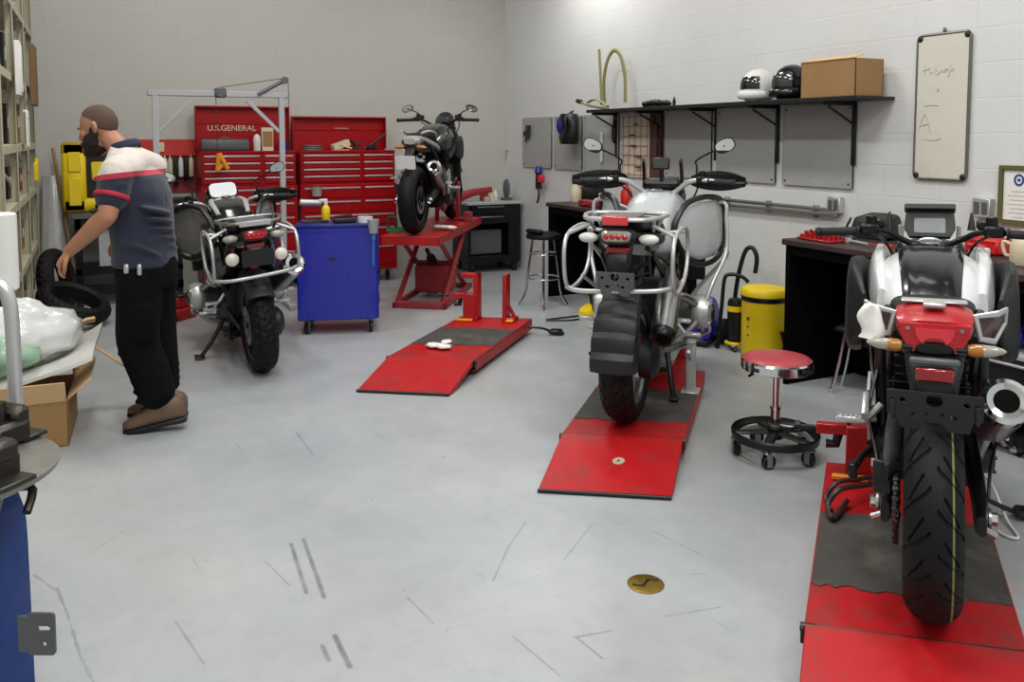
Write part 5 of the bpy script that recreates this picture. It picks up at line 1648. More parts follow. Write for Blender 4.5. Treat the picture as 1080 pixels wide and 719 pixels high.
single('spray_can', b, M['whitep'], 'white bottle beside the tan carton in the left chest', 'bottle', (chL[1] + .115, chL[2] + .24, 1.453))
b = MB(); b.lathe([(.05, 0), (.055, .1), (.05, .1), (.045, .01)], 16); single('blue_cup', b, M['dblue'], 'blue cup at the right end of the left open chest', 'cup', (chL[1] + .4, chL[2] + .3, 1.453))
b = MB(); b.tube([(.0, 0, .0), (.02, 0, .17)], .022, 8); b.tube([(.02, 0, .17), (.1, -.01, 0.01)], .022, 8); b.tube([(.0, 0, .0), (.05, 0, .05)], .02, 8)
single('hanging_orange_tool', b, M['orange'], 'orange bent tool hung on the drawers of the left chest', 'tool', (chL[1] - .33, chL[2] - .085, 1.27))
for k, (x, sz, m_, lab, nm) in enumerate(((-.33, (.22, .12, .05), 'mgrey', 'grey hose coil on the left part of the right chest', 'hose_coil'), (-.02, (.2, .1, .07), 'tan', 'tan folded carton in the middle of the right chest', 'folded_carton'),
                                          (.13, (.06, .05, .14), 'dgrey', 'dark gripper tool leaning in the right chest', 'gripper'), (.36, (.2, .05, .03), 'black', 'black stick tool pointing up at the right end of the right chest', 'pry_bar'))):
    b = MB()
    if k == 0:
        for j in range(3): b.tube([((.11 - .01 * j) * math.cos(t), .07 * math.sin(t), .012 + .02 * j) for t in [2 * PI * q / 24 for q in range(24)]], .011, 8, closed=True)
    elif k == 1: b.box((0, 0, .06), sz, .004, rot(0, -18, 10)); b.box((.04, -.02, .05), (.16, .08, .02), .003, rot(0, 20, 0)); b.box((0,0,.006),(.18,.1,.012),.002)
    elif k == 2: b.tube([(0, 0, 0), (.01, 0, .08), (-.04, 0, .12)], .018, 8, sm=3); b.tube([(.02, 0, 0), (.06, 0, .08), (.09, 0, .09)], .014, 8, sm=3)
    else: b.tube([(-.12, 0, .012), (.0, 0, .08), (.15, .02, .19)], .014, 8); b.box((-.02, 0, .03), (.12, .08, .06), .012)
    single(nm, b, M[m_], lab, 'tool' if k != 1 else 'box', (chR[1] + x, chR[2] + .3, 1.453))
# magnetic cups and stickers on the chest front read as parts of the left chest
gg = thing('funnel_cup', 'silver cup with red lid hung low on the right chest drawers', 'cup', (chR[1] - .38, chR[2] - .075, .98))
b = MB(); b.lathe([(.05, 0), (.06, .1), (.055, .1), (.045, .008)], 16); b.box((0,.055,.05),(.03,.02,.06),.003); b.build('cup', M['alu'], gg)
b = MB(); b.cyl((0, 0, .1), (0, 0, .112), .062, n=16); b.build('lid', M['pinkred'], gg)

# ---- grey hoist frame
yg = 8.2
A, B2 = onY(163, 97, yg), onY(296.5, 101, yg)
g = thing('hoist_frame', 'grey tubular hoist frame with cable arm standing in front of the left red chest', 'hoist', (0, 0, 0))
zt = (A.z + B2.z) / 2
for x in (A.x, B2.x):
    b = MB(); b.box((x, yg, zt / 2 + .02), (.05, .05, zt - .06), .005); b.bb((x - .03, yg - .38, .0), (x + .03, yg + .38, .05), .006); b.build('post', M['lgrey'], g)
b = MB(); b.box(((A.x + B2.x) / 2, yg, zt), (B2.x - A.x + .12, .055, .055), .006); b.build('top_beam', M['lgrey'], g)
for s, x in ((1, A.x), (-1, B2.x)):
    b = MB(); b.box((x + s * .17, yg, zt - .2), (.42, .03, .035), .004, rot(0, s * -45, 0)); b.build('brace', M['lgrey'], g)
b = MB(); b.tube([(B2.x - .22, yg - .03, zt + .0), (B2.x + .03, yg - .03, zt + .14)], .018, 8); b.cyl((B2.x + .03, yg - .05, zt + .14), (B2.x + .03, yg - .01, zt + .14), .035, n=14); b.build('cable_arm', M['mgrey'], g)
b = MB(); mx = onY(232, 97, yg).x; b.box((mx, yg - .01, zt + .01), (.1, .09, .09), .012); b.cyl((mx, yg - .07, zt), (mx, yg - .05, zt), .03, n=14); b.build('winch', M['mgrey'], g)
b = MB(); b.tube([(mx, yg - .03, zt + .06), (B2.x + .03, yg - .03, zt + .16)], .004, 6); b.tube([(mx - .04, yg - .03, zt), (mx - .04, yg - .03, zt - .5)], .003, 6); b.tube([(B2.x + .062, yg - .03, zt + .14), (B2.x + .07, yg - .03, zt - .45)], .003, 6); b.build('cable', M['dsteel'], g)

# ---- red pegboard with hanging cans on the back wall
A, B2 = onY(110, 160, YB), onY(212, 160, YB)
zt, zb_ = onY(180, 147, YB).z, onY(180, 203, YB).z
g = thing('peg_panel', 'red wall tool panel behind the hoist frame and the man', 'wall panel', ((A.x + B2.x) / 2, YB, (zt + zb_) / 2))
w, h = B2.x - A.x, zt - zb_
b = MB(); b.box((0, -.012, 0), (w, .02, h), .004); b.build('panel', M['pinkred'], g)
b = MB(); b.box((0, -.03, h / 2 - .09), (w + .02, .03, .17), .006); b.build('header', mat('orange_red_panel', 'c02a22', .4), g)
b = MB(); b.box((onY(168, 154, YB).x - (A.x + B2.x) / 2, -.05, h / 2 - .08), (.09, .02, .1), .006); b.build('switch_plate', M['tan'], g)
for k in range(3, 9):
    x = (A.x + B2.x) / 2 + w * (-.06 + .055 * k)
    b = MB(); m_ = ('whitep', 'dgrey', 'alu', 'whitep', 'tan', 'dgrey', 'whitep', 'black', 'tan')[k]
    hh = (.2, .26, .16, .22, .18, .3, .2, .24, .2)[k]
    b.lathe([(.012, hh), (.02, hh - .02), (.026, hh - .05), (.026, .01), (.02, 0)], 12); b.tube([(0, 0, hh - .01), (0, .03, hh + .02), (0, .045, hh + .02)], .005, 6)
    lab = ('white', 'dark grey', 'silver', 'white', 'tan', 'dark grey', 'white', 'black', 'tan')[k] + ' tool hanging on the red wall panel, ' + ('', '', '', 'sixth from', 'fifth from', 'fourth from', 'third from', 'second from', 'nearest to')[k] + ' the left tool chest'
    single('hanging_tool', b, M[m_], lab, 'tool', (x, YB - .1, onY(180, 166, YB).z - hh + .0), group='tools hanging on the red wall panel')

# ---- corner tool bench on the back wall
A, B2 = onY(494, 215, 9.0), onY(549, 215, 9.0)
g = thing('tool_bench', 'black tool bench with grey top and drawers in the back corner', 'workbench', ((A.x + B2.x) / 2, 9.0, 0))
w, zt = B2.x - A.x, onY(520, 213, 9.0).z
b = MB(); b.bb((-w / 2, 0, .2), (-w / 2 + .03, .48, zt - .03), .004); b.bb((w / 2 - .16, 0, .2), (w / 2, .48, zt - .03), .004); b.bb((-w / 2, .45, .2), (w / 2, .48, zt - .03), .004); b.bb((-w / 2, 0, .12), (w / 2, .48, .2), .004)
b.bb((-w / 2 + .03, .01, zt - .26), (w / 2 - .16, .45, zt - .03), .004); b.build('body', M['satin'], g)
b = MB(); b.bb((-w / 2 - .02, -.03, zt - .03), (w / 2 + .02, .5, zt), .005); b.build('top', M['lgrey'], g)
for z in (zt - .13, zt - .25):
    b = MB(); b.bb((-w / 2 + .04, -.012, z), (w / 2 - .17, .01, z + .1), .003); d = b.build('drawer', M['satin'], g)
    b = MB(); b.box((-.06, -.018, z + .075), (w * .5, .012, .014), .003); b.build('drawer_pull', M['steel'], d)
b = MB(); b.bb((-w / 2 + .05, .1, .21), (w / 2 - .2, .42, .5), .01); b.build('inner_bin', M['mgrey'], g)
b = MB()
for sx in (1, -1):
    for y in (.05, .43): b.cyl((sx * (w / 2 - .06), y, 0), (sx * (w / 2 - .06), y, .12), .035, n=14)
b.build('foot', M['black'], g)
bx0, by0 = (A.x + B2.x) / 2, 9.0
b = MB(); b.hull([(-.2, 0, .12, .04, .03), (-.05, .06, .15, .05, .04), (.2, .1, .17, .02, .015)], 14, 3); b.box((.1, 0, .05), (.1, .05, .1), .01)
single('heat_gun', b, M['pinkred'], 'dark red long tool resting on the black corner bench', 'tool', (bx0 - .15, by0 + .2, zt + .001))
for x, y, r_, h, m_, lab, nm in ((.02, .12, .035, .1, 'tan', 'tan jar on the black corner bench', 'jar'), (.1, .2, .03, .13, 'whitep', 'white bottle on the black corner bench', 'bottle'), (-.06, .1, .04, .06, 'alu', 'metal tin on the black corner bench', 'tin')):
    b = MB(); b.lathe([(r_, 0), (r_, h * .7), (r_ * .5, h * .85), (r_ * .5, h)], 16); single(nm, b, M[m_], lab, nm, (bx0 + x, by0 + y, zt + .001))
b = MB(); b.lathe([(.07, 0), (.075, .01), (.075, .03)], 20); b.ell((0, 0, .14), (.03, .085, .12), 20, 12); single('round_fan', b, M['mgrey'], 'grey round shop fan at the right end of the black corner bench', 'fan', (bx0 + .25, by0 + .2, zt + .001))
b = MB(); b.box((.0, 0, .0), (.1, .05, .14), .02); b.tube([(.0, -.02, .06), (-.07, -.06, .05)], .015, 8); b.tube([(0, 0, -.07), (.02, 0, -.2)], .008, 6)
Pq = onY(537, 163, YB - .04); single('hose_reel', b, M['alu'], 'small silver hook holder on the back wall left of the corner', 'holder', (Pq.x, YB - .04, Pq.z))

# ---- chrome bar stool in the corner
ps = fl(573, 322, 0)
g = thing('bar_stool', 'chrome bar stool with black seat in the back corner', 'stool', (ps.x, ps.y, 0), .3)
b = MB(); b.lathe([(.001, .7), (.13, .7), (.165, .685), (.17, .665), (.16, .645), (.001, .645)], 28); b.box((-.12, .0, .72), (.06, .2, .04), .015); b.build('seat', M['seat'], g)
for k in range(4):
    a = PI / 4 + k * PI / 2
    b = MB(); b.tube([(.1 * math.cos(a), .1 * math.sin(a), .645), (.14 * math.cos(a), .14 * math.sin(a), .35), (.17 * math.cos(a), .17 * math.sin(a), .12), (.23 * math.cos(a), .23 * math.sin(a), .008)], .012, 8, sm=5); b.build('leg', M['chrome'], g)
for z, r_ in ((.5, .125), (.27, .155)):
    b = MB(); b.tube([(r_ * math.cos(t), r_ * math.sin(t), z) for t in [2 * PI * k / 28 for k in range(28)]], .008, 8, closed=True); b.build('foot_ring', M['chrome'], g)


# ---- benches along the right wall
def bench(x0, y0, y1, z, lab, end_board=True):
    g = thing('workbench', lab, 'workbench', ((x0 + XR) / 2, (y0 + y1) / 2, 0))
    hx, hy = (XR - .004 - x0) / 2, (y1 - y0) / 2
    b = MB(); b.bb((-hx - .02, -hy - .02, z - .04), (hx, hy + .02, z), .006); b.build('worktop', M['benchr'], g)
    b = MB(); b.bb((-hx, hy - .03, 0), (hx, hy, z - .04), .003); b.build('end_board', M['matte'], g)
    b = MB(); b.bb((-hx + .0, -hy, 0), (hx, -hy + .03, z - .04), .003); b.build('end_board', M['matte'], g)
    b = MB(); b.bb((hx - .03, -hy + .03, .0), (hx, hy - .03, z - .04), .003); b.build('back_board', M['matte'], g)
    b = MB(); b.bb((-hx, -hy + .03, z - .1), (-hx + .02, hy - .03, z - .04), .003); b.build('front_rail', M['matte'], g)
    return g


ZBN = .95
bench(3.97, 1.75, 4.06, ZBN, 'black workbench with cluttered top along the right wall behind the nearest motorcycle')
bench(4.06, 5.75, 7.4, ZBN, 'black workbench along the right wall behind the white adventure motorcycle')
# clutter on the near bench
items = [((833, 245), 'red', 'tray', 'red tray full of sockets at the far end of the near black bench', 'socket_tray'), ((860, 240), 'dsteel', 'pliers', 'pair of dark pliers on the near bench beside the red socket tray', 'pliers'),
         ((893, 253), 'tan', 'rag', 'tan cloth on the near bench under the left handlebar grip', 'cloth'), ((922, 256), 'redpl', 'driver', 'red screwdriver on the near bench beside the tan cloth', 'screwdriver'), ((880, 243), 'alu', 'wrench', 'silver ratchet on the near bench', 'ratchet'),
         ((1068, 242), 'redpl', 'case', 'bright red case on the near bench below the framed certificate', 'case'), ((1072, 265), 'tan', 'jug', 'cream plastic jug on the near bench at the right edge', 'jug'), ((1052, 260), 'orange', 'driver', 'orange screwdriver on the near bench beside the cream jug', 'screwdriver'), ((1046, 250), 'whitep', 'tin', 'white round tin on the near bench beside the red case', 'tin')]
SPOTS = dict(zip([i[3] for i in items], ((4.1, 3.88), (4.28, 3.88), (4.4, 3.46), (4.12, 3.42), (4.14, 3.64), (4.46, 3.02), (4.22, 2.66), (4.04, 2.84), (4.17, 2.86))))
for (px, py), m_, kind, lab, nm in items:
    pt = fl(px, py, ZBN + .01)
    if not (pt.x < XR - .12):
        pt = onX(px, py, XR - .17)
    pt = Vector(SPOTS[lab] + (0,))
    b = MB()
    if kind == 'tray':
        b.bb((-.08, -.14, 0), (.08, .14, .012), .003)
        for i in range(4):
            for j in range(7): b.cyl((-.055 + .036 * i, -.12 + .04 * j, .012), (-.055 + .036 * i, -.12 + .04 * j, .03 + .012 * ((i + j) % 3)), .013, n=10)
    elif kind == 'pliers':
        for s in (1, -1): b.tube([(s * .005, -.06, .012), (s * .03, .0, .012), (s * .02, .12, .012)], .008, 8, sm=3); b.tube([(-s * .004, -.06, .012), (s * .008, -.11, .012)], .008, 8)
    elif kind == 'rag':
        b.ell((0, 0, .034), (.07, .09, .022), 20, 10, disp=lambda p: .4 * noise.noise(p * 25))
    elif kind == 'driver':
        b.cyl((0, -.05, .014), (0, .05, .014), .014, .011, 10, .004); b.cyl((0, .05, .014), (0, .16, .014), .004, n=8)
    elif kind == 'wrench':
        b.tube([(0, -.1, .012), (0, .08, .012)], .009, 8); b.cyl((0, .09, .0), (0, .09, .028), .02, n=14)
    elif kind == 'case':
        b.box((0, 0, .045), (.14, .2, .09), .012); b.tube([(-.075, -.05, .05), (-.1, -.05, .05), (-.1, .05, .05), (-.075, .05, .05)], .009, 6); b.box((-.072, 0, .075), (.006, .18, .008), .001)
    elif kind == 'jug':
        b.lathe([(.06, 0), (.068, .02), (.068, .1), (.05, .14), (.022, .16), (.022, .18)], 20); b.tube([(.0, .06, .1), (0, .1, .11), (0, .09, .05), (0, .064, .04)], .009, 8, sm=4)
    else:
        b.lathe([(.04, 0), (.042, .005), (.042, .06), (.038, .066), (.001, .068)], 18)
    single(nm, b, M[m_], lab, nm.replace('_', ' ').split()[-1], (pt.x, pt.y, ZBN + .003), rnd.uniform(-.6, .6) if kind not in ('case',) else 0)
# black monitor and box on the bench
for px, py, sz, lab, nm, rz_ in ((910, 226, (.12, .26, .13), 'black box shaped tool charger on the near bench left of the dash', 'charger', .15),):
    pt = onX(px, py, 4.42)
    b = MB(); b.hull([(-.08, 0, .1, .13, .12), (-.05, 0, .14, .14, .13), (.07, 0, .16, .14, .12), (.09, .01, .14, .12, .11)], 18, 5); b.tube([(-.05, .15, .12), (-.0, .2, .08), (0, .24, .004)], .008, 6, sm=4)
    single(nm, b, M['dgrey'], lab, 'charger', (4.49, 3.8, ZBN + .003), rz_)
b = MB(); b.hull([(-.1, 0, .12, .2, .2), (-.06, 0, .17, .22, .2), (.1, 0, .17, .22, .2)], 18, 6); b.box((-.1, 0, .1), (.02, .3, .05), .006)
pt = onX(1062, 243, 4.4); single('black_printer', b, M['dgrey'], 'dark grey printer on the near bench under the framed certificate', 'printer', (4.46, max(pt.y, 2.3) - .0, ZBN + .003)) if False else None
# clutter on the far bench
for px, py, m_, kind, lab, nm in ((592, 205, 'tan', 'jug', 'cream bottle at the far end of the far black bench', 'bottle'), (612, 203, 'black', 'bag', 'black tool bag on the far bench left of the white motorcycle', 'tool_bag'), (607, 213, 'pinkred', 'case', 'dull red case on the far bench in front of the black bag', 'case'), (738, 208, 'redpl', 'bottle', 'red bottle on the far bench right of the white motorcycle', 'bottle'), (640, 208, 'tan', 'tin', 'tan tin on the far bench beside the black bag', 'tin')):
    pt = fl(px, py + 6, ZBN); pt.x = min(max(pt.x, 4.14), 4.5); pt.y = min(max(pt.y, 5.85), 7.3)
    b = MB()
    if kind == 'jug' or kind == 'bottle': b.lathe([(.05, 0), (.055, .02), (.055, .13), (.02, .18), (.02, .21), (.001, .21)], 18)
    elif kind == 'bag': b.hull([(-.1, 0, .12, .14, .1), (-.07, 0, .15, .18, .14), (.07, 0, .16, .18, .14), (.1, 0, .12, .14, .1)], 18, 3.5); b.tube([(0, -.1, .15), (0, 0, .22), (0, .1, .15)], .01, 6, sm=4)
    elif kind == 'case': b.box((0, 0, .03), (.1, .3, .06), .01); b.tube([(-.055, -.04, .03), (-.075, 0, .03), (-.055, .04, .03)], .007, 6)
    else: b.lathe([(.045, 0), (.045, .09), (.04, .096), (.001, .096)], 18)
    single(nm, b, M[m_], lab, nm.split('_')[-1], (pt.x, pt.y, ZBN + .003))

# stool with coat under the near bench
ps = fl(893, 414, 0)
g = thing('folding_stool', 'chrome legged stool draped with a dark jacket under the near black bench', 'stool', (ps.x + .05, ps.y - .05, 0), .4)
for sx in (1, -1):
    for sy in (1, -1):
        b = MB(); b.tube([(sx * .06, sy * .07, .4), (sx * .075, sy * .1, .2), (sx * .09, sy * .14, .012)], .011, 8, sm=3); b.cyl((sx * .09, sy * .14, 0), (sx * .09, sy * .14, .03), .015, n=10); b.build('leg', M['chrome'], g)
b = MB(); b.box((0, 0, .41), (.2, .26, .03), .012); b.build('seat', M['dgrey'], g)
b = MB(); b.tube([(.09, -.1, .41), (.1, -.1, .7), (.1, .1, .7), (.09, .1, .41)], .011, 8, sm=4); b.build('back_frame', M['chrome'], g)
b = MB()
secs = []
for k in range(10):
    t = k / 9
    secs.append([Vector((.1 + .035 * math.cos(a) + .012 * math.sin(3 * a + 5 * t), .11 * (1 - .1 * t) * math.sin(a) + .01 * math.sin(8 * t), .74 - .46 * t)) for a in [2 * PI * j / 20 for j in range(20)]])
secs.insert(0, [Vector((.1 + (p.x - .1) * .4, p.y * .85, .755)) for p in secs[0]])
b.loft(secs); b.build('draped_jacket', M['dgrey'], g, sharp=70)
b = MB(); b.tube([(.06, -.08, .74), (.05, -.1, .66), (.055, -.09, .58)], .022, 8, sm=4, sq=.5); b.build('green_strap', mat('dull_green_cloth', '4c6a58', .8), g)

# grey drawer unit and blue tub at the right edge
g = thing('service_cart', 'grey service cart under the near bench at the right edge', 'cart', (4.27, 2.62, 0))
b = MB(); b.bb((-.2, -.35, .1), (.2, .35, .5), .01); b.build('body', M['mgrey'], g)
b = MB(); b.bb((-.22, -.37, .5), (.22, .37, .53), .006); b.build('top', M['lgrey'], g)
for k in range(3):
    b = MB(); b.bb((-.212, -.33, .12 + k * .125), (-.2, .33, .235 + k * .125), .004); d = b.build('drawer', M['dgrey'], g); b = MB(); b.box((-.218, 0, .22 + k * .125), (.014, .5, .014), .003); b.build('drawer_pull', M['alu'], d)
for sx in (1, -1):
    for sy in (1, -1): caster(g, (sx * .15, sy * .28, .1), .04, .4)
pt = Vector((4.2, 2.74, 0))
g = thing('blue_tub', 'bright blue tub on the grey service cart at the right edge', 'tub', (pt.x, pt.y, .532))
b = MB(); b.hull([(-.09, 0, .1, .1, .13), (-.07, 0, .11, .12, .15), (.07, 0, .11, .12, .15), (.09, 0, .1, .1, .13)], 20, 4); b.build('tub', M['blue'], g)
b = MB(); b.hull([(-.1, .1, .125, .15, .15), (.1, .1, .125, .15, .15)], 20, 5); b.build('lid', M['dblue'], g)
b = MB()
for k in range(6): b.box((-.1, .09 - .03 * k, .07), (.004, .018, .018), .001)
b.build('lettering', M['whitep'], g)

# ---- yellow drum and blue machine by the right wall
pd = fl(805, 376, 0)
g = thing('yellow_drum', 'yellow waste drum with black band beside the near black bench', 'drum', (pd.x, pd.y, 0))
b = MB(); b.lathe([(.15, 0), (.158, .01), (.16, .05), (.16, .42)], 36); b.build('drum_body', M['yellow2'], g)
b = MB(); b.lathe([(.162, .42), (.165, .425), (.165, .455), (.162, .46)], 36); b.build('band', M['black'], g)
b = MB(); b.lathe([(.166, .455), (.17, .46), (.17, .49), (.155, .51), (.08, .525), (.001, .528)], 36); b.build('lid', M['yellow2'], g)
b = MB()
dd = (Vector((0, 0, 0)) - Vector((pd.x, pd.y, 0))).normalized(); an_ = math.atan2(dd.y, dd.x) - .75
for k in range(3): b.cyl((.158 * math.cos(an_), .158 * math.sin(an_), .3 - .06 * k), (.164 * math.cos(an_), .164 * math.sin(an_), .3 - .06 * k), .012 if k == 0 else .007, n=10)
b.build('sticker', M['dwood'], g)
b = MB(); an2 = an_ + 1.55
b.tube([(.17 * math.cos(an2), .17 * math.sin(an2), .0 + .02), (.2 * math.cos(an2), .2 * math.sin(an2), .12), (.17 * math.cos(an2), .17 * math.sin(an2), .22)], .014, 8, sm=4); b.build('foot_lever', M['black'], g)
pd2 = fl(775, 369, 0)
g = thing('oil_drainer', 'narrow black and yellow rolling unit left of the yellow drum', 'oil drainer', (pd2.x, pd2.y, 0))
b = MB(); b.lathe([(.055, .07), (.06, .09), (.06, .36), (.05, .39), (.02, .4)], 20); b.build('tank', M['black'], g)
b = MB(); b.box((0, 0, .055), (.12, .12, .03), .01); b.build('base', M['yellow2'], g); b = MB(); b.lathe([(.063, .3), (.063, .34)], 20); b.build('band', M['yellow2'], g)
for sx in (1, -1): caster(g, (sx * .05, -.04, .045), .018, 0)
caster(g, (0, .055, .045), .018, 0)
pm_ = fl(739, 362, 0)
g = thing('hand_truck_washer', 'blue pressure machine with black tube handle standing by the right wall', 'pressure washer', (pm_.x, pm_.y, 0), head(40))
b = MB(); b.hull([(-.12, .04, .28, .1, .08), (-.09, .03, .34, .13, .1), (.1, .03, .36, .13, .09), (.14, .06, .3, .1, .07)], 20, 4); b.build('body', M['blue'], g)
b = MB(); b.bb((-.13, -.12, .025), (.13, .12, .055), .006); b.build('base', M['black'], g)
b = MB(); b.box((-.128, -.02, .22), (.006, .11, .08), .002); b.build('warning_label', M['yellow'], g)
b = MB(); b.tube([(-.02, -.15, .03), (.0, -.17, .3), (.02, -.18, .52), (.04, -.22, .56), (.05, -.31, .55), (.07, -.35, .51)], .015, 10, sm=5); b.tube([(.12, -.2, .05), (.1, -.24, .45), (.1, -.3, .72), (.1, -.36, .77), (.1, -.4, .7), (.1, -.39, .58)], .017, 10, sm=6); b.build('handle', M['black'], g)
b = MB(); b.lathe([(.06, -.02), (.09, -.025), (.1, -.012), (.1, .012), (.09, .025), (.06, .02)], 28, (.1, -.15, .1), (0, 1, .0)); b.lathe([(.06, -.015), (.02, -.02), (.02, .02), (.06, .015)], 20, (.1, -.15, .1), (0, 1, 0)); b.build('wheel', M['rubber'], g)
b = MB(); b.lathe([(.025, -.012), (.035, -.008), (.035, .008), (.025, .012)], 18, (-.06, -.17, .036), (0, 1, 0)); b.build('small_wheel', M['rubber'], g)

# yellow items on the floor behind the middle motorcycle
py_ = fl(632, 333, 0)
g = thing('yellow_wheel_dolly', 'yellow low tool on the floor left of the white motorcycle', 'dolly', (py_.x - .05, py_.y + .05, 0), .5)
b = MB(); b.hull([(-.16, 0.02, .06, .05, .04), (-.1, .02, .09, .09, .06), (.05, .02, .11, .09, .06), (.14, .02, .05, .04, .03)], 14, 4); b.build('body', M['yellow2'], g)
b = MB(); b.tube([(.0, 0, .1), (-.04, 0, .2), (-.12, .02, .24)], .014, 8, sm=3); b.box((.02, 0, .012), (.2, .16, .024), .004); b.build('handle', M['black'], g)
pw = fl(600, 337, 0)
b = MB(); b.tube([(-.22, 0, .008), (0, -.06, .008), (.18, .0, .008), (.2, .08, .008), (0, .06, .008), (-.2, .03, .008)], .007, 6, sm=5); single('floor_cable', b, M['black'], 'black cable loop on the floor right of the empty lift', 'cable', (pw.x, pw.y, .001), head(70))

# jack stand between deck and middle motorcycle
pj = bikeB.matrix_world @ Vector((.6, -.26, 0))
b = MB(); b.bb((-.035, -.025, 0), (.035, .025, .29), .006); b.box((0, 0, .295), (.08, .05, .02), .004); b.bb((-.06, -.05, 0), (.06, .05, .012), .003); b.tube([(-.03, 0, .2), (-.1, 0, .26)], .012, 6)
single('jack_stand', b, M['alu'], 'silver upright support standing on the middle lift beside the white motorcycle engine', 'support', (pj.x, pj.y, ZB + .005), head(20))
# hoses and wires on the nearest lift
b = MB()
pts = [fl(*p, ZA + zz) for p, zz in (((932, 508), .03), ((908, 512), .07), ((886, 516), .09), ((873, 532), .04), ((879, 546), .02), ((893, 528), .02))]
b.tube([(p.x, p.y, p.z) for p in pts], .011, 8, sm=6); b.tube([(p.x + .02, p.y + .03, p.z + .012) for p in pts[:5]], .009, 8, sm=6)
single('air_hose', b, mat('dark_red_hose', '3a2022', .5), 'dark hose looping off the left edge of the nearest lift', 'hose')

pdn = fl(681, 616, 0)
g = thing('floor_drain', 'round brass drain cover set in the grey floor', 'drain', (pdn.x, pdn.y, 0))
b = MB(); b.lathe([(.066, 0), (.066, .003), (.06, .005), (.001, .005)], 32); b.build('cover', M['brass'], g)
b = MB(); b.tube([(-.05, .01, .006), (-.02, -.012, .006), (.015, .012, .006), (.05, -.008, .006)], .004, 6, sm=4); b.build('slot', M['dsteel'], g)

# white rag hanging on the nearest motorcycle
bpy.context.view_layer.update()
pr = bikeA.matrix_world @ Vector((-.0, .165, .84))
b = MB(); secs = []
for k in range(9):
    t = k / 8
    secs.append([Vector(((.02 + .006 * t) * math.cos(a) * (1 + .3 * math.sin(3 * a + 4 * t)), (.018 + .026 * t + .008 * math.sin(5 * t)) * math.sin(a) + .012 * t * math.sin(6 * t), .1 - .10 * t)) for a in [2 * PI * j / 16 for j in range(16)]])
b.loft(secs)
single('white_cloth', b, M['paper'], 'white cloth hanging from the left grab rail of the nearest motorcycle', 'cloth', (pr.x - .05, pr.y - .03, pr.z), head(hA), sharp=80)

pts = [fl(1036, 505, ZA) + Vector((0, 0, .03)), fl(1048, 520, .08) + Vector((0, 0, .02)), fl(1062, 548, .02), fl(1074, 566, .01), fl(1064, 566, .01), fl(1052, 560, .01)]
b = MB(); b.tube([tuple(p) for p in pts], .006, 8, sm=6); single('lift_cable', b, M['whitep'], 'thin pale cable trailing off the right edge of the nearest lift', 'cable')
# ================================================================ left side: shelving, bench, box, tyre machine
g = thing('shelving_unit', 'beige slotted steel shelving along the left wall packed with boxes', 'shelving', (0, 0, 0))
xf, xb_ = -.5, -1.02
posts_y = (6.0, 7.07, 8.13, 9.2)
ZT = 3.1
shelf_z = (.15, .62, 1.13, 1.55, 2.05, 2.6, 3.05)
for x in (xf, xb_):
    for y in posts_y:
        b = MB()
        holes = [circ((0, -ZT / 2 + .05 + .05 * k), .009, 6, .013) for k in range(int((ZT - .1) / .05))]
        b.plate(rrect(.05, ZT, .002, 1), .004, (x, y, ZT / 2), Matrix(((0, 0, 1), (1, 0, 0), (0, 1, 0))), [[(u + .0, v) for u, v in h] for h in holes] if x == xf else ())
        b.bb((x - (.05 if x == xf else 0), y + .02, 0), (x + (0 if x == xf else .05), y + .025, ZT), .001)
        b.build('post', M['rackp'], g)
for z in shelf_z:
    for i in range(3):
        b = MB(); b.bb((xb_ + .01, posts_y[i] + .01, z - .012), (xf - .006, posts_y[i + 1] - .01, z), .003); b.bb((xf - .012, posts_y[i] + .01, z - .06), (xf - .004, posts_y[i + 1] - .01, z), .003)
        b.build('shelf', M['rackp'], g)
for i in (1, 3):
    b = MB()
    for z0, z1 in ((.2, .95), (1.2, 2.0)): b.tube([(xf - .01, posts_y[i] + .03, z0), (xb_ + .01, posts_y[i] + .03, z1)], .012, 4); b.tube([(xb_ + .01, posts_y[i] + .03, z0), (xf - .01, posts_y[i] + .03, z1)], .012, 4)
    b.build('brace', M['rackp'], g)
# stock on the shelves
stock = [(6.5, .62, (.3, .3, .3), 'blue2', 'blue bin low on the beige shelving'), (7.55, .62, (.3, .26, .26), 'orange', 'orange bin low on the beige shelving'), (8.6, .62, (.3, .3, .25), 'card', 'brown carton low on the beige shelving'),
         (6.5, 1.13, (.34, .3, .3), 'black', 'black case at mid height on the beige shelving'), (7.55, 1.13, (.3, .3, .24), 'dgrey', 'dark grey case at mid height on the beige shelving'), (8.6, 1.13, (.3, .3, .2), 'redbox', 'red case at mid height on the beige shelving'),
         (6.5, 1.55, (.34, .25, .32), 'yellow', 'yellow carton on the upper beige shelving'), (7.6, 1.55, (.3, .3, .3), 'dgrey', 'dark carton on the upper beige shelving'), (8.6, 1.55, (.3, .4, .34), 'card', 'brown carton on the upper beige shelving'),
         (6.5, 2.05, (.3, .3, .3), 'whitep', 'white carton near the top of the beige shelving'), (7.6, 2.05, (.3, .34, .34), 'dgrey', 'dark grey bin near the top of the beige shelving'), (8.6, 2.05, (.3, .4, .3), 'rackp', 'beige carton near the top of the beige shelving'),
         (7.6, 2.6, (.3, .34, .3), 'dgrey', 'dark bin on the top level of the beige shelving'), (8.6, 2.6, (.3, .34, .26), 'mgrey', 'grey bin on the top level of the beige shelving')]
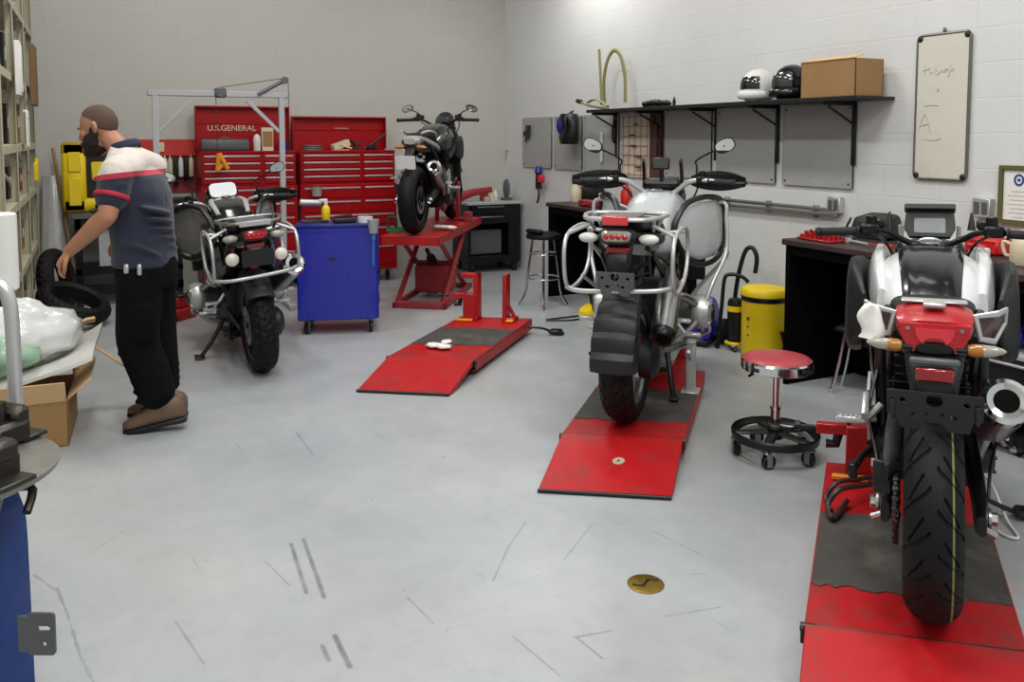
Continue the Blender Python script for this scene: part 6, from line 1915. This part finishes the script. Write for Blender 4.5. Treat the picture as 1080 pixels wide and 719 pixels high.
for y, z, s_, m_, lab in stock:
    gg = thing('storage_box', lab, 'box', (-.74, y, z + .001), group='boxes on the beige shelving')
    b = MB(); b.hull([(-s_[0] / 2, 0, s_[2], s_[1] / 2, s_[1] / 2), (s_[0] / 2, 0, s_[2], s_[1] / 2, s_[1] / 2)], 20, 14); b.build('box_body', M[m_], gg)
    b = MB(); b.box((s_[0] / 2 + .002, 0, s_[2] * .55), (.004, s_[1] * .4, s_[2] * .3), .001); b.build('label_patch', M['paper'], gg)
# papers and board hanging at the end of the shelving
Pq = onX(28.5, 136, xf + .03); b = MB(); b.plate(rrect(.2, .28, .01), .012, (0, 0, 0), YZ); b.box((.008, 0, .1), (.004, .12, .02), .001); b.bb((-.026, -.06, .13), (.004, .06, .15), .002)
single('hanging_paper_holder', b, M['paper'], 'white paper holder hanging on the front of the beige shelving', 'paper holder', (xf + .035, Pq.y, Pq.z))
Pq = onX(18.5, 72, xf + .03); b = MB(); b.plate(rrect(.18, .38, .004), .03, (0, 0, 0), YZ); b.box((.018, 0, 0), (.006, .15, .34), .002)
single('hanging_binder', b, M['paper'], 'white tall binder on the front of the beige shelving above the paper holder', 'binder', (xf + .035, Pq.y, Pq.z))
Pq = onX(34, 80, xf + .03); b = MB(); b.bb((-.02, -.22, -.26), (.02, .22, .26), .003); b.bb((-.022, -.2, -.01), (.022, .2, .01), .001)
single('hanging_board', b, M['dwood'] if False else mat('brown_board', '7d5f3a', .7), 'brown cardboard panel sticking out at the far end of the beige shelving', 'panel', (xf + .04, Pq.y, Pq.z))
Pq = onX(40, 181, xf + .05); b = MB(); b.plate(rrect(.12, .16, .01), .03, (0, 0, 0), YZ); b.cyl((.0, 0, .08), (0, 0, .12), .02, n=10)
single('hanging_tag', b, M['yellow'], 'small yellow tag box hanging at the far end of the beige shelving', 'tag', (xf + .04, min(Pq.y, 9.3), Pq.z))

# bench behind the man, with yellow case
A, B2 = onY(78, 230, 8.85), onY(192, 230, 8.85)
zt = onY(100, 226, 8.85).z
g = thing('side_table', 'black framed table with grey door against the back wall behind the man', 'table', ((A.x + B2.x) / 2, 8.85, 0))
w = B2.x - A.x
b = MB(); b.bb((-w / 2 - .02, -.02, zt - .04), (w / 2 + .02, .55, zt), .005); b.build('top', M['mgrey'], g)
for sx in (1, -1):
    for y in (.02, .5):
        b = MB(); b.bb((sx * (w / 2 - .03) - .025, y - .02, 0), (sx * (w / 2 - .03) + .025, y + .02, zt - .04), .003); b.build('leg', M['satin'], g)
b = MB(); b.bb((-w / 2, .0, zt - .14), (w / 2, .03, zt - .04), .003); b.bb((-w / 2, .0, .3), (w / 2, .53, .36), .004); b.bb((-w / 2, .0, .12), (w / 2, .03, .2), .003); b.build('frame', M['satin'], g)
b = MB(); b.bb((-w / 2 + .2, .04, .37), (w / 2 - .25, .06, zt - .15), .004); b.build('grey_door', M['lgrey'], g)
cxx, cyy = onY(97, 212, 9.1).x, 9.12
gg = thing('yellow_case', 'open yellow plastic tool case standing on the table behind the man', 'case', (onY(66, 212, 9.1).x, cyy, zt + .001))
wc = onY(133, 212, 9.1).x - onY(66, 212, 9.1).x
hc = onY(80, 150, 9.1).z - zt
b = MB(); b.bb((0, -.03, 0), (wc * .38, .05, hc), .025); b.bb((0, -.03, 0), (wc, .05, hc * .2), .025); b.bb((0, -.03, hc - .13), (wc * .7, .05, hc), .025)
b.build('case_shell', M['yellow'], gg, sharp=50)
b = MB(); b.bb((wc * .36, .0, hc * .15), (wc, .03, hc - .1), .004); b.build('case_inner', M['black'], gg)
b = MB(); b.bb((wc * .46, -.03, hc * .45), (wc * .98, -.001, hc * .72), .012); b.bb((wc * .1, -.045, hc * .1), (wc * .3, -.03, hc * .5), .012); b.bb((wc * .1, -.045, hc * .58), (wc * .3, -.03, hc * .86), .012); b.build('moulded_insert', M['yellow'], gg)
b = MB(); b.tube([(-.1, -.02, .02), (-.02, 0, .05), (.08, .02, .13), (.1, 0, .18)], .02, 8, sm=4); b.box((.0, 0, .05), (.12, .06, .1), .015); b.box((.1, 0, .02), (.14, .1, .04), .01)
single('black_grinder', b, M['black'], 'black power tool on the table below the yellow case', 'power tool', (onY(108, 222, 8.95).x, 8.97, zt + .001))
# broom stick and plastic sheet roll
A, B2 = onY(52, 156, 9.38), onY(72, 316, 9.0)
b = MB(); b.cyl((A.x + .03, 9.4, A.z), (B2.x + .1, 9.02, .004), .016, n=10)
single('wooden_pole', b, M['wood'], 'thin wooden pole leaning on the back wall beside the shelving', 'pole')
A, B2 = onY(43, 190, 9.35), onY(60, 315, 8.95)
g0 = fl(60, 316, 0)
b = MB(); secs = []
for k in range(12):
    t = k / 11
    z = 1.22 * (1 - t) + .004
    xx = A.x + .10 + .02 * t; yy = 9.42 - .25 * t
    secs.append([Vector((xx + (.09 + .04 * t) * math.cos(a) + .012 * math.sin(5 * a + 3 * t), yy + .06 * math.sin(a), z)) for a in [2 * PI * j / 24 for j in range(24)]])
b.loft(secs)
single('plastic_sheet', b, mat('cloudy_plastic_sheet', 'b9b9b6', .3, coat=.3), 'tall bundle of cloudy plastic sheet standing beside the wooden pole', 'plastic sheet', sharp=70)


# tyres by the shelving
def loose_tyre(loc, Rr, w, rx, rz, lab):
    b = tyre_mb(Rr, w, 'knob', 220, rim=Rr - .1)
    o = single('loose_tyre', b, M['rubber'], lab, 'tyre', loc, sharp=30, group='loose tyres by the shelving')
    o.rotation_euler = (rx, 0, rz)


pt = fl(46, 338, 0)
loose_tyre((pt.x + .11, pt.y + .12, .318), .30, .15, R(-10), R(72), 'loose black motorcycle tyre standing upright against the shelving')
pt = fl(60, 330, 0)
loose_tyre((pt.x + .16, pt.y - .70, .205), .30, .15, R(-64), R(60), 'loose black motorcycle tyre tipped over in front of the upright tyre')

# big cardboard box with packing bag
pb_ = fl(73, 470, 0)
g = thing('open_carton', 'open cardboard carton with folded out flaps on the floor at the left', 'box', (pb_.x, pb_.y, 0), head(90) + R(6) if False else 0)
g.rotation_euler = (0, 0, -YAW + R(23))
Lx, Ly, Lz = .75, .55, .24
b = MB(); b.bb((-Lx, 0, 0), (0, .008, Lz), .002); b.bb((-Lx, Ly - .008, 0), (0, Ly, Lz), .002); b.bb((-.008, 0, 0), (0, Ly, Lz), .002); b.bb((-Lx, 0, 0), (-Lx + .008, Ly, Lz), .002); b.bb((-Lx, 0, 0), (0, Ly, .008), .002)
b.build('carton', M['card'], g)
b = MB(); b.box((-Lx / 2, -.03, Lz + .055), (Lx - .01, .007, .13), .002, rot(28, 0, 0)); b.build('flap', M['card2'], g)
b = MB(); b.box((.055, Ly / 2, Lz + .05), (.15, Ly - .04, .007), .002, rot(0, -42, 0)); b.build('flap', M['card2'], g)
b = MB(); b.tube([(.0, Ly, Lz + .02), (.10, Ly + .1, Lz + .12), (.27, Ly + .02, Lz - .0)], .035, 6, sq=.25); b.build('torn_flap', M['card2'], g)
b = MB(); b.tube([(.0, Ly - .02, Lz + .0), (.02, Ly + .02, Lz + .26), (.1, Ly + .04, Lz + .3)], .06, 6, sm=4, sq=.3); b.build('torn_flap', M['card2'], g)
T = Matrix.Translation((pb_.x, pb_.y, 0)) @ Matrix.Rotation(-YAW + R(23), 4, 'Z')
# foam sheet draped over the box
b = MB(); n1, n2 = 16, 10
vs = []
for i in range(n1 + 1):
    for j in range(n2 + 1):
        u, v = i / n1, j / n2
        x = -.6 + .72 * u + .03 * v
        y = .04 + .44 * v
        z = Lz + .06 + .26 * max(0, u - .1) ** 1.5 + .03 * math.sin(4 * u + 3 * v) - .1 * max(0, .25 - v) * 2
        vs.append(Vector((x, y, z)))
fs = [[i * (n2 + 1) + j, (i + 1) * (n2 + 1) + j, (i + 1) * (n2 + 1) + j + 1, i * (n2 + 1) + j + 1] for i in range(n1) for j in range(n2)]
m_ = len(vs)
b.add(vs + [p - Vector((0, 0, .02)) for p in vs], fs + [[q + m_ for q in f][::-1] for f in fs])
edge = [i * (n2 + 1) for i in range(n1 + 1)] + [n1 * (n2 + 1) + j for j in range(1, n2 + 1)] + [i * (n2 + 1) + n2 for i in range(n1 - 1, -1, -1)] + [j for j in range(n2 - 1, 0, -1)]
for i in range(len(edge)):
    p, q_ = edge[i], edge[(i + 1) % len(edge)]
    b.f.append([p, q_, q_ + m_, p + m_]); b.m.append(0)
o = single('foam_sheet', b, M['whitep'], 'white foam sheet curling out of the cardboard carton', 'foam sheet', sharp=60)
o.matrix_world = T
g = thing('packing_bag', 'big white plastic bag with green packing inside, on the cardboard carton', 'bag', T.translation, -YAW + R(23))
b = MB(); b.ell((-.36, .30, .56), (.40, .24, .19), 48, 32, rot(0, 4, 0), disp=lambda p: .16 * noise.noise(p * 6) + .1 * noise.noise(p * 16 + Vector((3, 1, 2))) + .05 * noise.noise(p * 34)); b.build('bag', mat('white_film_bag', 'dfe2df', .22, coat=.4, var=.05, bump=.3, bs=24), g, sharp=80)
b = MB(); b.ell((-.33, .13, .49), (.20, .12, .11), 26, 18, disp=lambda p: .25 * noise.noise(p * 14)); b.build('green_packing', mat('pale_green_packing', '9fc3a6', .4, var=.2, vs=14, coat=.3), g, sharp=80)

# ---- tyre changer in the left foreground
tp = atD(-70, 512, 1.86)
g = thing('tyre_changer', 'blue tyre changing machine with grey turntable in the left foreground', 'tyre changer', (tp.x, tp.y, 0), -YAW)
zt = .845
b = MB(); b.lathe([(.05, zt - .03), (.22, zt - .028), (.252, zt - .012), (.255, zt), (.2, zt + .004), (.05, zt + .006)], 56); b.build('turntable', mat('worn_grey_turntable', '85837c', .38, .5, .12, 14, dirt='55524c'), g)
for k in range(4):
    b = MB(); a = R(-20 + 90 * k)
    c_ = Vector((.17 * math.cos(a), .17 * math.sin(a), zt + .035))
    rt = rot(0, 0, math.degrees(a))
    b.box(c_, (.1, .1, .06), .012, rt); b.box(c_ + rt @ Vector((.03, 0, .035)), (.05, .085, .05), .012, rt); b.box(c_ + rt @ Vector((-.03, 0, .04)), (.03, .05, .06), .008, rt); b.cyl(c_ + Vector((0, 0, .03)), c_ + Vector((0, 0, .075)), .014, n=10)
    b.box(c_ + rt @ Vector((.06, 0, -.024)), (.07, .09, .012), .003, rt); b.build('clamp_jaw', M['dsteel'], g)
b = MB(); b.cyl((0, 0, .7), (0, 0, zt - .03), .12, .15, 24); b.tube([(.1, 0, .78), (.2, .03, .8), (.22, -.02, .76)], .01, 8, sm=4); b.build('spindle_hub', M['dsteel'], g)
loc_ = lambda px, py, d: Matrix.Rotation(YAW, 3, 'Z') @ (atD(px, py, d) - tp) + Vector((0, 0, tp.z))
b = MB(); b.hull([(-.5, .05, .72, .2, .19), (-.46, .03, .755, .22, .21), (.07, .03, .755, .22, .21), (.095, .05, .72, .2, .19)], 28, 9); b.build('cabinet', M['blue2'], g)
b = MB(); b.hull([(-.5, .74, .79, .19, .15), (.06, .74, .79, .2, .17)], 20, 8); b.build('cabinet_top', M['dgrey'], g)
q_ = loc_(44, 668, 1.70)
b = MB(); b.plate(rrect(.058, .092, .008), .005, q_, rot(90, 0, 0), [rrect(.026, .011, .005, 3, (.006, .012)), circ((.006, -.022), .005, 8)]); b.box((q_.x - .035, q_.y, q_.z), (.03, .006, .08), .002); b.build('bracket_plate', M['mgrey'], g)
b = MB(); b.bb((-.5, -.25, 0), (.09, .25, .03), .006); b.build('base_plate', M['dgrey'], g)
qa = [loc_(*p, 2.12) for p in ((18, 470), (16.5, 420), (13, 345), (9, 315), (0, 301), (-20, 292), (-60, 290))]
b = MB(); b.tube(qa, .017, 12, sm=6); b.tube([qa[0], qa[0] - Vector((.0, .0, .1)), (-.05, .1, .76)], .02, 10, sm=3); b.build('tool_arm', M['alu'], g)
q_ = loc_(1, 306, 2.16)
b = MB(); b.cyl(q_, q_ + Vector((0, 0, .2)), .042, n=18, b=.004); b.build('air_tank', M['whitep'], g)
b = MB(); b.cyl(q_ - Vector((0, 0, .04)), q_, .02, n=10); b.build('tank_fitting', M['dsteel'], g)

# floor jack beyond the left motorcycle
pj = fl(207, 337, 0)
g = thing('floor_jack', 'low red jack on the floor beyond the left motorcycle front wheel', 'jack', (pj.x - .14, pj.y + .1, 0), head(20))
b = MB(); b.bb((-.1, -.09, .0), (.14, .09, .1), .01); b.bb((-.06, -.05, .1), (.1, .05, .2), .01); b.build('jack_body', M['redlift'], g)
b = MB(); b.box((.02, 0, .21), (.12, .12, .02), .006); b.cyl((-.1, -.08, .03), (-.1, .08, .03), .03, n=14); b.build('jack_saddle', M['black'], g)
# ================================================================ the man
pp = fl(173, 447, 0)
g = thing('person', 'bearded man in navy and white work shirt and black trousers walking to the left', 'person', (pp.x, pp.y, 0), head(-88))


def remesh(o, vox, sm=8, fac=.5):
    md = o.modifiers.new('fuse', 'REMESH'); md.mode = 'VOXEL'; md.voxel_size = vox; md.use_smooth_shade = True
    s = o.modifiers.new('soft', 'SMOOTH'); s.factor = fac; s.iterations = sm


def limb(b, pts, rad, sm=4, n=16, sq=None):
    b.tube(pts, rad, n, sm=sm, sq=sq)
    b.ell(pts[0], (rad[0],) * 3, 14, 10); b.ell(pts[-1], (rad[-1],) * 3, 14, 10)


def skin_mat():
    return mat('skin', 'b07c5e', .5, 0, .06, 18, bump=.05, bs=200)


def hand(b, wr, d, palm_n, side, s=1.0):
    """relaxed hand: wrist point, finger direction, palm normal, thumb side vector"""
    d, n = Vector(d).normalized(), Vector(palm_n).normalized()
    n = (n - d * n.dot(d)).normalized()
    t = d.cross(n) * side
    rt = Matrix((d, t, n)).transposed()
    W_ = lambda x, y, z: Vector(wr) + rt @ Vector((x * s, y * s, z * s))
    b.tube([W_(-.02, 0, 0), W_(.02, .002, 0), W_(.06, .004, 0), W_(.085, .002, .002)], [.027 * s, .033 * s, .040 * s, .036 * s], 14, sm=3, sq=.55)
    for y, L_, r in ((.031, .068, .0088), (.011, .078, .0092), (-.010, .072, .009), (-.030, .056, .0078)):
        c1 = R(22 + abs(y) * 200)
        p = W_(.082, y, .0); pts = [W_(.05, y * .8, 0), p]; a = c1
        x_, z_ = .082, .0
        for f in (.45, .32, .23):
            x_ += L_ * f * math.cos(a); z_ += L_ * f * math.sin(a); a += R(24)
            pts.append(W_(x_, y * (1 + .08 * f), z_))
        b.tube(pts, [r * s, r * 1.05 * s, r * s, r * .9 * s, r * .72 * s], 10, sm=2); b.ell(pts[-1], (r * .72 * s,) * 3, 10, 8)
    pts = [W_(.015, .022, .006), W_(.04, .047, .014), W_(.068, .056, .026), W_(.09, .052, .036)]
    b.tube(pts, [.014 * s, .0125 * s, .011 * s, .008 * s], 10, sm=2); b.ell(pts[-1], (.008 * s,) * 3, 10, 8)


b = MB()
# head
hc = Vector((.315, 0, 1.655))
tilt = rot(0, 16, 0)
HS = 1.07
H = lambda x, y, z: hc + tilt @ Vector((x * HS, y * HS, z * HS))

b.ell(H(-.008, 0, .02), (.1, .078, .098), 28, 18, tilt)
b.ell(H(.03, 0, -.05), (.068, .06, .075), 22, 14, tilt)
b.ell(H(.066, 0, -.098), (.03, .034, .026), 16, 10, tilt)
b.ell(H(.082, 0, .018), (.016, .052, .014), 16, 10, tilt)
b.tube([H(.088, 0, .012), H(.104, 0, -.022), H(.112, 0, -.036)], [.009, .011, .012], 10); b.ell(H(.1, 0, -.04), (.014, .017, .009), 12, 8, tilt)
b.ell(H(.094, 0, -.066), (.012, .024, .007), 12, 8, tilt); b.ell(H(.091, 0, -.078), (.012, .022, .007), 12, 8, tilt)
for s in (1, -1):
    b.ell(H(.062, s * .04, -.015), (.024, .022, .022), 12, 8, tilt)
    secs_ = [H(-.012, s * .078, .015), H(-.026, s * .09, .008), H(-.028, s * .09, -.018), H(-.012, s * .08, -.036)]
    b.tube(secs_, [.008, .011, .010, .007], 8, sm=3); b.ell(H(-.016, s * .08, -.01), (.016, .008, .022), 10, 8, tilt)
b.tube([(.165, 0, 1.46), (.205, 0, 1.54), (.27, 0, 1.61)], [.062, .056, .056], 18, sm=3)
# torso core, hips, thighs, shins under the clothes
limb(b, [(.1, 0, .93), (.09, 0, 1.15), (.11, 0, 1.34), (.16, 0, 1.44)], [.12, .115, .11, .05])
for s, kn, an in ((1, (.09, .1, .5), (-.04, .1, .12)), (-1, (.06, -.1, .5), (.0, -.1, .12))):
    limb(b, [(.07, s * .09, .9), kn, an], [.08, .058, .042])
sh = Vector((.12, .185, 1.425)); el = Vector((.14, .275, 1.195)); wr = Vector((.375, .23, 1.0))
limb(b, [sh, sh.lerp(el, .5) + Vector((-.005, .01, 0)), el], [.046, .054, .05])
limb(b, [el, el.lerp(wr, .3), wr], [.05, .05, .03])
hand(b, wr, (.55, -.05, -.8), (-.75, -.35, -.5), 1, 1.0)
sh2 = Vector((.14, -.185, 1.425)); el2 = Vector((.12, -.26, 1.2)); wr2 = Vector((.3, -.24, 1.02))
limb(b, [sh2, el2], [.046, .045]); limb(b, [el2, wr2], [.045, .028])
hand(b, wr2, (.8, .0, -.6), (-.4, .5, -.6), -1, 1.0)
body = b.build('body', skin_mat(), g, sharp=180)
remesh(body, .0052, 4)
# face details
b = MB()
for s in (1, -1): b.ell(H(.079, s * .031, -.006), (.008, .01, .007), 12, 8, tilt)
b.build('eyes', M['gloss'], body)
b = MB()
for s in (1, -1): b.tube([H(.088, s * .014, .017), H(.09, s * .034, .021), H(.078, s * .05, .014)], .0036, 8, sm=3)
b.build('eyebrows', mat('dark_brow_hair', '2a1d16', .9), body)
hairm = mat('dark_brown_beard', '231813', .95, 0, .2, 40, bump=.6, bs=160)
b = MB()
b.ell(H(.05, 0, -.098), (.06, .066, .045), 22, 14, tilt); b.ell(H(.085, 0, -.108), (.03, .042, .036), 16, 10, tilt)
for s in (1, -1): b.tube([H(.0, s * .072, -.005), H(.008, s * .07, -.045), H(.03, s * .06, -.085)], [.013, .02, .026], 10, sm=4); b.tube([H(.1, s * .008, -.056), H(.094, s * .03, -.064), H(.08, s * .042, -.09)], [.007, .009, .012], 8, sm=3)
for s in (1, -1): b.ell(H(.035, s * .05, -.062), (.045, .026, .042), 16, 10, tilt); b.tube([H(-.005, s * .07, .0), H(-.003, s * .07, -.05)], [.014, .022], 10)
bd = b.build('beard', hairm, body, sharp=180); remesh(bd, .006, 3)
b = MB()
secs = []
tl2 = tilt @ rot(0, -30, 0)
for i in range(16):
    t = R(3 + 99 * i / 15)
    sec = []
    for j in range(40):
        a = 2 * PI * j / 40
        f_ = max(0, math.cos(a)); sd = abs(math.sin(a))
        tt = min(t, R(102) - R(34) * f_ ** 1.5 - R(20) * sd ** 4 * (math.cos(a) > -.3))
        k = 1.0
        sec.append(H(-.008, 0, .02) + tl2 @ Vector((.1015 * math.sin(tt) * math.cos(a), .0795 * math.sin(tt) * math.sin(a), .1005 * math.cos(tt))))
    secs.append(sec)
b.loft(secs, caps=True); b.build('hair', mat('close_cropped_hair', '59453a', .9, 0, .15, 60, bump=.3, bs=260), body, sharp=180)


# shirt: navy with white yoke and red stripe
def shirt_mat():
    t = NT('navy_white_work_shirt')
    sep = t.n('ShaderNodeSeparateXYZ'); t.link(t.obj(), sep.inputs[0])
    z = t.math('ADD', sep.outputs[2], t.math('MULTIPLY', t.math('SUBTRACT', sep.outputs[0], .12), .12))
    navy = t.mix(t.noise(9, 4), lin('141a2b'), lin('20283c'))
    m1 = t.math('GREATER_THAN', z, 1.384)
    m2 = t.math('GREATER_THAN', z, 1.412)
    c = t.mix(m1, navy, lin('b3283c'))
    c = t.mix(m2, c, lin('cfc6bd'))
    t.link(c, t.b.inputs['Base Color']); t.b.inputs['Roughness'].default_value = .85; t.b.inputs['Sheen Weight'].default_value = .2
    t.bump(t.noise(12, 4, .6, stretch=(1, 1, .6)), .5, .02)
    return t.mt


b = MB()
secs = []
for z, xc, rx, ry in ((.90, .075, .155, .19), (.93, .08, .158, .19), (1.0, .082, .152, .185), (1.1, .09, .155, .182), (1.2, .098, .16, .19), (1.3, .108, .158, .2), (1.38, .125, .14, .2), (1.44, .14, .115, .18), (1.5, .155, .09, .125), (1.545, .165, .072, .08)):
    secs.append([Vector((xc + rx * math.copysign(abs(math.cos(a)) ** .9, math.cos(a)), ry * math.copysign(abs(math.sin(a)) ** .85, math.sin(a)), z + .02 * math.cos(a) * (z > 1.4))) for a in [2 * PI * j / 32 for j in range(32)]])
b.loft(secs)
limb(b, [(.1, .15, 1.43), (.115, 0, 1.46), (.1, -.15, 1.43)], [.085, .085, .085])
limb(b, [(.12, .1, 1.46), (.15, 0, 1.49), (.12, -.1, 1.46)], [.072, .075, .072])
for s, a0, e0 in ((1, sh, el), (-1, sh2, el2)):
    limb(b, [a0 + Vector((.0, -s * .04, .0)), a0 + Vector((0, s * .01, -.01)), a0.lerp(e0, .35), a0.lerp(e0, .6)], [.085, .088, .084, .082])
    for k in range(3): b.ell(a0.lerp(e0, .2 + .12 * k) + Vector((.04 * math.cos(k * 2), s * .02, 0)), (.07, .06, .02), 12, 8, rot(20 * s, 15 * k, 0))
for k in range(5):
    b.ell((.05 + .03 * k, .12 - .02 * k, 1.0 + .05 * k), (.12, .09, .018), 16, 8, rot(18, -20 + 12 * k, 10)); b.ell((-.02, .02 * k, .97 + .06 * k), (.08, .12, .014), 16, 8, rot(10, 30 - 10 * k, 0))
st = b.build('shirt', shirt_mat(), g, sharp=180)
remesh(st, .009, 5)
for s, a0, e0 in ((1, sh, el), (-1, sh2, el2)):
    b = MB(); d = (e0 - a0); c_ = a0.lerp(e0, .63)
    b.lathe([(.083, -.024), (.089, -.022), (.089, .0), (.08, .002), (.076, -.01)], 28, c_, d, caps=False, closed=True); b.build('sleeve_cuff', mat('red_cuff_cloth', 'ad2438', .85), st, sharp=80)
b = MB(); b.tube([Vector((.172 + .066 * math.cos(t), .07 * math.sin(t), 1.553 - .022 * math.cos(t))) for t in [2 * PI * k / 28 for k in range(28)]], .013, 8, closed=True, sq=2.0)
b.box((.125, .115, 1.502), (.05, .07, .02), .008, rot(-32, 0, 10)); b.build('collar', mat('navy_collar_cloth', '202840', .85), st)

# trousers
tr = mat('black_work_trousers', '08080a', .9, 0, .2, 8, bump=.35, bs=16)
b = MB()
secs = []
for z, xc, rx, ry in ((.95, .075, .152, .178), (.90, .072, .158, .186), (.84, .07, .16, .188), (.78, .072, .155, .182)):
    secs.append([Vector((xc + rx * math.cos(a), ry * math.sin(a), z)) for a in [2 * PI * j / 30 for j in range(30)]])
b.loft(secs)
limb(b, [(.07, .085, .82), (.075, .095, .66), (.085, .1, .5), (.03, .1, .34), (-.01, .1, .215)], [.12, .118, .108, .106, .098])
limb(b, [(.075, -.085, .82), (.075, -.095, .66), (.07, -.1, .5), (.06, -.1, .34), (.05, -.1, .215)], [.118, .112, .104, .1, .094])
for k in range(4):
    b.ell((.0 + .008 * k, .1, .2 + .035 * k), (.108, .108, .014), 18, 8, rot(6 * k - 8, 14 - 8 * k, 0)); b.ell((.05, -.1, .2 + .035 * k), (.1, .102, .013), 18, 8, rot(4 * k, -10 + 6 * k, 0))
for k in range(3): b.ell((.08, .1, .46 + .045 * k), (.118, .108, .012), 18, 8, rot(0, 16 - 10 * k, 0))
b.box((.0, .2, .62), (.14, .03, .2), .012, rot(0, 0, 0))
tr.node_tree.nodes['Principled BSDF'].inputs['Specular IOR Level'].default_value = .15
trs = b.build('trousers', tr, g, sharp=180)
remesh(trs, .009, 4)
b = MB(); b.box((.02, .19, .9), (.02, .02, .06), .005); b.box((.09, .192, .905), (.024, .018, .05), .005); b.build('belt_clips', M['alu'], trs)


# boots
def boot(px, py, yaw, pitch):
    b = MB()
    T_ = Matrix.Translation((px, py, 0)) @ Matrix.Rotation(R(yaw), 4, 'Z') @ Matrix.Translation((.1, 0, .03)) @ Matrix.Rotation(R(pitch), 4, 'Y') @ Matrix.Translation((-.1, 0, -.03))
    b.M = T_
    b.hull([(-.14, .03, .13, .034, .034), (-.118, .028, .15, .046, .044), (-.05, .028, .165, .05, .048), (.02, .028, .138, .05, .046), (.08, .028, .105, .056, .048), (.14, .028, .085, .055, .04), (.178, .032, .068, .036, .026)], 22, 2.6)
    b.tube([(-.05, 0, .1), (-.03, 0, .16), (-.02, 0, .2)], [.05, .054, .056], 18)
    o = b.build('boot', mat('brown_leather_boot', '6b5543', .6, 0, .15, 14, bump=.1, bs=80), g, sharp=80)
    b = MB(); b.M = T_
    b.hull([(-.142, 0, .036, .03, .03), (-.122, 0, .036, .044, .044), (-.03, .004, .036, .044, .046), (.08, 0, .036, .055, .055), (.15, .003, .036, .052, .052), (.182, .012, .036, .03, .03)], 22, 4); b.build('sole', M['black'], o)
    b = MB(); b.M = T_
    for k in range(4): b.tube([(.0 + .022 * k, -.03, .15 - .012 * k), (.01 + .022 * k, 0, .158 - .012 * k), (.0 + .022 * k, .03, .15 - .012 * k)], .004, 6)
    b.build('laces', M['dgrey'], o)


boot(-.02, .1, 14, 10)
boot(.06, -.1, 4, 0)
# ================================================================ light and camera
def area(name, loc, size, power, rx=0, ry=0, rz=0, col=(1, .985, .96)):
    l = bpy.data.lights.new(name, 'AREA'); l.shape = 'RECTANGLE'; l.size, l.size_y = size; l.energy = power; l.color = col
    o = bpy.data.objects.new(name, l); COL.objects.link(o); o.location = loc; o.rotation_euler = (R(rx), R(ry), R(rz))
    return o


for x in (.2, 2.2):
    for y, pw in ((-1.2, 60), (2.2, 50), (5.6, 44)):
        area('ceiling_lamp', (x, y, ZC - .12), (.4, 1.5), pw)
area('ceiling_lamp', (.9, 8.0, ZC - .12), (.4, 1.4), 14)
area('wall_side_lamp', (4.2, 7.25, 3.6), (.2, 1.2), 16, ry=20)
area('wall_side_lamp', (3.6, 3.4, 4.4), (.35, 1.5), 4)
w = bpy.data.worlds.new('shop_ambient'); scene.world = w; w.use_nodes = True
w.node_tree.nodes['Background'].inputs[0].default_value = (.95, .97, 1.0, 1)
w.node_tree.nodes['Background'].inputs[1].default_value = .42

cam = bpy.data.cameras.new('camera'); co = bpy.data.objects.new('camera', cam); COL.objects.link(co)
co.location = (0, 0, HCAM)
co.rotation_euler = (R(90) - PITCH, 0, -YAW)
cam.sensor_fit = 'HORIZONTAL'; cam.sensor_width = 36; cam.lens = F / 1080 * 36
cam.shift_y = (CY - 359.5) / 1080
cam.clip_end = 60
scene.camera = co
vs_ = scene.view_settings
vs_.view_transform = 'Standard'; vs_.look = 'None'; vs_.gamma = 1; vs_.use_curve_mapping = False; vs_.exposure = 0.52
